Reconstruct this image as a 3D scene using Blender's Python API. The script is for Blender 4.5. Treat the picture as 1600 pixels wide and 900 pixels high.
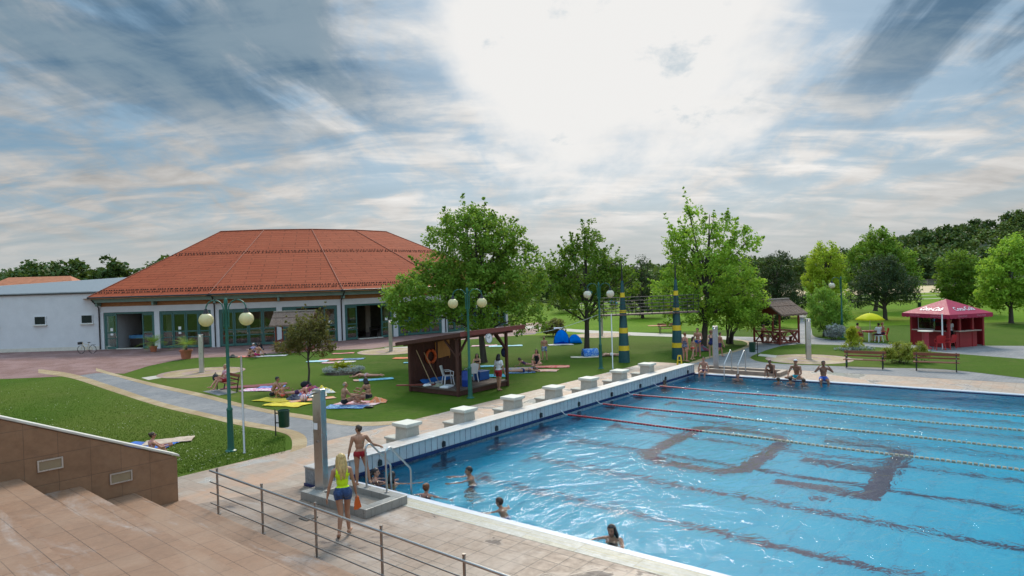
import bpy, bmesh, math, random
import numpy as np
from mathutils import Vector, Matrix, Euler, noise as mnoise

# ------------------------------------------------------------------ scene, camera, light
scene = bpy.context.scene
for _o in list(bpy.data.objects):
    bpy.data.objects.remove(_o)
col = scene.collection
R = math.radians
rnd = random.Random(11)

F, PITCH, ROLL, CAMH = 1067.6, .0133, -.0304, 5.169
_cp, _sp, _c, _s = math.cos(PITCH), math.sin(PITCH), math.cos(ROLL), math.sin(ROLL)
CRX = Vector((_c, _s * _sp, _s * _cp)); CUP = Vector((-_s, _c * _sp, _c * _cp)); CFW = Vector((0, _cp, -_sp))
cam_d = bpy.data.cameras.new('camera'); cam = bpy.data.objects.new('camera', cam_d); col.objects.link(cam)
cam_d.sensor_width = 36; cam_d.lens = 36 * F / 1600; cam_d.clip_start = .05; cam_d.clip_end = 4000
cam.matrix_world = Matrix(((CRX.x, CUP.x, -CFW.x, 0), (CRX.y, CUP.y, -CFW.y, 0), (CRX.z, CUP.z, -CFW.z, CAMH), (0, 0, 0, 1)))
scene.camera = cam

SUN_AZ, SUN_EL = R(9), R(40)          # azimuth measured from +Y towards +X
SUN_DIR = Vector((math.sin(SUN_AZ) * math.cos(SUN_EL), math.cos(SUN_AZ) * math.cos(SUN_EL), math.sin(SUN_EL)))
world = bpy.data.worlds.new('World'); scene.world = world; world.use_nodes = True
SKY_STRENGTH = .12
CLOUD_GAIN = 4.6
def build_world():
    nt = world.node_tree; N = nt.nodes; Lk = nt.links; N.clear()
    def n(t, **k):
        x = N.new(t)
        for a, b in k.items(): setattr(x, a, b)
        return x
    def val(x): return x
    def math_(op, a, b=None, c=None, clamp=False):
        x = n('ShaderNodeMath', operation=op, use_clamp=clamp)
        for i, v in enumerate((a, b, c)):
            if v is None: continue
            if isinstance(v, (int, float)): x.inputs[i].default_value = v
            else: Lk.new(v, x.inputs[i])
        return x.outputs[0]
    def maprange(v, a, b, c=0., d=1., smooth=True):
        x = n('ShaderNodeMapRange', clamp=True)
        if smooth: x.interpolation_type = 'SMOOTHSTEP'
        Lk.new(v, x.inputs[0])
        for i, q in enumerate((a, b, c, d)): x.inputs[i + 1].default_value = q
        return x.outputs[0]
    def noise_(vec, sc, det=5, rough=.55, dist=0.):
        x = n('ShaderNodeTexNoise'); x.inputs['Scale'].default_value = sc; x.inputs['Detail'].default_value = det
        x.inputs['Roughness'].default_value = rough; x.inputs['Distortion'].default_value = dist
        Lk.new(vec, x.inputs['Vector']); return x.outputs['Fac']
    def mapping(vec, loc=(0, 0, 0), rot=(0, 0, 0), sc=(1, 1, 1)):
        x = n('ShaderNodeMapping'); x.inputs['Location'].default_value = loc; x.inputs['Rotation'].default_value = rot
        x.inputs['Scale'].default_value = sc; Lk.new(vec, x.inputs['Vector']); return x.outputs[0]
    def mix(f, a, b):
        x = n('ShaderNodeMix', data_type='RGBA')
        if isinstance(f, (int, float)): x.inputs[0].default_value = f
        else: Lk.new(f, x.inputs[0])
        for i, q in ((6, a), (7, b)):
            if isinstance(q, tuple): x.inputs[i].default_value = (*q, 1)
            else: Lk.new(q, x.inputs[i])
        return x.outputs[2]
    def dot(vec, v):
        x = n('ShaderNodeVectorMath', operation='DOT_PRODUCT'); Lk.new(vec, x.inputs[0]); x.inputs[1].default_value = v
        return x.outputs['Value']
    tc = n('ShaderNodeTexCoord'); d = tc.outputs['Generated']
    sky = n('ShaderNodeTexSky', sky_type='NISHITA', sun_disc=False, sun_elevation=SUN_EL, sun_rotation=SUN_AZ)
    sky.altitude = 100; sky.air_density = 1.0; sky.dust_density = 1.5; sky.ozone_density = 1.3
    sep = n('ShaderNodeSeparateXYZ'); Lk.new(d, sep.inputs[0])
    zc = math_('MAXIMUM', sep.outputs[2], 0.0)
    zz = math_('ADD', zc, .20)
    comb = n('ShaderNodeCombineXYZ')
    Lk.new(math_('DIVIDE', sep.outputs[0], zz), comb.inputs[0]); Lk.new(math_('DIVIDE', sep.outputs[1], zz), comb.inputs[1])
    P = comb.outputs[0]                                   # the flat cloud deck seen from below
    az = math_('ARCTAN2', sep.outputs[0], sep.outputs[1])  # + is right of the view
    # the thin bright patch round the hidden sun
    sd = dot(d, tuple(Vector((math.sin(R(9.5)) * math.cos(R(20)), math.cos(R(9.5)) * math.cos(R(20)), math.sin(R(20))))))
    warp = noise_(mapping(P, (3.1, 1.7, 0), (0, 0, .1), (1.1, .55, 1)), 1.2, 6, .62)
    sdw = math_('ADD', sd, math_('MULTIPLY', math_('SUBTRACT', warp, .5), .075))
    glow = maprange(sdw, .967, .987)
    halo = maprange(sd, .55, .99)
    # rows of cloud running away from the viewer, plus finer ripples and wisps
    rows = noise_(mapping(P, (2.3, .4, 0), (0, 0, R(-8)), (1.6, .55, 1)), 1.35, 7, .58, .6)
    mid = noise_(mapping(P, (5, 2, 0), (0, 0, R(-12)), (1.6, .85, 1)), 2.1, 8, .60, .5)
    fine = noise_(mapping(P, (1, 7, 0), (0, 0, R(14)), (1.0, 2.3, 1)), 2.1, 9, .58, .5)
    puff = noise_(mapping(P, (4, 1, 0), (0, 0, 0), (1.4, 1.2, 1)), 4.4, 8, .62, .2)
    g = CLOUD_GAIN
    el = sep.outputs[2]
    side = maprange(math_('ABSOLUTE', math_('SUBTRACT', az, .13)), .16, .42)
    left = maprange(az, .02, -.22); high = maprange(el, .14, .28)
    # base: pale veil low down, blue above
    veil_n = math_('ADD', math_('MULTIPLY', mid, .55), math_('MULTIPLY', fine, .45))
    veil = math_('ADD', maprange(veil_n, .42, .60, .22, .97), maprange(el, .0, .20, .35, 0.), clamp=True)
    blue = mix(.2, (.12 * g, .36 * g, .56 * g), sky.outputs[0])
    halo2 = maprange(sd, .80, .99)
    vtone = math_('ADD', .60, math_('ADD', math_('MULTIPLY', math_('SUBTRACT', fine, .5), .9), math_('MULTIPLY', math_('SUBTRACT', puff, .5), .30)))
    vtone = math_('ADD', vtone, math_('MULTIPLY', halo2, .34))
    vm = n('ShaderNodeVectorMath', operation='SCALE'); vm.inputs[0].default_value = (1.07 * g, 1.05 * g, 1.02 * g); Lk.new(vtone, vm.inputs['Scale'])
    base = mix(veil, blue, vm.outputs[0])
    # heavy slate rows high on the left, blue rents high on the right
    rowm = math_('ADD', math_('ADD', math_('MULTIPLY', rows, .75), math_('MULTIPLY', mid, .32)), math_('MULTIPLY', left, .035))
    heavy = math_('MULTIPLY', math_('MULTIPLY', maprange(rowm, .47, .60), side), high, clamp=True)
    slate = mix(maprange(math_('ADD', math_('MULTIPLY', mid, .6), math_('MULTIPLY', fine, .4)), .40, .60), (.10 * g, .205 * g, .33 * g), (.25 * g, .38 * g, .49 * g))
    base = mix(math_('MULTIPLY', heavy, .90), base, slate)
    base = mix(maprange(el, .0, .12, .9, 0.), base, (.66 * g, .70 * g, .70 * g))
    wisp = math_('MULTIPLY', maprange(math_('ADD', math_('MULTIPLY', puff, .5), math_('MULTIPLY', mid, .5)), .55, .66), .7)
    bright = mix(wisp, (1.16 * g, 1.15 * g, 1.13 * g), (.62 * g, .76 * g, .86 * g))
    skyc = mix(glow, base, bright)
    # unseen sky overhead and behind the viewer, boosted as added fill light
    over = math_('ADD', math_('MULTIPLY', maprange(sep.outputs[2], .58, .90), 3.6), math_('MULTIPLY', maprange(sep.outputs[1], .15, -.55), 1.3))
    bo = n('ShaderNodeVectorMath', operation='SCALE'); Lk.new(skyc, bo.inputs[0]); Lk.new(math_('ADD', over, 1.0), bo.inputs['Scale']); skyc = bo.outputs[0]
    ground_side = maprange(sep.outputs[2], -.06, 0.0)
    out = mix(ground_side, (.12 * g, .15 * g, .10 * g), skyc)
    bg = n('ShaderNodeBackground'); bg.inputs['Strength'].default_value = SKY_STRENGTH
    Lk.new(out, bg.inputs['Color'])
    o = n('ShaderNodeOutputWorld'); Lk.new(bg.outputs[0], o.inputs[0])
build_world()
sun_d = bpy.data.lights.new('sun', 'SUN'); sun_d.energy = 2.3; sun_d.angle = R(17); sun_d.color = (1, .91, .77)
sun = bpy.data.objects.new('sun', sun_d); col.objects.link(sun)
sun.rotation_euler = (-SUN_DIR).to_track_quat('-Z', 'Y').to_euler()
vs = scene.view_settings
vs.view_transform = 'Standard'; vs.look = 'None'; vs.exposure = 0.45; vs.gamma = 1; vs.use_curve_mapping = False
cy = scene.cycles
cy.max_bounces = 8; cy.diffuse_bounces = 3; cy.glossy_bounces = 4; cy.transmission_bounces = 6; cy.transparent_max_bounces = 8
cy.use_denoising = True; cy.caustics_refractive = True; cy.caustics_reflective = False; cy.sample_clamp_indirect = 6
cy.use_adaptive_sampling = True; cy.adaptive_threshold = .02

# ------------------------------------------------------------------ placing by the photograph
def G(px, py, z=0.):
    r = CRX * ((px - 800) / F) + CUP * ((450 - py) / F) + CFW
    t = (z - CAMH) / r.z
    return Vector((0, 0, CAMH)) + r * t
TH = -.6759
PU = Vector((math.cos(TH), math.sin(TH), 0)); PW = Vector((-math.sin(TH), math.cos(TH), 0)); PO = Vector((-2.2378, 20.7361, 0))
def pool(a, b, z=0.): return PO + PU * a + PW * b + Vector((0, 0, z))
SD = Vector((.749, -.662, 0)); SN = Vector((.662, .749, 0))
def stand(s_, n_, z=0.): return SD * s_ + SN * n_ + Vector((0, 0, z))

# ------------------------------------------------------------------ scene bookkeeping
def tag(o, label=None, cat=None, group=None, kind=None):
    if label: o['label'] = label
    if cat: o['category'] = cat
    if group: o['group'] = group
    if kind: o['kind'] = kind
    return o
def empty(name, loc, rz=0., label=None, cat=None, group=None):
    o = bpy.data.objects.new(name, None); col.objects.link(o); o.location = loc; o.rotation_euler = (0, 0, rz)
    o.empty_display_size = .2
    return tag(o, label, cat, group)
def kids(o): return [c for c in col.objects if c.parent is o]
def copy_tree(o, parent=None):
    c = o.copy(); col.objects.link(c)
    if parent: c.parent = parent
    for ch in kids(o): copy_tree(ch, c)
    return c

# ------------------------------------------------------------------ mesh collector
class MB:
    def __init__(self): self.v = []; self.f = []; self.m = []; self.uv = None
    def add(self, vs_, fs, mi=0):
        b = len(self.v); self.v += [tuple(p) for p in vs_]
        self.f += [tuple(i + b for i in f) for f in fs]; self.m += [mi] * len(fs); return self
    def box(self, c, s, rz=0., mi=0, rot=None):
        hx, hy, hz = s[0] / 2, s[1] / 2, s[2] / 2
        p = [Vector((x, y, z)) for z in (-hz, hz) for x, y in ((-hx, -hy), (hx, -hy), (hx, hy), (-hx, hy))]
        Mx = rot if rot is not None else Matrix.Rotation(rz, 3, 'Z')
        p = [Mx @ q + Vector(c) for q in p]
        return self.add(p, [(3, 2, 1, 0), (4, 5, 6, 7), (0, 1, 5, 4), (1, 2, 6, 5), (2, 3, 7, 6), (3, 0, 4, 7)], mi)
    def bar(self, a, b, w_, h_, mi=0, up=(0, 0, 1)):
        a, b = Vector(a), Vector(b); d = b - a; L = d.length; d = d / L
        s_ = d.cross(Vector(up))
        if s_.length < 1e-4: s_ = d.cross(Vector((1, 0, 0)))
        s_.normalize(); t = s_.cross(d)
        p = [q + s_ * (x * w_ / 2) + t * (y * h_ / 2) for q in (a, b) for x, y in ((-1, -1), (1, -1), (1, 1), (-1, 1))]
        return self.add(p, [(3, 2, 1, 0), (4, 5, 6, 7), (0, 1, 5, 4), (1, 2, 6, 5), (2, 3, 7, 6), (3, 0, 4, 7)], mi)
    def tube(self, pts, r, n=10, mi=0, cap=True):
        pts = [Vector(p) for p in pts]; rr = r if isinstance(r, (list, tuple)) else [r] * len(pts)
        vs_, fs = [], []; ref = None
        for i, p in enumerate(pts):
            d = (pts[min(i + 1, len(pts) - 1)] - pts[max(i - 1, 0)]).normalized()
            if ref is None: ref = Vector((1, 0, 0)) if abs(d.x) < .8 else Vector((0, 1, 0))
            a = d.cross(ref).normalized(); b = d.cross(a); ref = b.cross(d) if False else ref
            for k in range(n):
                t = 2 * math.pi * k / n; vs_.append(p + (a * math.cos(t) + b * math.sin(t)) * rr[i])
        for i in range(len(pts) - 1):
            for k in range(n):
                fs.append((i * n + k, i * n + (k + 1) % n, (i + 1) * n + (k + 1) % n, (i + 1) * n + k))
        if cap: fs.append(tuple(range(n))[::-1]); fs.append(tuple(range((len(pts) - 1) * n, len(pts) * n)))
        return self.add(vs_, fs, mi)
    def cyl(self, a, b, r, n=14, mi=0): return self.tube([a, b], r, n, mi)
    def lathe(self, prof, c=(0, 0, 0), n=20, mi=0):
        vs_, fs = [], []
        for r, z in prof:
            for k in range(n):
                t = 2 * math.pi * k / n; vs_.append((c[0] + r * math.cos(t), c[1] + r * math.sin(t), c[2] + z))
        for i in range(len(prof) - 1):
            for k in range(n): fs.append((i * n + k, i * n + (k + 1) % n, (i + 1) * n + (k + 1) % n, (i + 1) * n + k))
        if prof[0][0] > 1e-4: fs.append(tuple(range(n))[::-1])
        if prof[-1][0] > 1e-4: fs.append(tuple(range((len(prof) - 1) * n, len(prof) * n)))
        return self.add(vs_, fs, mi)
    def ball(self, c, r, n=14, mi=0, rot=None):
        r = r if isinstance(r, (tuple, list)) else (r, r, r); vs_, fs = [], []; m = max(6, n // 2)
        Mx = rot if rot is not None else Matrix.Identity(3)
        for i in range(1, m):
            a = math.pi * i / m
            for k in range(n):
                t = 2 * math.pi * k / n
                vs_.append(Mx @ Vector((r[0] * math.sin(a) * math.cos(t), r[1] * math.sin(a) * math.sin(t), r[2] * math.cos(a))) + Vector(c))
        top = len(vs_); vs_.append(Mx @ Vector((0, 0, r[2])) + Vector(c)); bot = top + 1; vs_.append(Mx @ Vector((0, 0, -r[2])) + Vector(c))
        for i in range(m - 2):
            for k in range(n): fs.append((i * n + k, (i + 1) * n + k, (i + 1) * n + (k + 1) % n, i * n + (k + 1) % n))
        for k in range(n):
            fs.append((top, k, (k + 1) % n)); fs.append((bot, (m - 2) * n + (k + 1) % n, (m - 2) * n + k))
        return self.add(vs_, fs, mi)
    def capsule(self, p, q, r1, r2, n=12, mi=0):
        p, q = Vector(p), Vector(q); d = (q - p); L = d.length
        if L < 1e-6: return self.ball(p, r1, n, mi)
        d = d / L; pts, rr = [], []
        for a in (85, 60, 30, 0): pts.append(p - d * r1 * math.sin(R(a))); rr.append(max(r1 * math.cos(R(a)), 1e-3))
        pts.append(p.lerp(q, .5)); rr.append((r1 + r2) / 2)
        for a in (0, 30, 60, 85): pts.append(q + d * r2 * math.sin(R(a))); rr.append(max(r2 * math.cos(R(a)), 1e-3))
        return self.tube(pts, rr, n, mi)
    def prism(self, poly, z0, z1, mi=0):
        n = len(poly); vs_ = [(p[0], p[1], z0) for p in poly] + [(p[0], p[1], z1) for p in poly]
        fs = [tuple(range(n))[::-1], tuple(range(n, 2 * n))] + [(i, (i + 1) % n, n + (i + 1) % n, n + i) for i in range(n)]
        return self.add(vs_, fs, mi)
    def grid(self, fn, nu, nv, mi=0, uv=None):
        vs_ = [fn(i / nu, j / nv) for j in range(nv + 1) for i in range(nu + 1)]
        fs = [(j * (nu + 1) + i, j * (nu + 1) + i + 1, (j + 1) * (nu + 1) + i + 1, (j + 1) * (nu + 1) + i) for j in range(nv) for i in range(nu)]
        return self.add(vs_, fs, mi)
    def build(self, name, mats, parent=None, smooth=False, bevel=0., loc=None, rz=0., fix=False):
        me = bpy.data.meshes.new(name); me.from_pydata(self.v, [], self.f)
        mats = mats if isinstance(mats, (list, tuple)) else [mats]
        for m_ in mats: me.materials.append(m_)
        if len(mats) > 1: me.polygons.foreach_set('material_index', self.m)
        if smooth: me.polygons.foreach_set('use_smooth', [True] * len(me.polygons))
        me.update()
        if fix:
            bm = bmesh.new(); bm.from_mesh(me); bmesh.ops.recalc_face_normals(bm, faces=bm.faces); bm.to_mesh(me); bm.free()
        if smooth and smooth != 'all':
            try: me.set_sharp_from_angle(angle=R(50))
            except Exception: pass
        o = bpy.data.objects.new(name, me); col.objects.link(o)
        if parent: o.parent = parent
        if loc is not None: o.location = loc
        if rz: o.rotation_euler = (0, 0, rz)
        if bevel:
            b = o.modifiers.new('bevel', 'BEVEL'); b.width = bevel; b.segments = 2; b.limit_method = 'ANGLE'; b.angle_limit = R(40)
        return o

def np_mesh(name, verts, quads, mats, smooth=False):
    me = bpy.data.meshes.new(name); nv, nf = len(verts), len(quads); k = quads.shape[1]
    me.vertices.add(nv); me.vertices.foreach_set('co', np.ascontiguousarray(verts, dtype=np.float32).ravel())
    me.loops.add(nf * k); me.loops.foreach_set('vertex_index', np.ascontiguousarray(quads, dtype=np.int32).ravel())
    me.polygons.add(nf); me.polygons.foreach_set('loop_start', np.arange(0, nf * k, k, dtype=np.int32))
    try: me.polygons.foreach_set('loop_total', np.full(nf, k, dtype=np.int32))
    except Exception: pass
    for m_ in (mats if isinstance(mats, (list, tuple)) else [mats]): me.materials.append(m_)
    me.update(calc_edges=True); me.validate()
    if smooth: me.polygons.foreach_set('use_smooth', [True] * nf)
    return me
def link(name, me, parent=None, loc=None):
    o = bpy.data.objects.new(name, me); col.objects.link(o)
    if parent: o.parent = parent
    if loc is not None: o.location = loc
    return o

# ------------------------------------------------------------------ materials
class NT:
    def __init__(self, name):
        self.m = bpy.data.materials.new(name); self.m.use_nodes = True; self.t = self.m.node_tree; self.t.nodes.clear()
        self.out = self.t.nodes.new('ShaderNodeOutputMaterial')
    def n(self, t, **k):
        x = self.t.nodes.new(t)
        for a, b in k.items(): setattr(x, a, b)
        return x
    def l(self, a, b): self.t.links.new(a, b)
    def set(self, sock, v):
        if v is None: return
        if hasattr(v, 'is_linked') or isinstance(v, bpy.types.NodeSocket): self.l(v, sock)
        elif isinstance(v, tuple) and len(v) == 3 and sock.type == 'RGBA': sock.default_value = (*v, 1)
        else: sock.default_value = v
    def coord(self, which='Object', sc=(1, 1, 1), rot=(0, 0, 0), loc=(0, 0, 0)):
        if which == 'Position': s_ = self.n('ShaderNodeNewGeometry').outputs['Position']
        else: s_ = self.n('ShaderNodeTexCoord').outputs[which]
        mp = self.n('ShaderNodeMapping'); self.l(s_, mp.inputs[0])
        mp.inputs['Scale'].default_value = sc; mp.inputs['Rotation'].default_value = rot; mp.inputs['Location'].default_value = loc
        return mp.outputs[0]
    def noise(self, vec, sc=5, det=4, rough=.55, dist=0.):
        x = self.n('ShaderNodeTexNoise'); self.l(vec, x.inputs['Vector'])
        x.inputs['Scale'].default_value = sc; x.inputs['Detail'].default_value = det; x.inputs['Roughness'].default_value = rough; x.inputs['Distortion'].default_value = dist
        return x.outputs['Fac']
    def ramp(self, v, a, b, c=0., d=1.):
        x = self.n('ShaderNodeMapRange', clamp=True); self.l(v, x.inputs[0])
        for i, q in enumerate((a, b, c, d)): x.inputs[i + 1].default_value = q
        return x.outputs[0]
    def math(self, op, a, b=0., clamp=False):
        x = self.n('ShaderNodeMath', operation=op, use_clamp=clamp); self.set(x.inputs[0], a); self.set(x.inputs[1], b); return x.outputs[0]
    def mix(self, f, a, b, blend='MIX'):
        x = self.n('ShaderNodeMix', data_type='RGBA', blend_type=blend); self.set(x.inputs[0], f); self.set(x.inputs[6], a); self.set(x.inputs[7], b)
        return x.outputs[2]
    def bump(self, h, strength=.3, dist=.01, normal=None):
        x = self.n('ShaderNodeBump'); x.inputs['Strength'].default_value = strength; x.inputs['Distance'].default_value = dist
        self.l(h, x.inputs['Height'])
        if normal is not None: self.l(normal, x.inputs['Normal'])
        return x.outputs[0]
    def pbr(self, colr, rough=.6, metal=0., spec=.5, normal=None, **k):
        b = self.n('ShaderNodeBsdfPrincipled'); self.set(b.inputs['Base Color'], colr); self.set(b.inputs['Roughness'], rough)
        self.set(b.inputs['Metallic'], metal); self.set(b.inputs['Specular IOR Level'], spec)
        if normal is not None: self.l(normal, b.inputs['Normal'])
        for a, v in k.items(): self.set(b.inputs[a], v)
        return b.outputs[0]
    def done(self, s_): self.l(s_, self.out.inputs[0]); return self.m

def sh(c, k): return tuple(min(1., max(0., x * k)) for x in c)
def plain(name, c, rough=.6, var=.18, sc=4., metal=0., spec=.4, bump=.15, bsc=60., bdist=.004, coat=0.):
    t = NT(name); v = t.coord('Object')
    n1 = t.noise(v, sc, 5, .6); n2 = t.noise(v, sc * 7.3, 3, .6)
    f = t.math('ADD', t.math('MULTIPLY', n1, .65), t.math('MULTIPLY', n2, .35))
    cc = t.mix(t.ramp(f, .32, .68), sh(c, 1 - var), sh(c, 1 + var))
    nrm = t.bump(t.noise(v, bsc, 3, .6), bump, bdist) if bump else None
    rr = t.ramp(n2, .3, .7, max(.02, rough - .08), min(1, rough + .08))
    k = {}
    if coat: k['Coat Weight'] = coat
    return t.done(t.pbr(cc, rr, metal, spec, nrm, **k))
def wood(name, c, along='x', rough=.6, gap=0., sc=1.):
    t = NT(name)
    s3 = {'x': (1.5, 22, 22), 'y': (22, 1.5, 22), 'z': (22, 22, 1.5)}[along]
    v = t.coord('Object', tuple(q * sc for q in s3)); g_ = t.noise(v, 1.2, 5, .6, .8); big = t.noise(t.coord('Object'), 1.7, 3)
    cc = t.mix(t.ramp(g_, .3, .7), sh(c, .62), sh(c, 1.28)); cc = t.mix(t.ramp(big, .35, .65, 0, .35), cc, sh(c, .7))
    return t.done(t.pbr(cc, rough, 0, .35, t.bump(g_, .3, .004)))
def metal(name, c=(.55, .55, .56), rough=.28):
    t = NT(name); v = t.coord('Object', (60, 60, 3)); n1 = t.noise(v, 1, 3); n2 = t.noise(t.coord('Object'), 6, 4)
    cc = t.mix(t.ramp(n2, .3, .7), sh(c, .92), sh(c, 1.05))
    return t.done(t.pbr(cc, t.ramp(n1, .3, .7, rough - .03, rough + .05), 1., .5))
def glassm(name, tint=(.75, .85, .82), dark=.0):
    t = NT(name); fr = t.n('ShaderNodeFresnel'); fr.inputs[0].default_value = 1.5
    tr = t.n('ShaderNodeBsdfTransparent'); tr.inputs[0].default_value = (*tint, 1)
    gl = t.n('ShaderNodeBsdfGlossy'); gl.inputs['Roughness'].default_value = .03
    v = t.coord('Object'); t.l(t.bump(t.noise(v, .9, 2), .06, .05), gl.inputs['Normal'])
    m_ = t.n('ShaderNodeMixShader'); t.l(t.math('ADD', t.math('MULTIPLY', fr.outputs[0], 1.5), .05, True), m_.inputs[0]); t.l(tr.outputs[0], m_.inputs[1]); t.l(gl.outputs[0], m_.inputs[2])
    return t.done(m_.outputs[0])
def fabric(name, cols, sc=6., stripe=None, rough=.9):
    """towel cloth: one, two or three colours in blotches or stripes"""
    t = NT(name); v = t.coord('Object'); cc = cols[0]
    if stripe is not None and len(cols) > 1:
        wv = t.n('ShaderNodeTexWave', bands_direction=stripe); t.l(v, wv.inputs[0]); wv.inputs['Scale'].default_value = sc; wv.inputs['Distortion'].default_value = .6
        cc = t.mix(t.ramp(wv.outputs['Fac'], .42, .58), cols[0], cols[1])
        if len(cols) > 2: cc = t.mix(t.ramp(t.noise(v, 2.2, 1), .52, .56), cc, cols[2])
    elif len(cols) > 1:
        cc = t.mix(t.ramp(t.noise(v, sc, 2, .5, 1.2), .47, .53), cols[0], cols[1])
        if len(cols) > 2: cc = t.mix(t.ramp(t.noise(v, sc * 1.3, 2, .5, .5), .56, .60), cc, cols[2])
    w_ = t.noise(v, 90, 2)
    cc2 = t.mix(t.ramp(t.noise(v, 3, 3), .3, .7, 0, .25), cc, (.25, .22, .2), 'MULTIPLY')
    return t.done(t.pbr(cc2, rough, 0, .2, t.bump(w_, .5, .01), **{'Sheen Weight': .2}))
# ------------------------------------------------------------------ the setting: materials
def grass_mat(name, k=1.0, far=False):
    t = NT(name); p = t.coord('Position')
    n1 = t.noise(p, .16, 5, .6, .3); n2 = t.noise(p, 1.3, 5, .65); n3 = t.noise(p, 14, 4, .75); n4 = t.noise(t.coord('Position', (1, .35, 1)), .06, 3)
    c = t.mix(t.ramp(n1, .3, .7), (.045 * k, .095 * k, .006), (.075 * k, .142 * k, .010))
    c = t.mix(t.ramp(n2, .4, .72, 0, .55), c, (.095 * k, .125 * k, .024))
    c = t.mix(t.ramp(n3, .35, .70, 0, .75), c, (.026 * k, .058 * k, .006)); c = t.mix(t.ramp(t.noise(p, 3.6, 5, .7), .45, .7, 0, .45), c, (.09 * k, .135 * k, .014))
    c = t.mix(t.ramp(n4, .50, .64, 0, .55), c, (.12 * k, .145 * k, .025))
    dry = t.math('MULTIPLY', t.ramp(t.noise(p, .45, 6, .7, .8), .54, .70), t.ramp(n2, .4, .6, .3, 1.)); c = t.mix(t.math('MULTIPLY', dry, .45), c, (.15 * k, .135 * k, .045))
    h = t.math('ADD', t.math('MULTIPLY', n3, .6), t.math('MULTIPLY', t.noise(p, 55, 3, .8), .6))
    return t.done(t.pbr(c, .9, 0, .06, t.bump(h, .7, .04)))
def brick_mat(name, a, b, mortar, bw, bh, msize=.008, off=.5, rough=.7, which='Object', rot=(0, 0, 0), stain=None, stain_amt=.5, wet=None, bump=.5, sq=1, msmooth=.1):
    t = NT(name); v = t.coord(which, rot=rot)
    br = t.n('ShaderNodeTexBrick', offset=off, squash=sq); t.l(v, br.inputs['Vector'])
    for k_, q in (('Color1', a), ('Color2', b), ('Mortar', mortar)): br.inputs[k_].default_value = (*q, 1)
    br.inputs['Scale'].default_value = 1; br.inputs['Brick Width'].default_value = bw; br.inputs['Row Height'].default_value = bh
    br.inputs['Mortar Size'].default_value = msize; br.inputs['Mortar Smooth'].default_value = msmooth; br.inputs['Bias'].default_value = 0
    c = br.outputs['Color']; big = t.noise(v, .55, 6, .65, .6); sm = t.noise(v, 6, 5, .65)
    c = t.mix(t.ramp(sm, .35, .7, 0, .45), c, sh(a, .55)); c = t.mix(t.ramp(t.noise(v, 1.7, 7, .75, 1.2), .5, .68, 0, .5), c, sh(a, .62))
    if stain: c = t.mix(t.ramp(big, .46, .62, 0, stain_amt), c, stain)
    rr = t.ramp(sm, .3, .7, rough - .12, rough + .1)
    if wet:
        wn = t.ramp(t.noise(t.coord(which, loc=(3, 8, 0)), .5, 4, .6, 1.), .55, .62); c = t.mix(t.math('MULTIPLY', wn, .75), c, wet); rr = t.math('SUBTRACT', rr, t.math('MULTIPLY', wn, rough - .17), True)
    h = t.math('ADD', t.math('MULTIPLY', br.outputs['Fac'], -1.), t.math('MULTIPLY', sm, .35))
    return t.done(t.pbr(c, rr, 0, .4, t.bump(h, bump, .006)))

MAT = {}
MAT['grass'] = grass_mat('grass')
MAT['field'] = grass_mat('field', 1.75)
MAT['deck'] = brick_mat('deck_tile', (.262, .180, .130), (.215, .146, .105), (.075, .053, .04), .40, .40, .011, 0, .55, stain=(.34, .27, .22), stain_amt=.55, wet=(.12, .092, .08))
MAT['deck_worn'] = brick_mat('worn_deck', (.38, .30, .235), (.33, .235, .175), (.2, .155, .12), .40, .40, .006, 0, .6, stain=(.46, .25, .145), stain_amt=.6, wet=(.46, .43, .385))
MAT['grey_pave'] = brick_mat('grey_pavers', (.21, .215, .225), (.17, .175, .182), (.085, .085, .085), .22, .12, .010, .5, .75, stain=(.31, .29, .27), stain_amt=.4)
MAT['yellow_pave'] = brick_mat('yellow_pavers', (.39, .27, .13), (.33, .22, .10), (.16, .12, .07), .22, .12, .010, .5, .75, stain=(.52, .42, .28), stain_amt=.4)
MAT['red_pave'] = brick_mat('red_pavers', (.235, .115, .095), (.195, .092, .076), (.11, .065, .055), .22, .12, .010, .5, .75, stain=(.31, .19, .18), stain_amt=.5)
MAT['pink_pave'] = brick_mat('pink_pavers', (.36, .22, .18), (.30, .19, .15), (.2, .15, .12), .22, .12, .010, .5, .75, stain=(.45, .34, .24), stain_amt=.5)
MAT['pale_path'] = plain('pale_path', (.42, .38, .32), .85, .15, .8)
MAT['sand'] = plain('sand_field', (.50, .38, .22), .9, .2, .3)
def add_stain(m):
    nt = m.node_tree; b = [n for n in nt.nodes if n.type == 'BSDF_PRINCIPLED'][0]; src = b.inputs['Base Color'].links[0].from_socket; T = NT.__new__(NT); T.m, T.t = m, nt
    v = T.coord('Object', (.35, 1.3, 1), (0, 0, R(20))); f = T.math('MULTIPLY', T.ramp(T.noise(v, 1.1, 6, .65, .8), .56, .70), T.ramp(T.noise(T.coord('Object'), 9, 4, .7), .35, .6, .3, 1.))
    nt.links.new(T.mix(T.math('MULTIPLY', f, .45), src, (.46, .43, .41)), b.inputs['Base Color']); return m
MAT['step'] = brick_mat('step_tile', (.30, .170, .103), (.262, .147, .088), (.09, .053, .035), .62, .41, .006, .0, .55, stain=(.33, .215, .145), stain_amt=.5)
add_stain(MAT['step']); add_stain(MAT['deck'])
def riser():
    return brick_mat('riser_tile', (.30, .172, .108), (.265, .152, .096), (.10, .06, .04), .62, .41, .006, 0, .6, rot=(R(90), 0, 0), stain=(.40, .27, .2), stain_amt=.5)
MAT['riser'] = riser()
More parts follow.
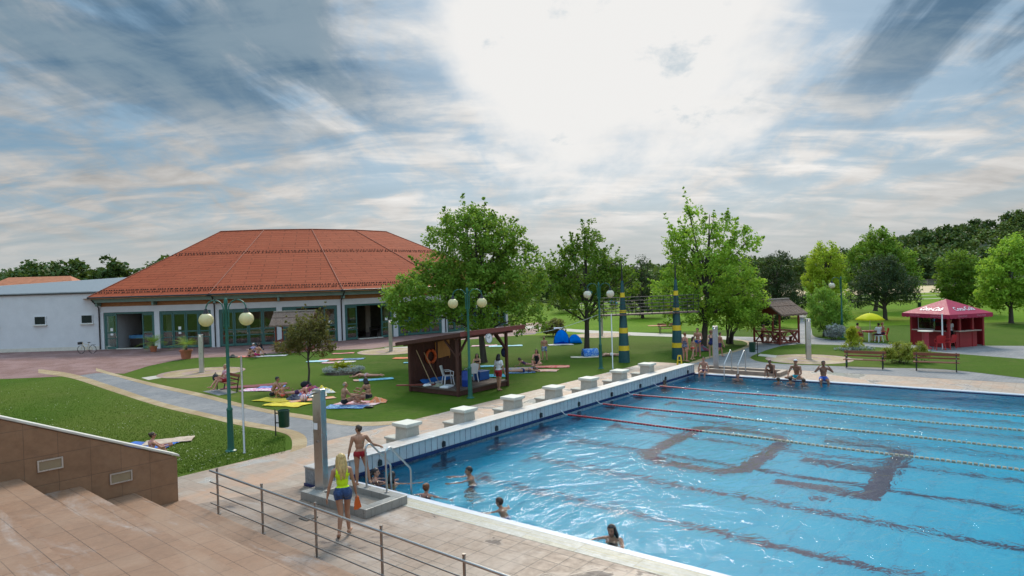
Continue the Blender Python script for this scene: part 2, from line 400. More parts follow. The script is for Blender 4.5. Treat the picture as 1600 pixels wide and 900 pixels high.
MAT['parapet'] = brick_mat('parapet_tile', (.31, .165, .088), (.28, .148, .078), (.16, .088, .052), .60, .60, .006, 0, .6, rot=(R(90), 0, 0), stain=(.36, .21, .12), stain_amt=.45)
MAT['coping'] = plain('pale_stone', (.60, .56, .48), .6, .12, 3)
MAT['white_tile'] = brick_mat('white_pool_tile', (.55,.56,.57),(.5,.52,.53),(.10,.11,.13), .25, .60, .012, 0, .35, stain=(.55, .56, .55), stain_amt=.35)
MAT['white_top'] = brick_mat('worn_white_tile', (.53, .52, .50), (.46, .45, .44), (.27, .27, .27), .25, .30, .008, 0, .45, stain=(.42, .34, .28), stain_amt=.6)
MAT['navy_tile'] = plain('navy_tile', (.012, .02, .09), .25, .3, 20, bump=0)
MAT['cream_grate'] = brick_mat('overflow_grate', (.46, .41, .27), (.50, .51, .53), (.2, .19, .15), 1.25, .035, .006, 0, .5, stain=(.36, .33, .25), stain_amt=.3)
MAT['white_edge'] = plain('white_edge', (.50, .52, .57), .4, .1, 8)
MAT['mark'] = plain('dark_floor_tile', (.010, .014, .045), .4, .25, 14, bump=0)
def pool_floor():
    t = NT('pool_floor_tile'); v = t.coord('Object')
    br = t.n('ShaderNodeTexBrick', offset=0); t.l(v, br.inputs['Vector']); br.inputs['Scale'].default_value = 1
    br.inputs['Brick Width'].default_value = 1.0; br.inputs['Row Height'].default_value = 1.0; br.inputs['Mortar Size'].default_value = .012
    for k_, q in (('Color1', (.0003, .285, .43)), ('Color2', (.0003, .305, .455)), ('Mortar', (.001, .15, .26))): br.inputs[k_].default_value = (*q, 1)
    n1 = t.noise(v, .4, 4); c = t.mix(t.ramp(n1, .3, .7, 0, .25), br.outputs['Color'], (.0003, .23, .36))
    return t.done(t.pbr(c, .4, 0, .3))
MAT['pool_floor'] = pool_floor()
def water_mat():
    t = NT('pool_water'); v = t.coord('Object')
    w1 = t.noise(t.coord('Object', (1, .5, 1), (0, 0, R(35))), .9, 3, .55, .7)
    w2 = t.noise(t.coord('Object', (1, .6, 1), (0, 0, R(-20))), 2.4, 3, .55, .9)
    w3 = t.noise(v, 7.5, 3, .6, .6)
    calm = t.ramp(t.noise(t.coord('Object', loc=(7, 2, 0)), .13, 2, .5, .5), .36, .62, .45, 1.6)
    h = t.math('ADD', t.math('ADD', t.math('MULTIPLY', w1, .62), t.math('MULTIPLY', w2, .46)), t.math('MULTIPLY', w3, .065))
    h = t.math('MULTIPLY', h, calm)
    nrm = t.bump(h, 1.0, .145)
    return t.done(t.pbr((1, 1, 1), .0, 0, .5, nrm, **{'Transmission Weight': 1., 'IOR': 1.13, 'Specular Tint': (.30, .82, 1.)}))
MAT['water'] = water_mat()

# ------------------------------------------------------------------ the ground
PL, PWN, PWF = 50., -3.53, 18.36       # the pool: length along its lanes, near and far edge
def ring(o_rect, i_rect):
    (a0, b0, a1, b1), (c0, d0, c1, d1) = o_rect, i_rect
    v = [(a0, b0), (a1, b0), (a1, b1), (a0, b1), (c0, d0), (c1, d0), (c1, d1), (c0, d1)]
    return v, [(0, 1, 5, 4), (1, 2, 6, 5), (2, 3, 7, 6), (3, 0, 4, 7)]
def in_pool_frame(o):
    o.location = PO + Vector((0, 0, o.location.z)); o.rotation_euler = (0, 0, TH); return o
v2, f2 = ring((-1500, -1500, 1500, 1500), (-.3, PWN - .3, PL + .3, PWF + .3))
lawn = MB(); lawn.add([(x, y, 0) for x, y in v2], f2)
tag(in_pool_frame(lawn.build('lawn', MAT['grass'])), kind='structure')
def sheet(name, pts, m, z, kind='structure'):
    mb = MB(); mb.add([(p[0], p[1], z) for p in pts], [tuple(range(len(pts)))])
    o = mb.build(name, m)
    if o.data.polygons[0].normal.z < 0: o.data.flip_normals()
    return tag(o, kind=kind)
def smooth_line(px, n=6):
    P = [G(*p) for p in px]; out = []
    for i in range(len(P) - 1):
        a, b, c, d = P[max(i - 1, 0)], P[i], P[i + 1], P[min(i + 2, len(P) - 1)]
        for k in range(n):
            t = k / n; out.append(.5 * ((2 * b) + (c - a) * t + (2 * a - 5 * b + 4 * c - d) * t * t + (3 * b - a - 3 * c + d) * t ** 3))
    out.append(P[-1]); return out
# deck round the pool, in the pool's own frame
v2, f2 = ring((-4.25, -14, PL + 6, 21.85), (-.3, PWN - .3, PL + .3, PWF + .3))
deck = MB(); deck.add([(x, y, 0) for x, y in v2], f2[:1] + f2[1:2]); deck.add([(x, y, 0) for x, y in v2], f2[2:], 1)
d_o = deck.build('pool_deck', [MAT['deck'], MAT['deck_worn']]); d_o.location.z = .008; tag(in_pool_frame(d_o), kind='structure')
# basin
bs = MB(); zb = -1.28
bs.add([(0, PWN, zb), (PL, PWN, zb), (PL, PWF, zb), (0, PWF, zb)], [(0, 1, 2, 3)])
ins = ((0, PWN), (PL, PWN), (PL, PWF), (0, PWF))
for i in range(4):
    a, b = ins[i], ins[(i + 1) % 4]
    bs.add([(*a, zb), (*b, zb), (*b, -.16), (*a, -.16)], [(0, 3, 2, 1)])
    bs.add([(*a, -.16), (*b, -.16), (*b, .002), (*a, .002)], [(0, 3, 2, 1)], 1)
b_o = in_pool_frame(bs.build('pool_basin', [MAT['pool_floor'], MAT['navy_tile']])); tag(b_o, kind='structure')
mk = MB()
def mark(a0, b0, a1, b1): mk.add([(a0, b0, zb + .006), (a1, b0, zb + .006), (a1, b1, zb + .006), (a0, b1, zb + .006)], [(0, 1, 2, 3)])
for k in range(-1, 8):
    y = 2.5 * k; mark(1.6, y - .13, PL - 1.6, y + .13); mark(1.35, y - .5, 1.6, y + .5)
zm = zb + .012
def poly_mark(pts): mk.add([(x, y, zm) for x, y in pts], [tuple(range(len(pts)))])
poly_mark([(8.5, 3.95), (11.15, 3.95), (11.15, 9.5), (8.5, 9.5), (8.5, 8.95), (10.6, 8.95), (10.6, 7.0), (8.5, 7.0), (8.5, 6.4), (10.6, 6.4), (10.6, 4.5), (8.5, 4.5)])
def rr_(a0, b0, a1, b1, r, n=6):
    out = []
    for cx_, cy_, s_ in ((a1 - r, b1 - r, 0), (a0 + r, b1 - r, 90), (a0 + r, b0 + r, 180), (a1 - r, b0 + r, 270)):
        out += [(cx_ + r * math.cos(R(s_ + 90 * k / n)), cy_ + r * math.sin(R(s_ + 90 * k / n))) for k in range(n + 1)]
    return out
oo, ii = rr_(4.05, 3.95, 7.75, 9.5, 1.1), rr_(4.62, 4.5, 7.2, 8.95, .6); n_ = len(oo)
mk.add([(x, y, zm) for x, y in oo + ii], [(k, (k + 1) % n_, n_ + (k + 1) % n_, n_ + k) for k in range(n_)])
mark(9.7, 3.3, 10.1, 3.6)
mk.add([], [])
for k in range(-1, 8):                      # the upright bar of each lane's T on the end wall
    y = 2.5 * k; mk.add([(.012, y - .13, -1.2), (.012, y + .13, -1.2), (.012, y + .13, -.17), (.012, y - .13, -.17)], [(0, 1, 2, 3)])
    mk.add([(.014, y - .5, -.95), (.014, y + .5, -.95), (.014, y + .5, -.70), (.014, y - .5, -.70)], [(0, 1, 2, 3)])
tag(in_pool_frame(mk.build('floor_marking', MAT['mark'])), kind='structure')
wt = MB(); wt.add([(0.001, PWN + .001, -.02), (PL, PWN + .001, -.02), (PL, PWF - .001, -.02), (0.001, PWF - .001, -.02)], [(0, 1, 2, 3)])
tag(in_pool_frame(wt.build('pool_water', MAT['water'])), kind='structure')
# overflow strip along the near edge, white rim along the far edge
ov = MB()
ov.box((PL / 2 + .3, PWN - .10, 0), (PL + 1.2, .18, .03), mi=1); ov.box((PL / 2 + .3, PWN - .425, -.002), (PL + 1.2, .46, .03), mi=0)
ov.box((PL / 2 + .3, PWF + .16, .01), (PL + .6, .31, .05), mi=1)
tag(in_pool_frame(ov.build('overflow_channel', [MAT['cream_grate'], MAT['white_edge']])), kind='structure')

# paths on the left
lo = [(60, 583), (95, 588), (122, 594), (170, 610), (245, 634), (320, 652), (370, 664), (420, 672), (445, 678), (455, 686), (456, 700), (452, 708)]
li = [(60, 577), (95, 581), (128, 588), (175, 603), (247, 627), (320, 645), (372, 656), (432, 667), (463, 674), (477, 682), (480, 692), (478, 699)]
uo = [(150, 575), (180, 584), (245, 600), (320, 616), (370, 629), (420, 640), (470, 647.5), (510, 654), (540, 658.5), (575, 659.5), (620, 658), (650, 656)]
ui = [(150, 580), (176, 587), (243, 605), (320, 622), (370, 635), (420, 646), (470, 654), (510, 661), (540, 665), (575, 666), (622, 663), (645, 660)]
LO, LI, UO, UI = (smooth_line(q) for q in (lo, li, uo, ui))
sheet('path', LO + [pool(-4.2, -2.8), pool(-4.2, 2.9)] + UO[::-1], MAT['grey_pave'], .004)
def band(name, A, B, m, z):
    n = min(len(A), len(B)); mb = MB(); mb.add([(p.x, p.y, z) for p in A[:n]] + [(p.x, p.y, z) for p in B[:n]], [(i, i + 1, n + i + 1, n + i) for i in range(n - 1)])
    o = mb.build(name, m); bm = bmesh.new(); bm.from_mesh(o.data); bmesh.ops.recalc_face_normals(bm, faces=bm.faces)
    if sum(f.normal.z for f in bm.faces) < 0: bmesh.ops.reverse_faces(bm, faces=bm.faces)
    bm.to_mesh(o.data); bm.free(); return tag(o, kind='structure')
band('path_edging', LO, LI, MAT['yellow_pave'], .009); band('path_edging', UO, UI, MAT['yellow_pave'], .009)
# red terrace before the hall
tr = [G(122, 587), G(150, 583), G(194, 584), G(232, 572), G(270, 564), G(305, 559.5), G(370, 557), G(420, 553), G(470, 550.5), G(517, 547), G(582, 545), G(606, 541.5), G(660, 536)]
sheet('terrace', [Vector((-75, 38, 0)), G(60, 590)] + tr + [Vector((2, 63, 0)), Vector((4, 80, 0)), Vector((-30, 62, 0)), Vector((-75, 62, 0))], MAT['red_pave'], .006)
def disc(c, r0, r1, m, z, name='shower_pad'):
    mb = MB(); n = 40
    if r0 <= 0: mb.add([(c.x + r1 * math.cos(2 * math.pi * k / n), c.y + r1 * math.sin(2 * math.pi * k / n), z) for k in range(n)], [tuple(range(n))])
    else: mb.add([(c.x + r * math.cos(2 * math.pi * k / n), c.y + r * math.sin(2 * math.pi * k / n), z) for r in (r0, r1) for k in range(n)], [(k, n + k, n + (k + 1) % n, (k + 1) % n) for k in range(n)])
    return tag(mb.build(name, m, fix=False), kind='structure')
SH = dict(left=G(315.5, 582), hall=G(611, 549), right=G(1263.5, 561.5), back=G(940, 524))
for c in SH.values():
    disc(c, 0, 2.15, MAT['yellow_pave'], .013); disc(c, 2.15, 2.5, MAT['pink_pave'], .016); disc(c, .55, 1.15, MAT['pink_pave'], .018)
sheet('path', [G(221, 590.5), G(232, 594), G(262, 589), G(258, 585)], MAT['pale_path'], .010)
sheet('path', [G(600, 543.5), G(650, 541), G(660, 545), G(608, 547)], MAT['pale_path'], .010)
# pale path crossing the back lawn, then the grey paths on the right
pt = smooth_line([(690, 516), (760, 512), (830, 509.5), (862, 512), (920, 516), (980, 519), (1052, 522), (1100, 524), (1147, 526), (1185, 527)])
pb = smooth_line([(690, 521), (760, 516.5), (830, 513.5), (862, 516), (920, 520.5), (980, 524), (1052, 526.5), (1100, 530), (1140, 531), (1185, 533)])
band('path', pt, pb, MAT['pale_path'], .010)
rp = smooth_line([(1078, 567), (1105, 558), (1142, 549.5), (1163, 542), (1168, 537), (1160, 533), (1146, 531), (1146, 526.5), (1170, 527), (1220, 527), (1240, 521), (1249, 508), (1250, 498), (1246, 488), (1258, 488), (1263, 500), (1268, 515), (1271, 525), (1289, 529.5), (1318, 532), (1345, 535), (1430, 539.5), (1480, 540), (1640, 541)], 4)
sheet('path', rp + [G(1640, 585), pool(22, 21.8), pool(-2, 21.8)], MAT['grey_pave'], .012)
isl = smooth_line([(1172, 559.5), (1176, 556), (1186, 552), (1199, 547), (1221, 541), (1240, 539), (1255, 538), (1322, 540), (1380, 543.5), (1433, 547.5), (1480, 552), (1620, 563)], 4) + smooth_line([(1620, 594), (1480, 578), (1379, 575), (1322, 573), (1232, 569.5), (1187, 565.5), (1172, 559.5)], 4)[:-1]
sheet('lawn_island', isl, MAT['grass'], .020)
edg = smooth_line([(1620, 594), (1480, 578), (1379, 575), (1322, 573), (1232, 569.5), (1187, 565.5), (1173, 561), (1172, 559), (1176, 556), (1186, 552), (1199, 547), (1221, 541)], 4)
def offset_line(A, d):
    out = []
    for i, p in enumerate(A):
        t = (A[min(i + 1, len(A) - 1)] - A[max(i - 1, 0)]); t.z = 0; t.normalize(); out.append(p + Vector((-t.y, t.x, 0)) * d)
    return out
band('path_edging', edg, offset_line(edg, -.3), MAT['yellow_pave'], .017)
ed2 = smooth_line([(1078, 567), (1105, 558), (1142, 549.5), (1163, 542), (1168, 537), (1160, 533), (1146, 531)], 4)
band('path_edging', ed2, offset_line(ed2, -.35), MAT['yellow_pave'], .016)
for c in (SH['right'],):
    disc(c, 0, 2.0, MAT['yellow_pave'], .024); disc(c, 2.0, 2.35, MAT['pink_pave'], .024); disc(c, .6, 1.2, MAT['pink_pave'], .028)
sheet('path', [G(1183, 556.5), G(1188, 553.5), G(1214, 556), G(1212, 559.5)], MAT['pale_path'], .026)
# far playing field: sandy ground, white lines
sheet('sports_ground', [Vector((20, 135, 0)), Vector((140, 135, 0)), Vector((160, 182, 0)), Vector((30, 182, 0))], MAT['sand'], .008)
sheet('meadow', [Vector((-12, 62, 0)), Vector((60, 60, 0)), Vector((140, 70, 0)), Vector((140, 94.9, 0)), Vector((-5, 94.9, 0))], MAT['field'], .003)
sheet('sports_ground', [Vector((-5, 95, 0)), Vector((140, 95, 0)), Vector((150, 134.9, 0)), Vector((-5, 134.9, 0))], MAT['field'], .006)
for y in (108, 121, 133): sheet('white_line', [Vector((8, y, 0)), Vector((130, y, 0)), Vector((130, y + 1.3, 0)), Vector((8, y + 1.3, 0))], MAT['pale_path'], .012)
# hill behind the field on the right
def hill_z(x, y):
    a = max(0., min(1., (x - 78 - (y - 190) * .3) / 105)); b = max(0., min(1., (y - 188) / 45))
    a = a * a * (3 - 2 * a); b = b * b * (3 - 2 * b)
    return 16 * a * b
hb = MB(); hb.grid(lambda i, j: (-60 + i * 460, 186 + j * 260, hill_z(-60 + i * 460, 186 + j * 260) - .02 + (-.6 if j == 0 else 0)), 60, 36)
tag(hb.build('hill', plain('forest_floor', (.022, .042, .016), .95, .3, .2, bump=.5, bsc=1.5, bdist=.3), smooth='all'), kind='structure')

# ------------------------------------------------------------------ grandstand steps, lower left
st = MB(); NOS = [(6.87, .16)] + [(6.87 - 1.075 * i, .16 + .425 * i) for i in range(1, 9)]
S0, S1 = -16.69, 18.
def sp(s_, n_, z_): return (s_ - S0, n_, z_)
for i, (nn, z) in enumerate(NOS):
    nb = NOS[i + 1][0] if i + 1 < len(NOS) else nn - 3; zl = NOS[i - 1][1] if i else 0.0; s0 = S0 if i else S0 + .02
    st.add([sp(s0, nb, z), sp(S1, nb, z), sp(S1, nn, z), sp(s0, nn, z)], [(0, 1, 2, 3)], 0)
    st.add([sp(s0, nn, z), sp(S1, nn, z), sp(S1, nn, zl), sp(s0, nn, zl)], [(0, 1, 2, 3)][::-1], 1)
    st.add([sp(s0, nb, 0), sp(s0, nn, 0), sp(s0, nn, z), sp(s0, nb, z)], [(0, 1, 2, 3)], 1)
so = st.build('grandstand_steps', [MAT['step'], MAT['riser']], fix=False); so.location = stand(S0, 0); so.rotation_euler = (0, 0, math.atan2(SD.y, SD.x))
for p in so.data.polygons: pass
tag(so, kind='structure')
# parapet beside the steps (runs along -n from its free end)
pw = empty('parapet_wall', stand(S0, 6.74), math.atan2(SN.y, SN.x), 'brown tiled parapet wall with sloping pale coping beside the steps', 'wall')
def pwz(x): return 1.20 - .44 * x            # x is along +n from the free end, so negative up the steps
mb = MB(); X0 = -7.5; wy0, wy1 = 0.0, .28
def slab(x0, x1, y0, y1, za0, za1, zb0, zb1, mi=0):
    return mb.add([(x0, y0, za0), (x1, y0, zb0), (x1, y1, zb0), (x0, y1, za0), (x0, y0, za1), (x1, y0, zb1), (x1, y1, zb1), (x0, y1, za1)],
                  [(3, 2, 1, 0), (4, 5, 6, 7), (0, 1, 5, 4), (1, 2, 6, 5), (2, 3, 7, 6), (3, 0, 4, 7)], mi)
slab(X0, 0, wy0, wy1, -.05, pwz(X0), -.05, pwz(0)); mb.build('wall_body', MAT['parapet'], pw)
mb = MB(); slab(X0, .05, wy0 - .035, wy1 + .04, pwz(X0) + .002, pwz(X0) + .06, pwz(0) + .002, pwz(0) + .06); mb.build('coping', MAT['coping'], pw, bevel=.012)
MAT['steel'] = metal('brushed_steel', (.52, .51, .50), .3)
MAT['dark_steel'] = metal('weathered_steel', (.36, .34, .32), .35)
MAT['lamp_lens'] = plain('frosted_lens', (.30, .22, .13), .4, .1)
for x in (-1.22, -2.55):
    z = pwz(x) - .72; m2 = MB()
    m2.box((x, -.014, z + .105), (.46, .03, .03)); m2.box((x, -.014, z - .105), (.46, .03, .03)); m2.box((x - .215, -.014, z), (.03, .03, .18)); m2.box((x + .215, -.014, z), (.03, .03, .18))
    wl = m2.build('wall_light', MAT['steel'], pw); m3 = MB(); m3.box((x, -.006, z), (.40, .012, .18)); m3.build('lens', MAT['lamp_lens'], wl)

# railing: four bars on posts two metres apart
p0 = G(341.5, 804); rl = empty('railing', (p0.x, p0.y, .008), math.atan2((G(496, 872) - p0).y, (G(496, 872) - p0).x), 'steel railing of four bars between the steps and the deck', 'railing')
for k in range(7):
    m2 = MB(); m2.cyl((2.0 * k, 0, 0), (2.0 * k, 0, 1.02), .024, 12); m2.cyl((2.0 * k, 0, 1.02), (2.0 * k, 0, 1.05), .028, 12); m2.cyl((2.0 * k, 0, 0), (2.0 * k, 0, .012), .06, 12); m2.build('post', MAT['dark_steel'], rl, smooth=True)
for z, r in ((.955, .024), (.70, .014), (.455, .014), (.21, .014)):
    m2 = MB(); m2.cyl((-.30, -.03, z), (12.4, -.03, z), r, 12); m2.build('handrail' if z > .9 else 'bar', MAT['steel'] if z > .9 else MAT['dark_steel'], rl, smooth=True)
dg = MB(); dg.box((0, 0, .012), (.30, .30, .012))
for k in range(6): dg.box((-.11 + .044 * k, 0, .02), (.016, .24, .006), mi=1)
tag(dg.build('drain_cover', [metal('drain_dark', (.12, .12, .12), .5), MAT['dark_steel']], loc=G(482, 810) + Vector((0, 0, .008)), rz=TH), 'small square metal drain cover set in the deck near the railing', 'drain cover')

# clover flowers and blades on the near lawn: nobody could count them
def scatter_grass():
    r = np.random.default_rng(5); n = 95000
    px = r.uniform(0, 446, n); py = 592 + 155 * r.random(n) ** .8
    keep = np.ones(n, bool); lox = np.array([p[0] for p in lo] + [470]); loy = np.array([p[1] for p in lo] + [712])
    keep &= py > np.interp(px, lox[:10], loy[:10]) + 3; keep &= ~((px > 275) & (py > np.interp(px, [275, 452], [744, 708])-1)); px, py = px[keep], py[keep]
    g = np.array([G(a, b)[:] for a, b in zip(px, py)]); n = len(g)
    a = r.uniform(0, 2 * np.pi, n); h = r.uniform(.015, .042, n); wd = r.uniform(.004, .009, n); le = r.uniform(-.025, .025, (n, 2))
    d = np.stack([np.cos(a) * wd, np.sin(a) * wd, np.zeros(n)], 1); t = g + np.concatenate([le, h[:, None]], 1)
    V = np.concatenate([g - d, g + d, t], 0); i = np.arange(n); Q = np.stack([i, i + n, i + 2 * n], 1)
    t_ = NT('grass_blade'); ri = t_.n('ShaderNodeNewGeometry').outputs['Random Per Island']
    m_ = t_.done(t_.pbr(t_.mix(ri, (.048, .098, .006), (.085, .145, .012)), .8, 0, .05))
    tag(link('grass', np_mesh('grass', V, Q, m_)), 'short mown grass on the near lawn', None, None, 'stuff')
    k = r.permutation(n)[:800]; g2 = g[k]; nz = np.array([mnoise.noise(Vector((q[0] * .5, q[1] * .5, 3))) for q in g2]); g2 = g2[nz > .02]; n = len(g2); s_ = r.uniform(.007, .014, n)
    V = np.concatenate([g2 + np.stack([dx * s_, dy * s_, np.full(n, .05)], 1) for dx, dy in ((-1, -1), (1, -1), (1, 1), (-1, 1))] , 0); V[:n, 2] += .02
    i = np.arange(n); Q = np.stack([i, i + n, i + 2 * n, i + 3 * n], 1)
    tag(link('clover', np_mesh('clover', V, Q, plain('clover_white', (.55, .58, .45), .8))), None, None, None, 'stuff')
scatter_grass()
# ------------------------------------------------------------------ the hall with the many-sided tiled roof
MAT['white_wall'] = plain('white_render', (.60, .60, .61), .8, .07, 1.2, bump=.3, bsc=40)
MAT['green_frame'] = plain('green_paint', (.045, .125, .11), .45, .15, 3, bump=.05)
MAT['green_beam'] = plain('pale_green_beam', (.16, .24, .20), .6, .15, 3)
MAT['soffit_wood'] = wood('orange_wood', (.36, .15, .05), 'x')
MAT['black_gutter'] = plain('dark_gutter', (.025, .018, .016), .4, .2, 6)
MAT['glass'] = glassm('window_glass')
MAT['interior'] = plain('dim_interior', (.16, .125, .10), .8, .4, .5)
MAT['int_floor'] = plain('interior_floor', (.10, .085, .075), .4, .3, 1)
MAT['curtain'] = wood('curtain', (.42, .33, .26), 'z', .9)
MAT['paper'] = plain('white_paper', (.75, .75, .74), .8, .05)
MAT['furniture'] = wood('dark_furniture', (.07, .05, .045), 'x')
MAT['blue_cloth'] = plain('blue_cloth', (.10, .28, .50), .9, .2, 4)
MAT['roof_metal'] = metal('zinc_sheet', (.30, .33, .35), .55)
def roof_mat(name='roof_tile', base=(.275, .060, .026)):
    t = NT(name); uv = t.n('ShaderNodeUVMap').outputs[0]; v = t.coord('Object')
    br = t.n('ShaderNodeTexBrick', offset=.5); t.l(uv, br.inputs['Vector']); br.inputs['Scale'].default_value = 1
    br.inputs['Brick Width'].default_value = 2.6; br.inputs['Row Height'].default_value = .66; br.inputs['Mortar Size'].default_value = .05; br.inputs['Mortar Smooth'].default_value = .3
    for k_, q in (('Color1', sh(base, 1.08)), ('Color2', sh(base, .92)), ('Mortar', sh(base, .58))): br.inputs[k_].default_value = (*q, 1)
    n1 = t.noise(v, .35, 5, .65); n2 = t.noise(v, 3.2, 4, .7)
    c = t.mix(t.ramp(n1, .35, .68, 0, .45), br.outputs['Color'], (.31, .082, .038)); c = t.mix(t.ramp(n2, .40, .75, 0, .28), c, sh(base, .6))
    sx = t.n('ShaderNodeSeparateXYZ'); t.l(uv, sx.inputs[0])
    saw = t.math('FRACT', t.math('DIVIDE', sx.outputs[1], .66))
    h = t.math('ADD', t.math('MULTIPLY', saw, -1.), t.math('MULTIPLY', br.outputs['Fac'], -.4))
    return t.done(t.pbr(c, .85, 0, .08, t.bump(h, .9, .05)))
MAT['roof'] = roof_mat()
HC = Vector((-28.3, 90.1, 0)); HR, HT_, ZE, ZT = 31.87, 14.57, 4.68, 11.39; PHI, DPH = R(-15.6), R(20)
FR = HR - 1.15                                 # radius of the facade below the overhanging eave
hall = empty('community_hall', HC, 0, 'wide white hall under a many sided red tiled roof with green glazed doors', 'building')
NV = 7                                         # five corners round the front, two behind
def hp(i, r, z):
    i %= NV; k = {5: 4, 6: 0}.get(i, i); a = PHI + k * DPH; v = Vector((r * math.sin(a), -r * math.cos(a), z))
    if i > 4:
        c = HC + Vector((HR * math.sin(a), -HR * math.cos(a), 0)); d = Matrix.Rotation(R(3 if i == 5 else -3), 3, 'Z') @ Vector((c.x, c.y, 0)).normalized(); v += d * (r * .93)
    return v
def build_roof():
    vs_, fs, uvs = [], [], []; L = math.hypot(HR - HT_, ZT - ZE)
    for i in range(NV):
        a, b, c, d = hp(i, HR, ZE), hp(i + 1, HR, ZE), hp(i + 1, HT_, ZT), hp(i, HT_, ZT); k = len(vs_); vs_ += [a, b, c, d]; fs.append((k, k + 1, k + 2, k + 3))
        w0, w1 = (b - a).length, (c - d).length; uvs += [(0, 0), (w0, 0), ((w0 + w1) / 2, L), ((w0 - w1) / 2, L)]
    # low inner cone that closes the top
    for i in range(NV):
        a, b, c = hp(i, HT_, ZT - .02), hp(i + 1, HT_, ZT - .02), (hp(0, HT_, ZT) + hp(4, HT_, ZT) + hp(5, HT_, ZT) + hp(6, HT_, ZT)) * .25; k = len(vs_); vs_ += [a, b, c]; fs.append((k, k + 1, k + 2)); uvs += [(0, 0), (4, 0), (2, 14)]
    me = bpy.data.meshes.new('roof'); me.from_pydata(vs_, [], fs); ul = me.uv_layers.new(name='UVMap')
    for lp in me.loops: ul.data[lp.index].uv = uvs[lp.vertex_index]
    me.materials.append(MAT['roof']); rf = link('roof', me, hall)
    mb = MB()
    for i in range(NV):
        a, b = hp(i, HR + .02, ZE + .02), hp(i, HT_, ZT + .02); mb.tube([a, b], .055, 6)
        mb.tube([hp(i, HT_, ZT + .03), hp(i + 1, HT_, ZT + .03)], .07, 6)
    mb.build('ridge_cap', plain('ridge_tile', (.25, .066, .033), .8, .25, 5), rf)
    mb = MB(); r_ = random.Random(3)
    for i in range(0, 4):
        for fr, n in ((.045, 46), (.075, 46), (.60, 24), (.575, 24)):
            rr = HR + (HT_ - HR) * fr; z = ZE + (ZT - ZE) * fr; a, b = hp(i, rr, z), hp(i + 1, rr, z)
            for k in range(n):
                p = a.lerp(b, (k + .25 + .5 * r_.random()) / n); mb.box(p + Vector((0, 0, .05)), (.11, .05, .09), rz=PHI + (i + .5) * DPH)
    mb.build('snow_guard', plain('snow_guard', (.06, .025, .02), .7), rf)['kind'] = 'stuff'
    return rf
build_roof()
mb = MB()
for i in range(NV):
    a, b = hp(i, HR + .04, ZE - .07), hp(i + 1, HR + .04, ZE - .07); mb.tube([a, b], .085, 8)
mb.build('gutter', MAT['black_gutter'], hall)
def facade_frame(i):
    a, b = hp(i, FR, 0), hp(i + 1, FR, 0); x = (b - a); L = x.length; x.normalize(); n = Vector((x.y, -x.x, 0))
    return a, x, n, L
beam, wd_, lintel, piers, brk, pipe, plains, back = (MB() for _ in range(8))
def fbox(mb, i, x0, x1, d0, d1, z0, z1, mi=0):
    a, x, n, L = facade_frame(i); p = [a + x * u_ + n * d for u_, d in ((x0, d0), (x1, d0), (x1, d1), (x0, d1))]
    mb.add([(q.x, q.y, z) for z in (z0, z1) for q in p], [(0, 1, 2, 3), (7, 6, 5, 4), (0, 4, 5, 1), (1, 5, 6, 2), (2, 6, 7, 3), (3, 7, 4, 0)], mi)
VIS = range(0, 4)
LL = facade_frame(0)[3]
def piece(name, m, i, *a, **k):
    q = MB(); fbox(q, i, *a); return q.build(name, m, hall, **k)
for i in range(NV):
    if i in VIS:
        fbox(beam, i, -.15, LL + .15, .55, .75, 4.18, 4.52); fbox(wd_, i, -.02, LL + .02, -.2, -.02, 3.80, 4.6); piece('wall', MAT['white_wall'], i, -.02, LL + .02, -.24, .03, 3.28, 3.80)
        for x0, x1 in ((0, .34), (LL / 2 - .24, LL / 2 + .24), (LL - .34, LL)): piece('pier', MAT['white_wall'], i, x0, x1, -.22, .05, 0, 3.28, bevel=.02)
        for x0 in (.0, LL / 2 - .09): piece('bracket', MAT['green_beam'], i, x0, x0 + .18, .03, .6, 3.86, 4.17)
        a, x, n, L = facade_frame(i); q = a + n * .12; pipe = MB(); pipe.tube([Vector((q.x, q.y, .05)), Vector((q.x, q.y, 3.7)), Vector((q.x + n.x * .9, q.y + n.y * .9, 4.45))], .055, 8); pipe.build('downpipe', MAT['black_gutter'], hall, smooth=True)
        piece('soffit', MAT['soffit_wood'], i, 0, LL, .0, 1.25, 4.52, 4.56)
    else:
        Li = facade_frame(i)[3]; piece('wall', MAT['white_wall'], i, 0, Li, -.2, 0, 0, 4.56); piece('soffit', MAT['soffit_wood'], i, 0, Li, .0, 1.25, 4.52, 4.56)
beam.build('eave_beam', MAT['green_beam'], hall); wd_.build('wood_frieze', MAT['soffit_wood'], hall); 

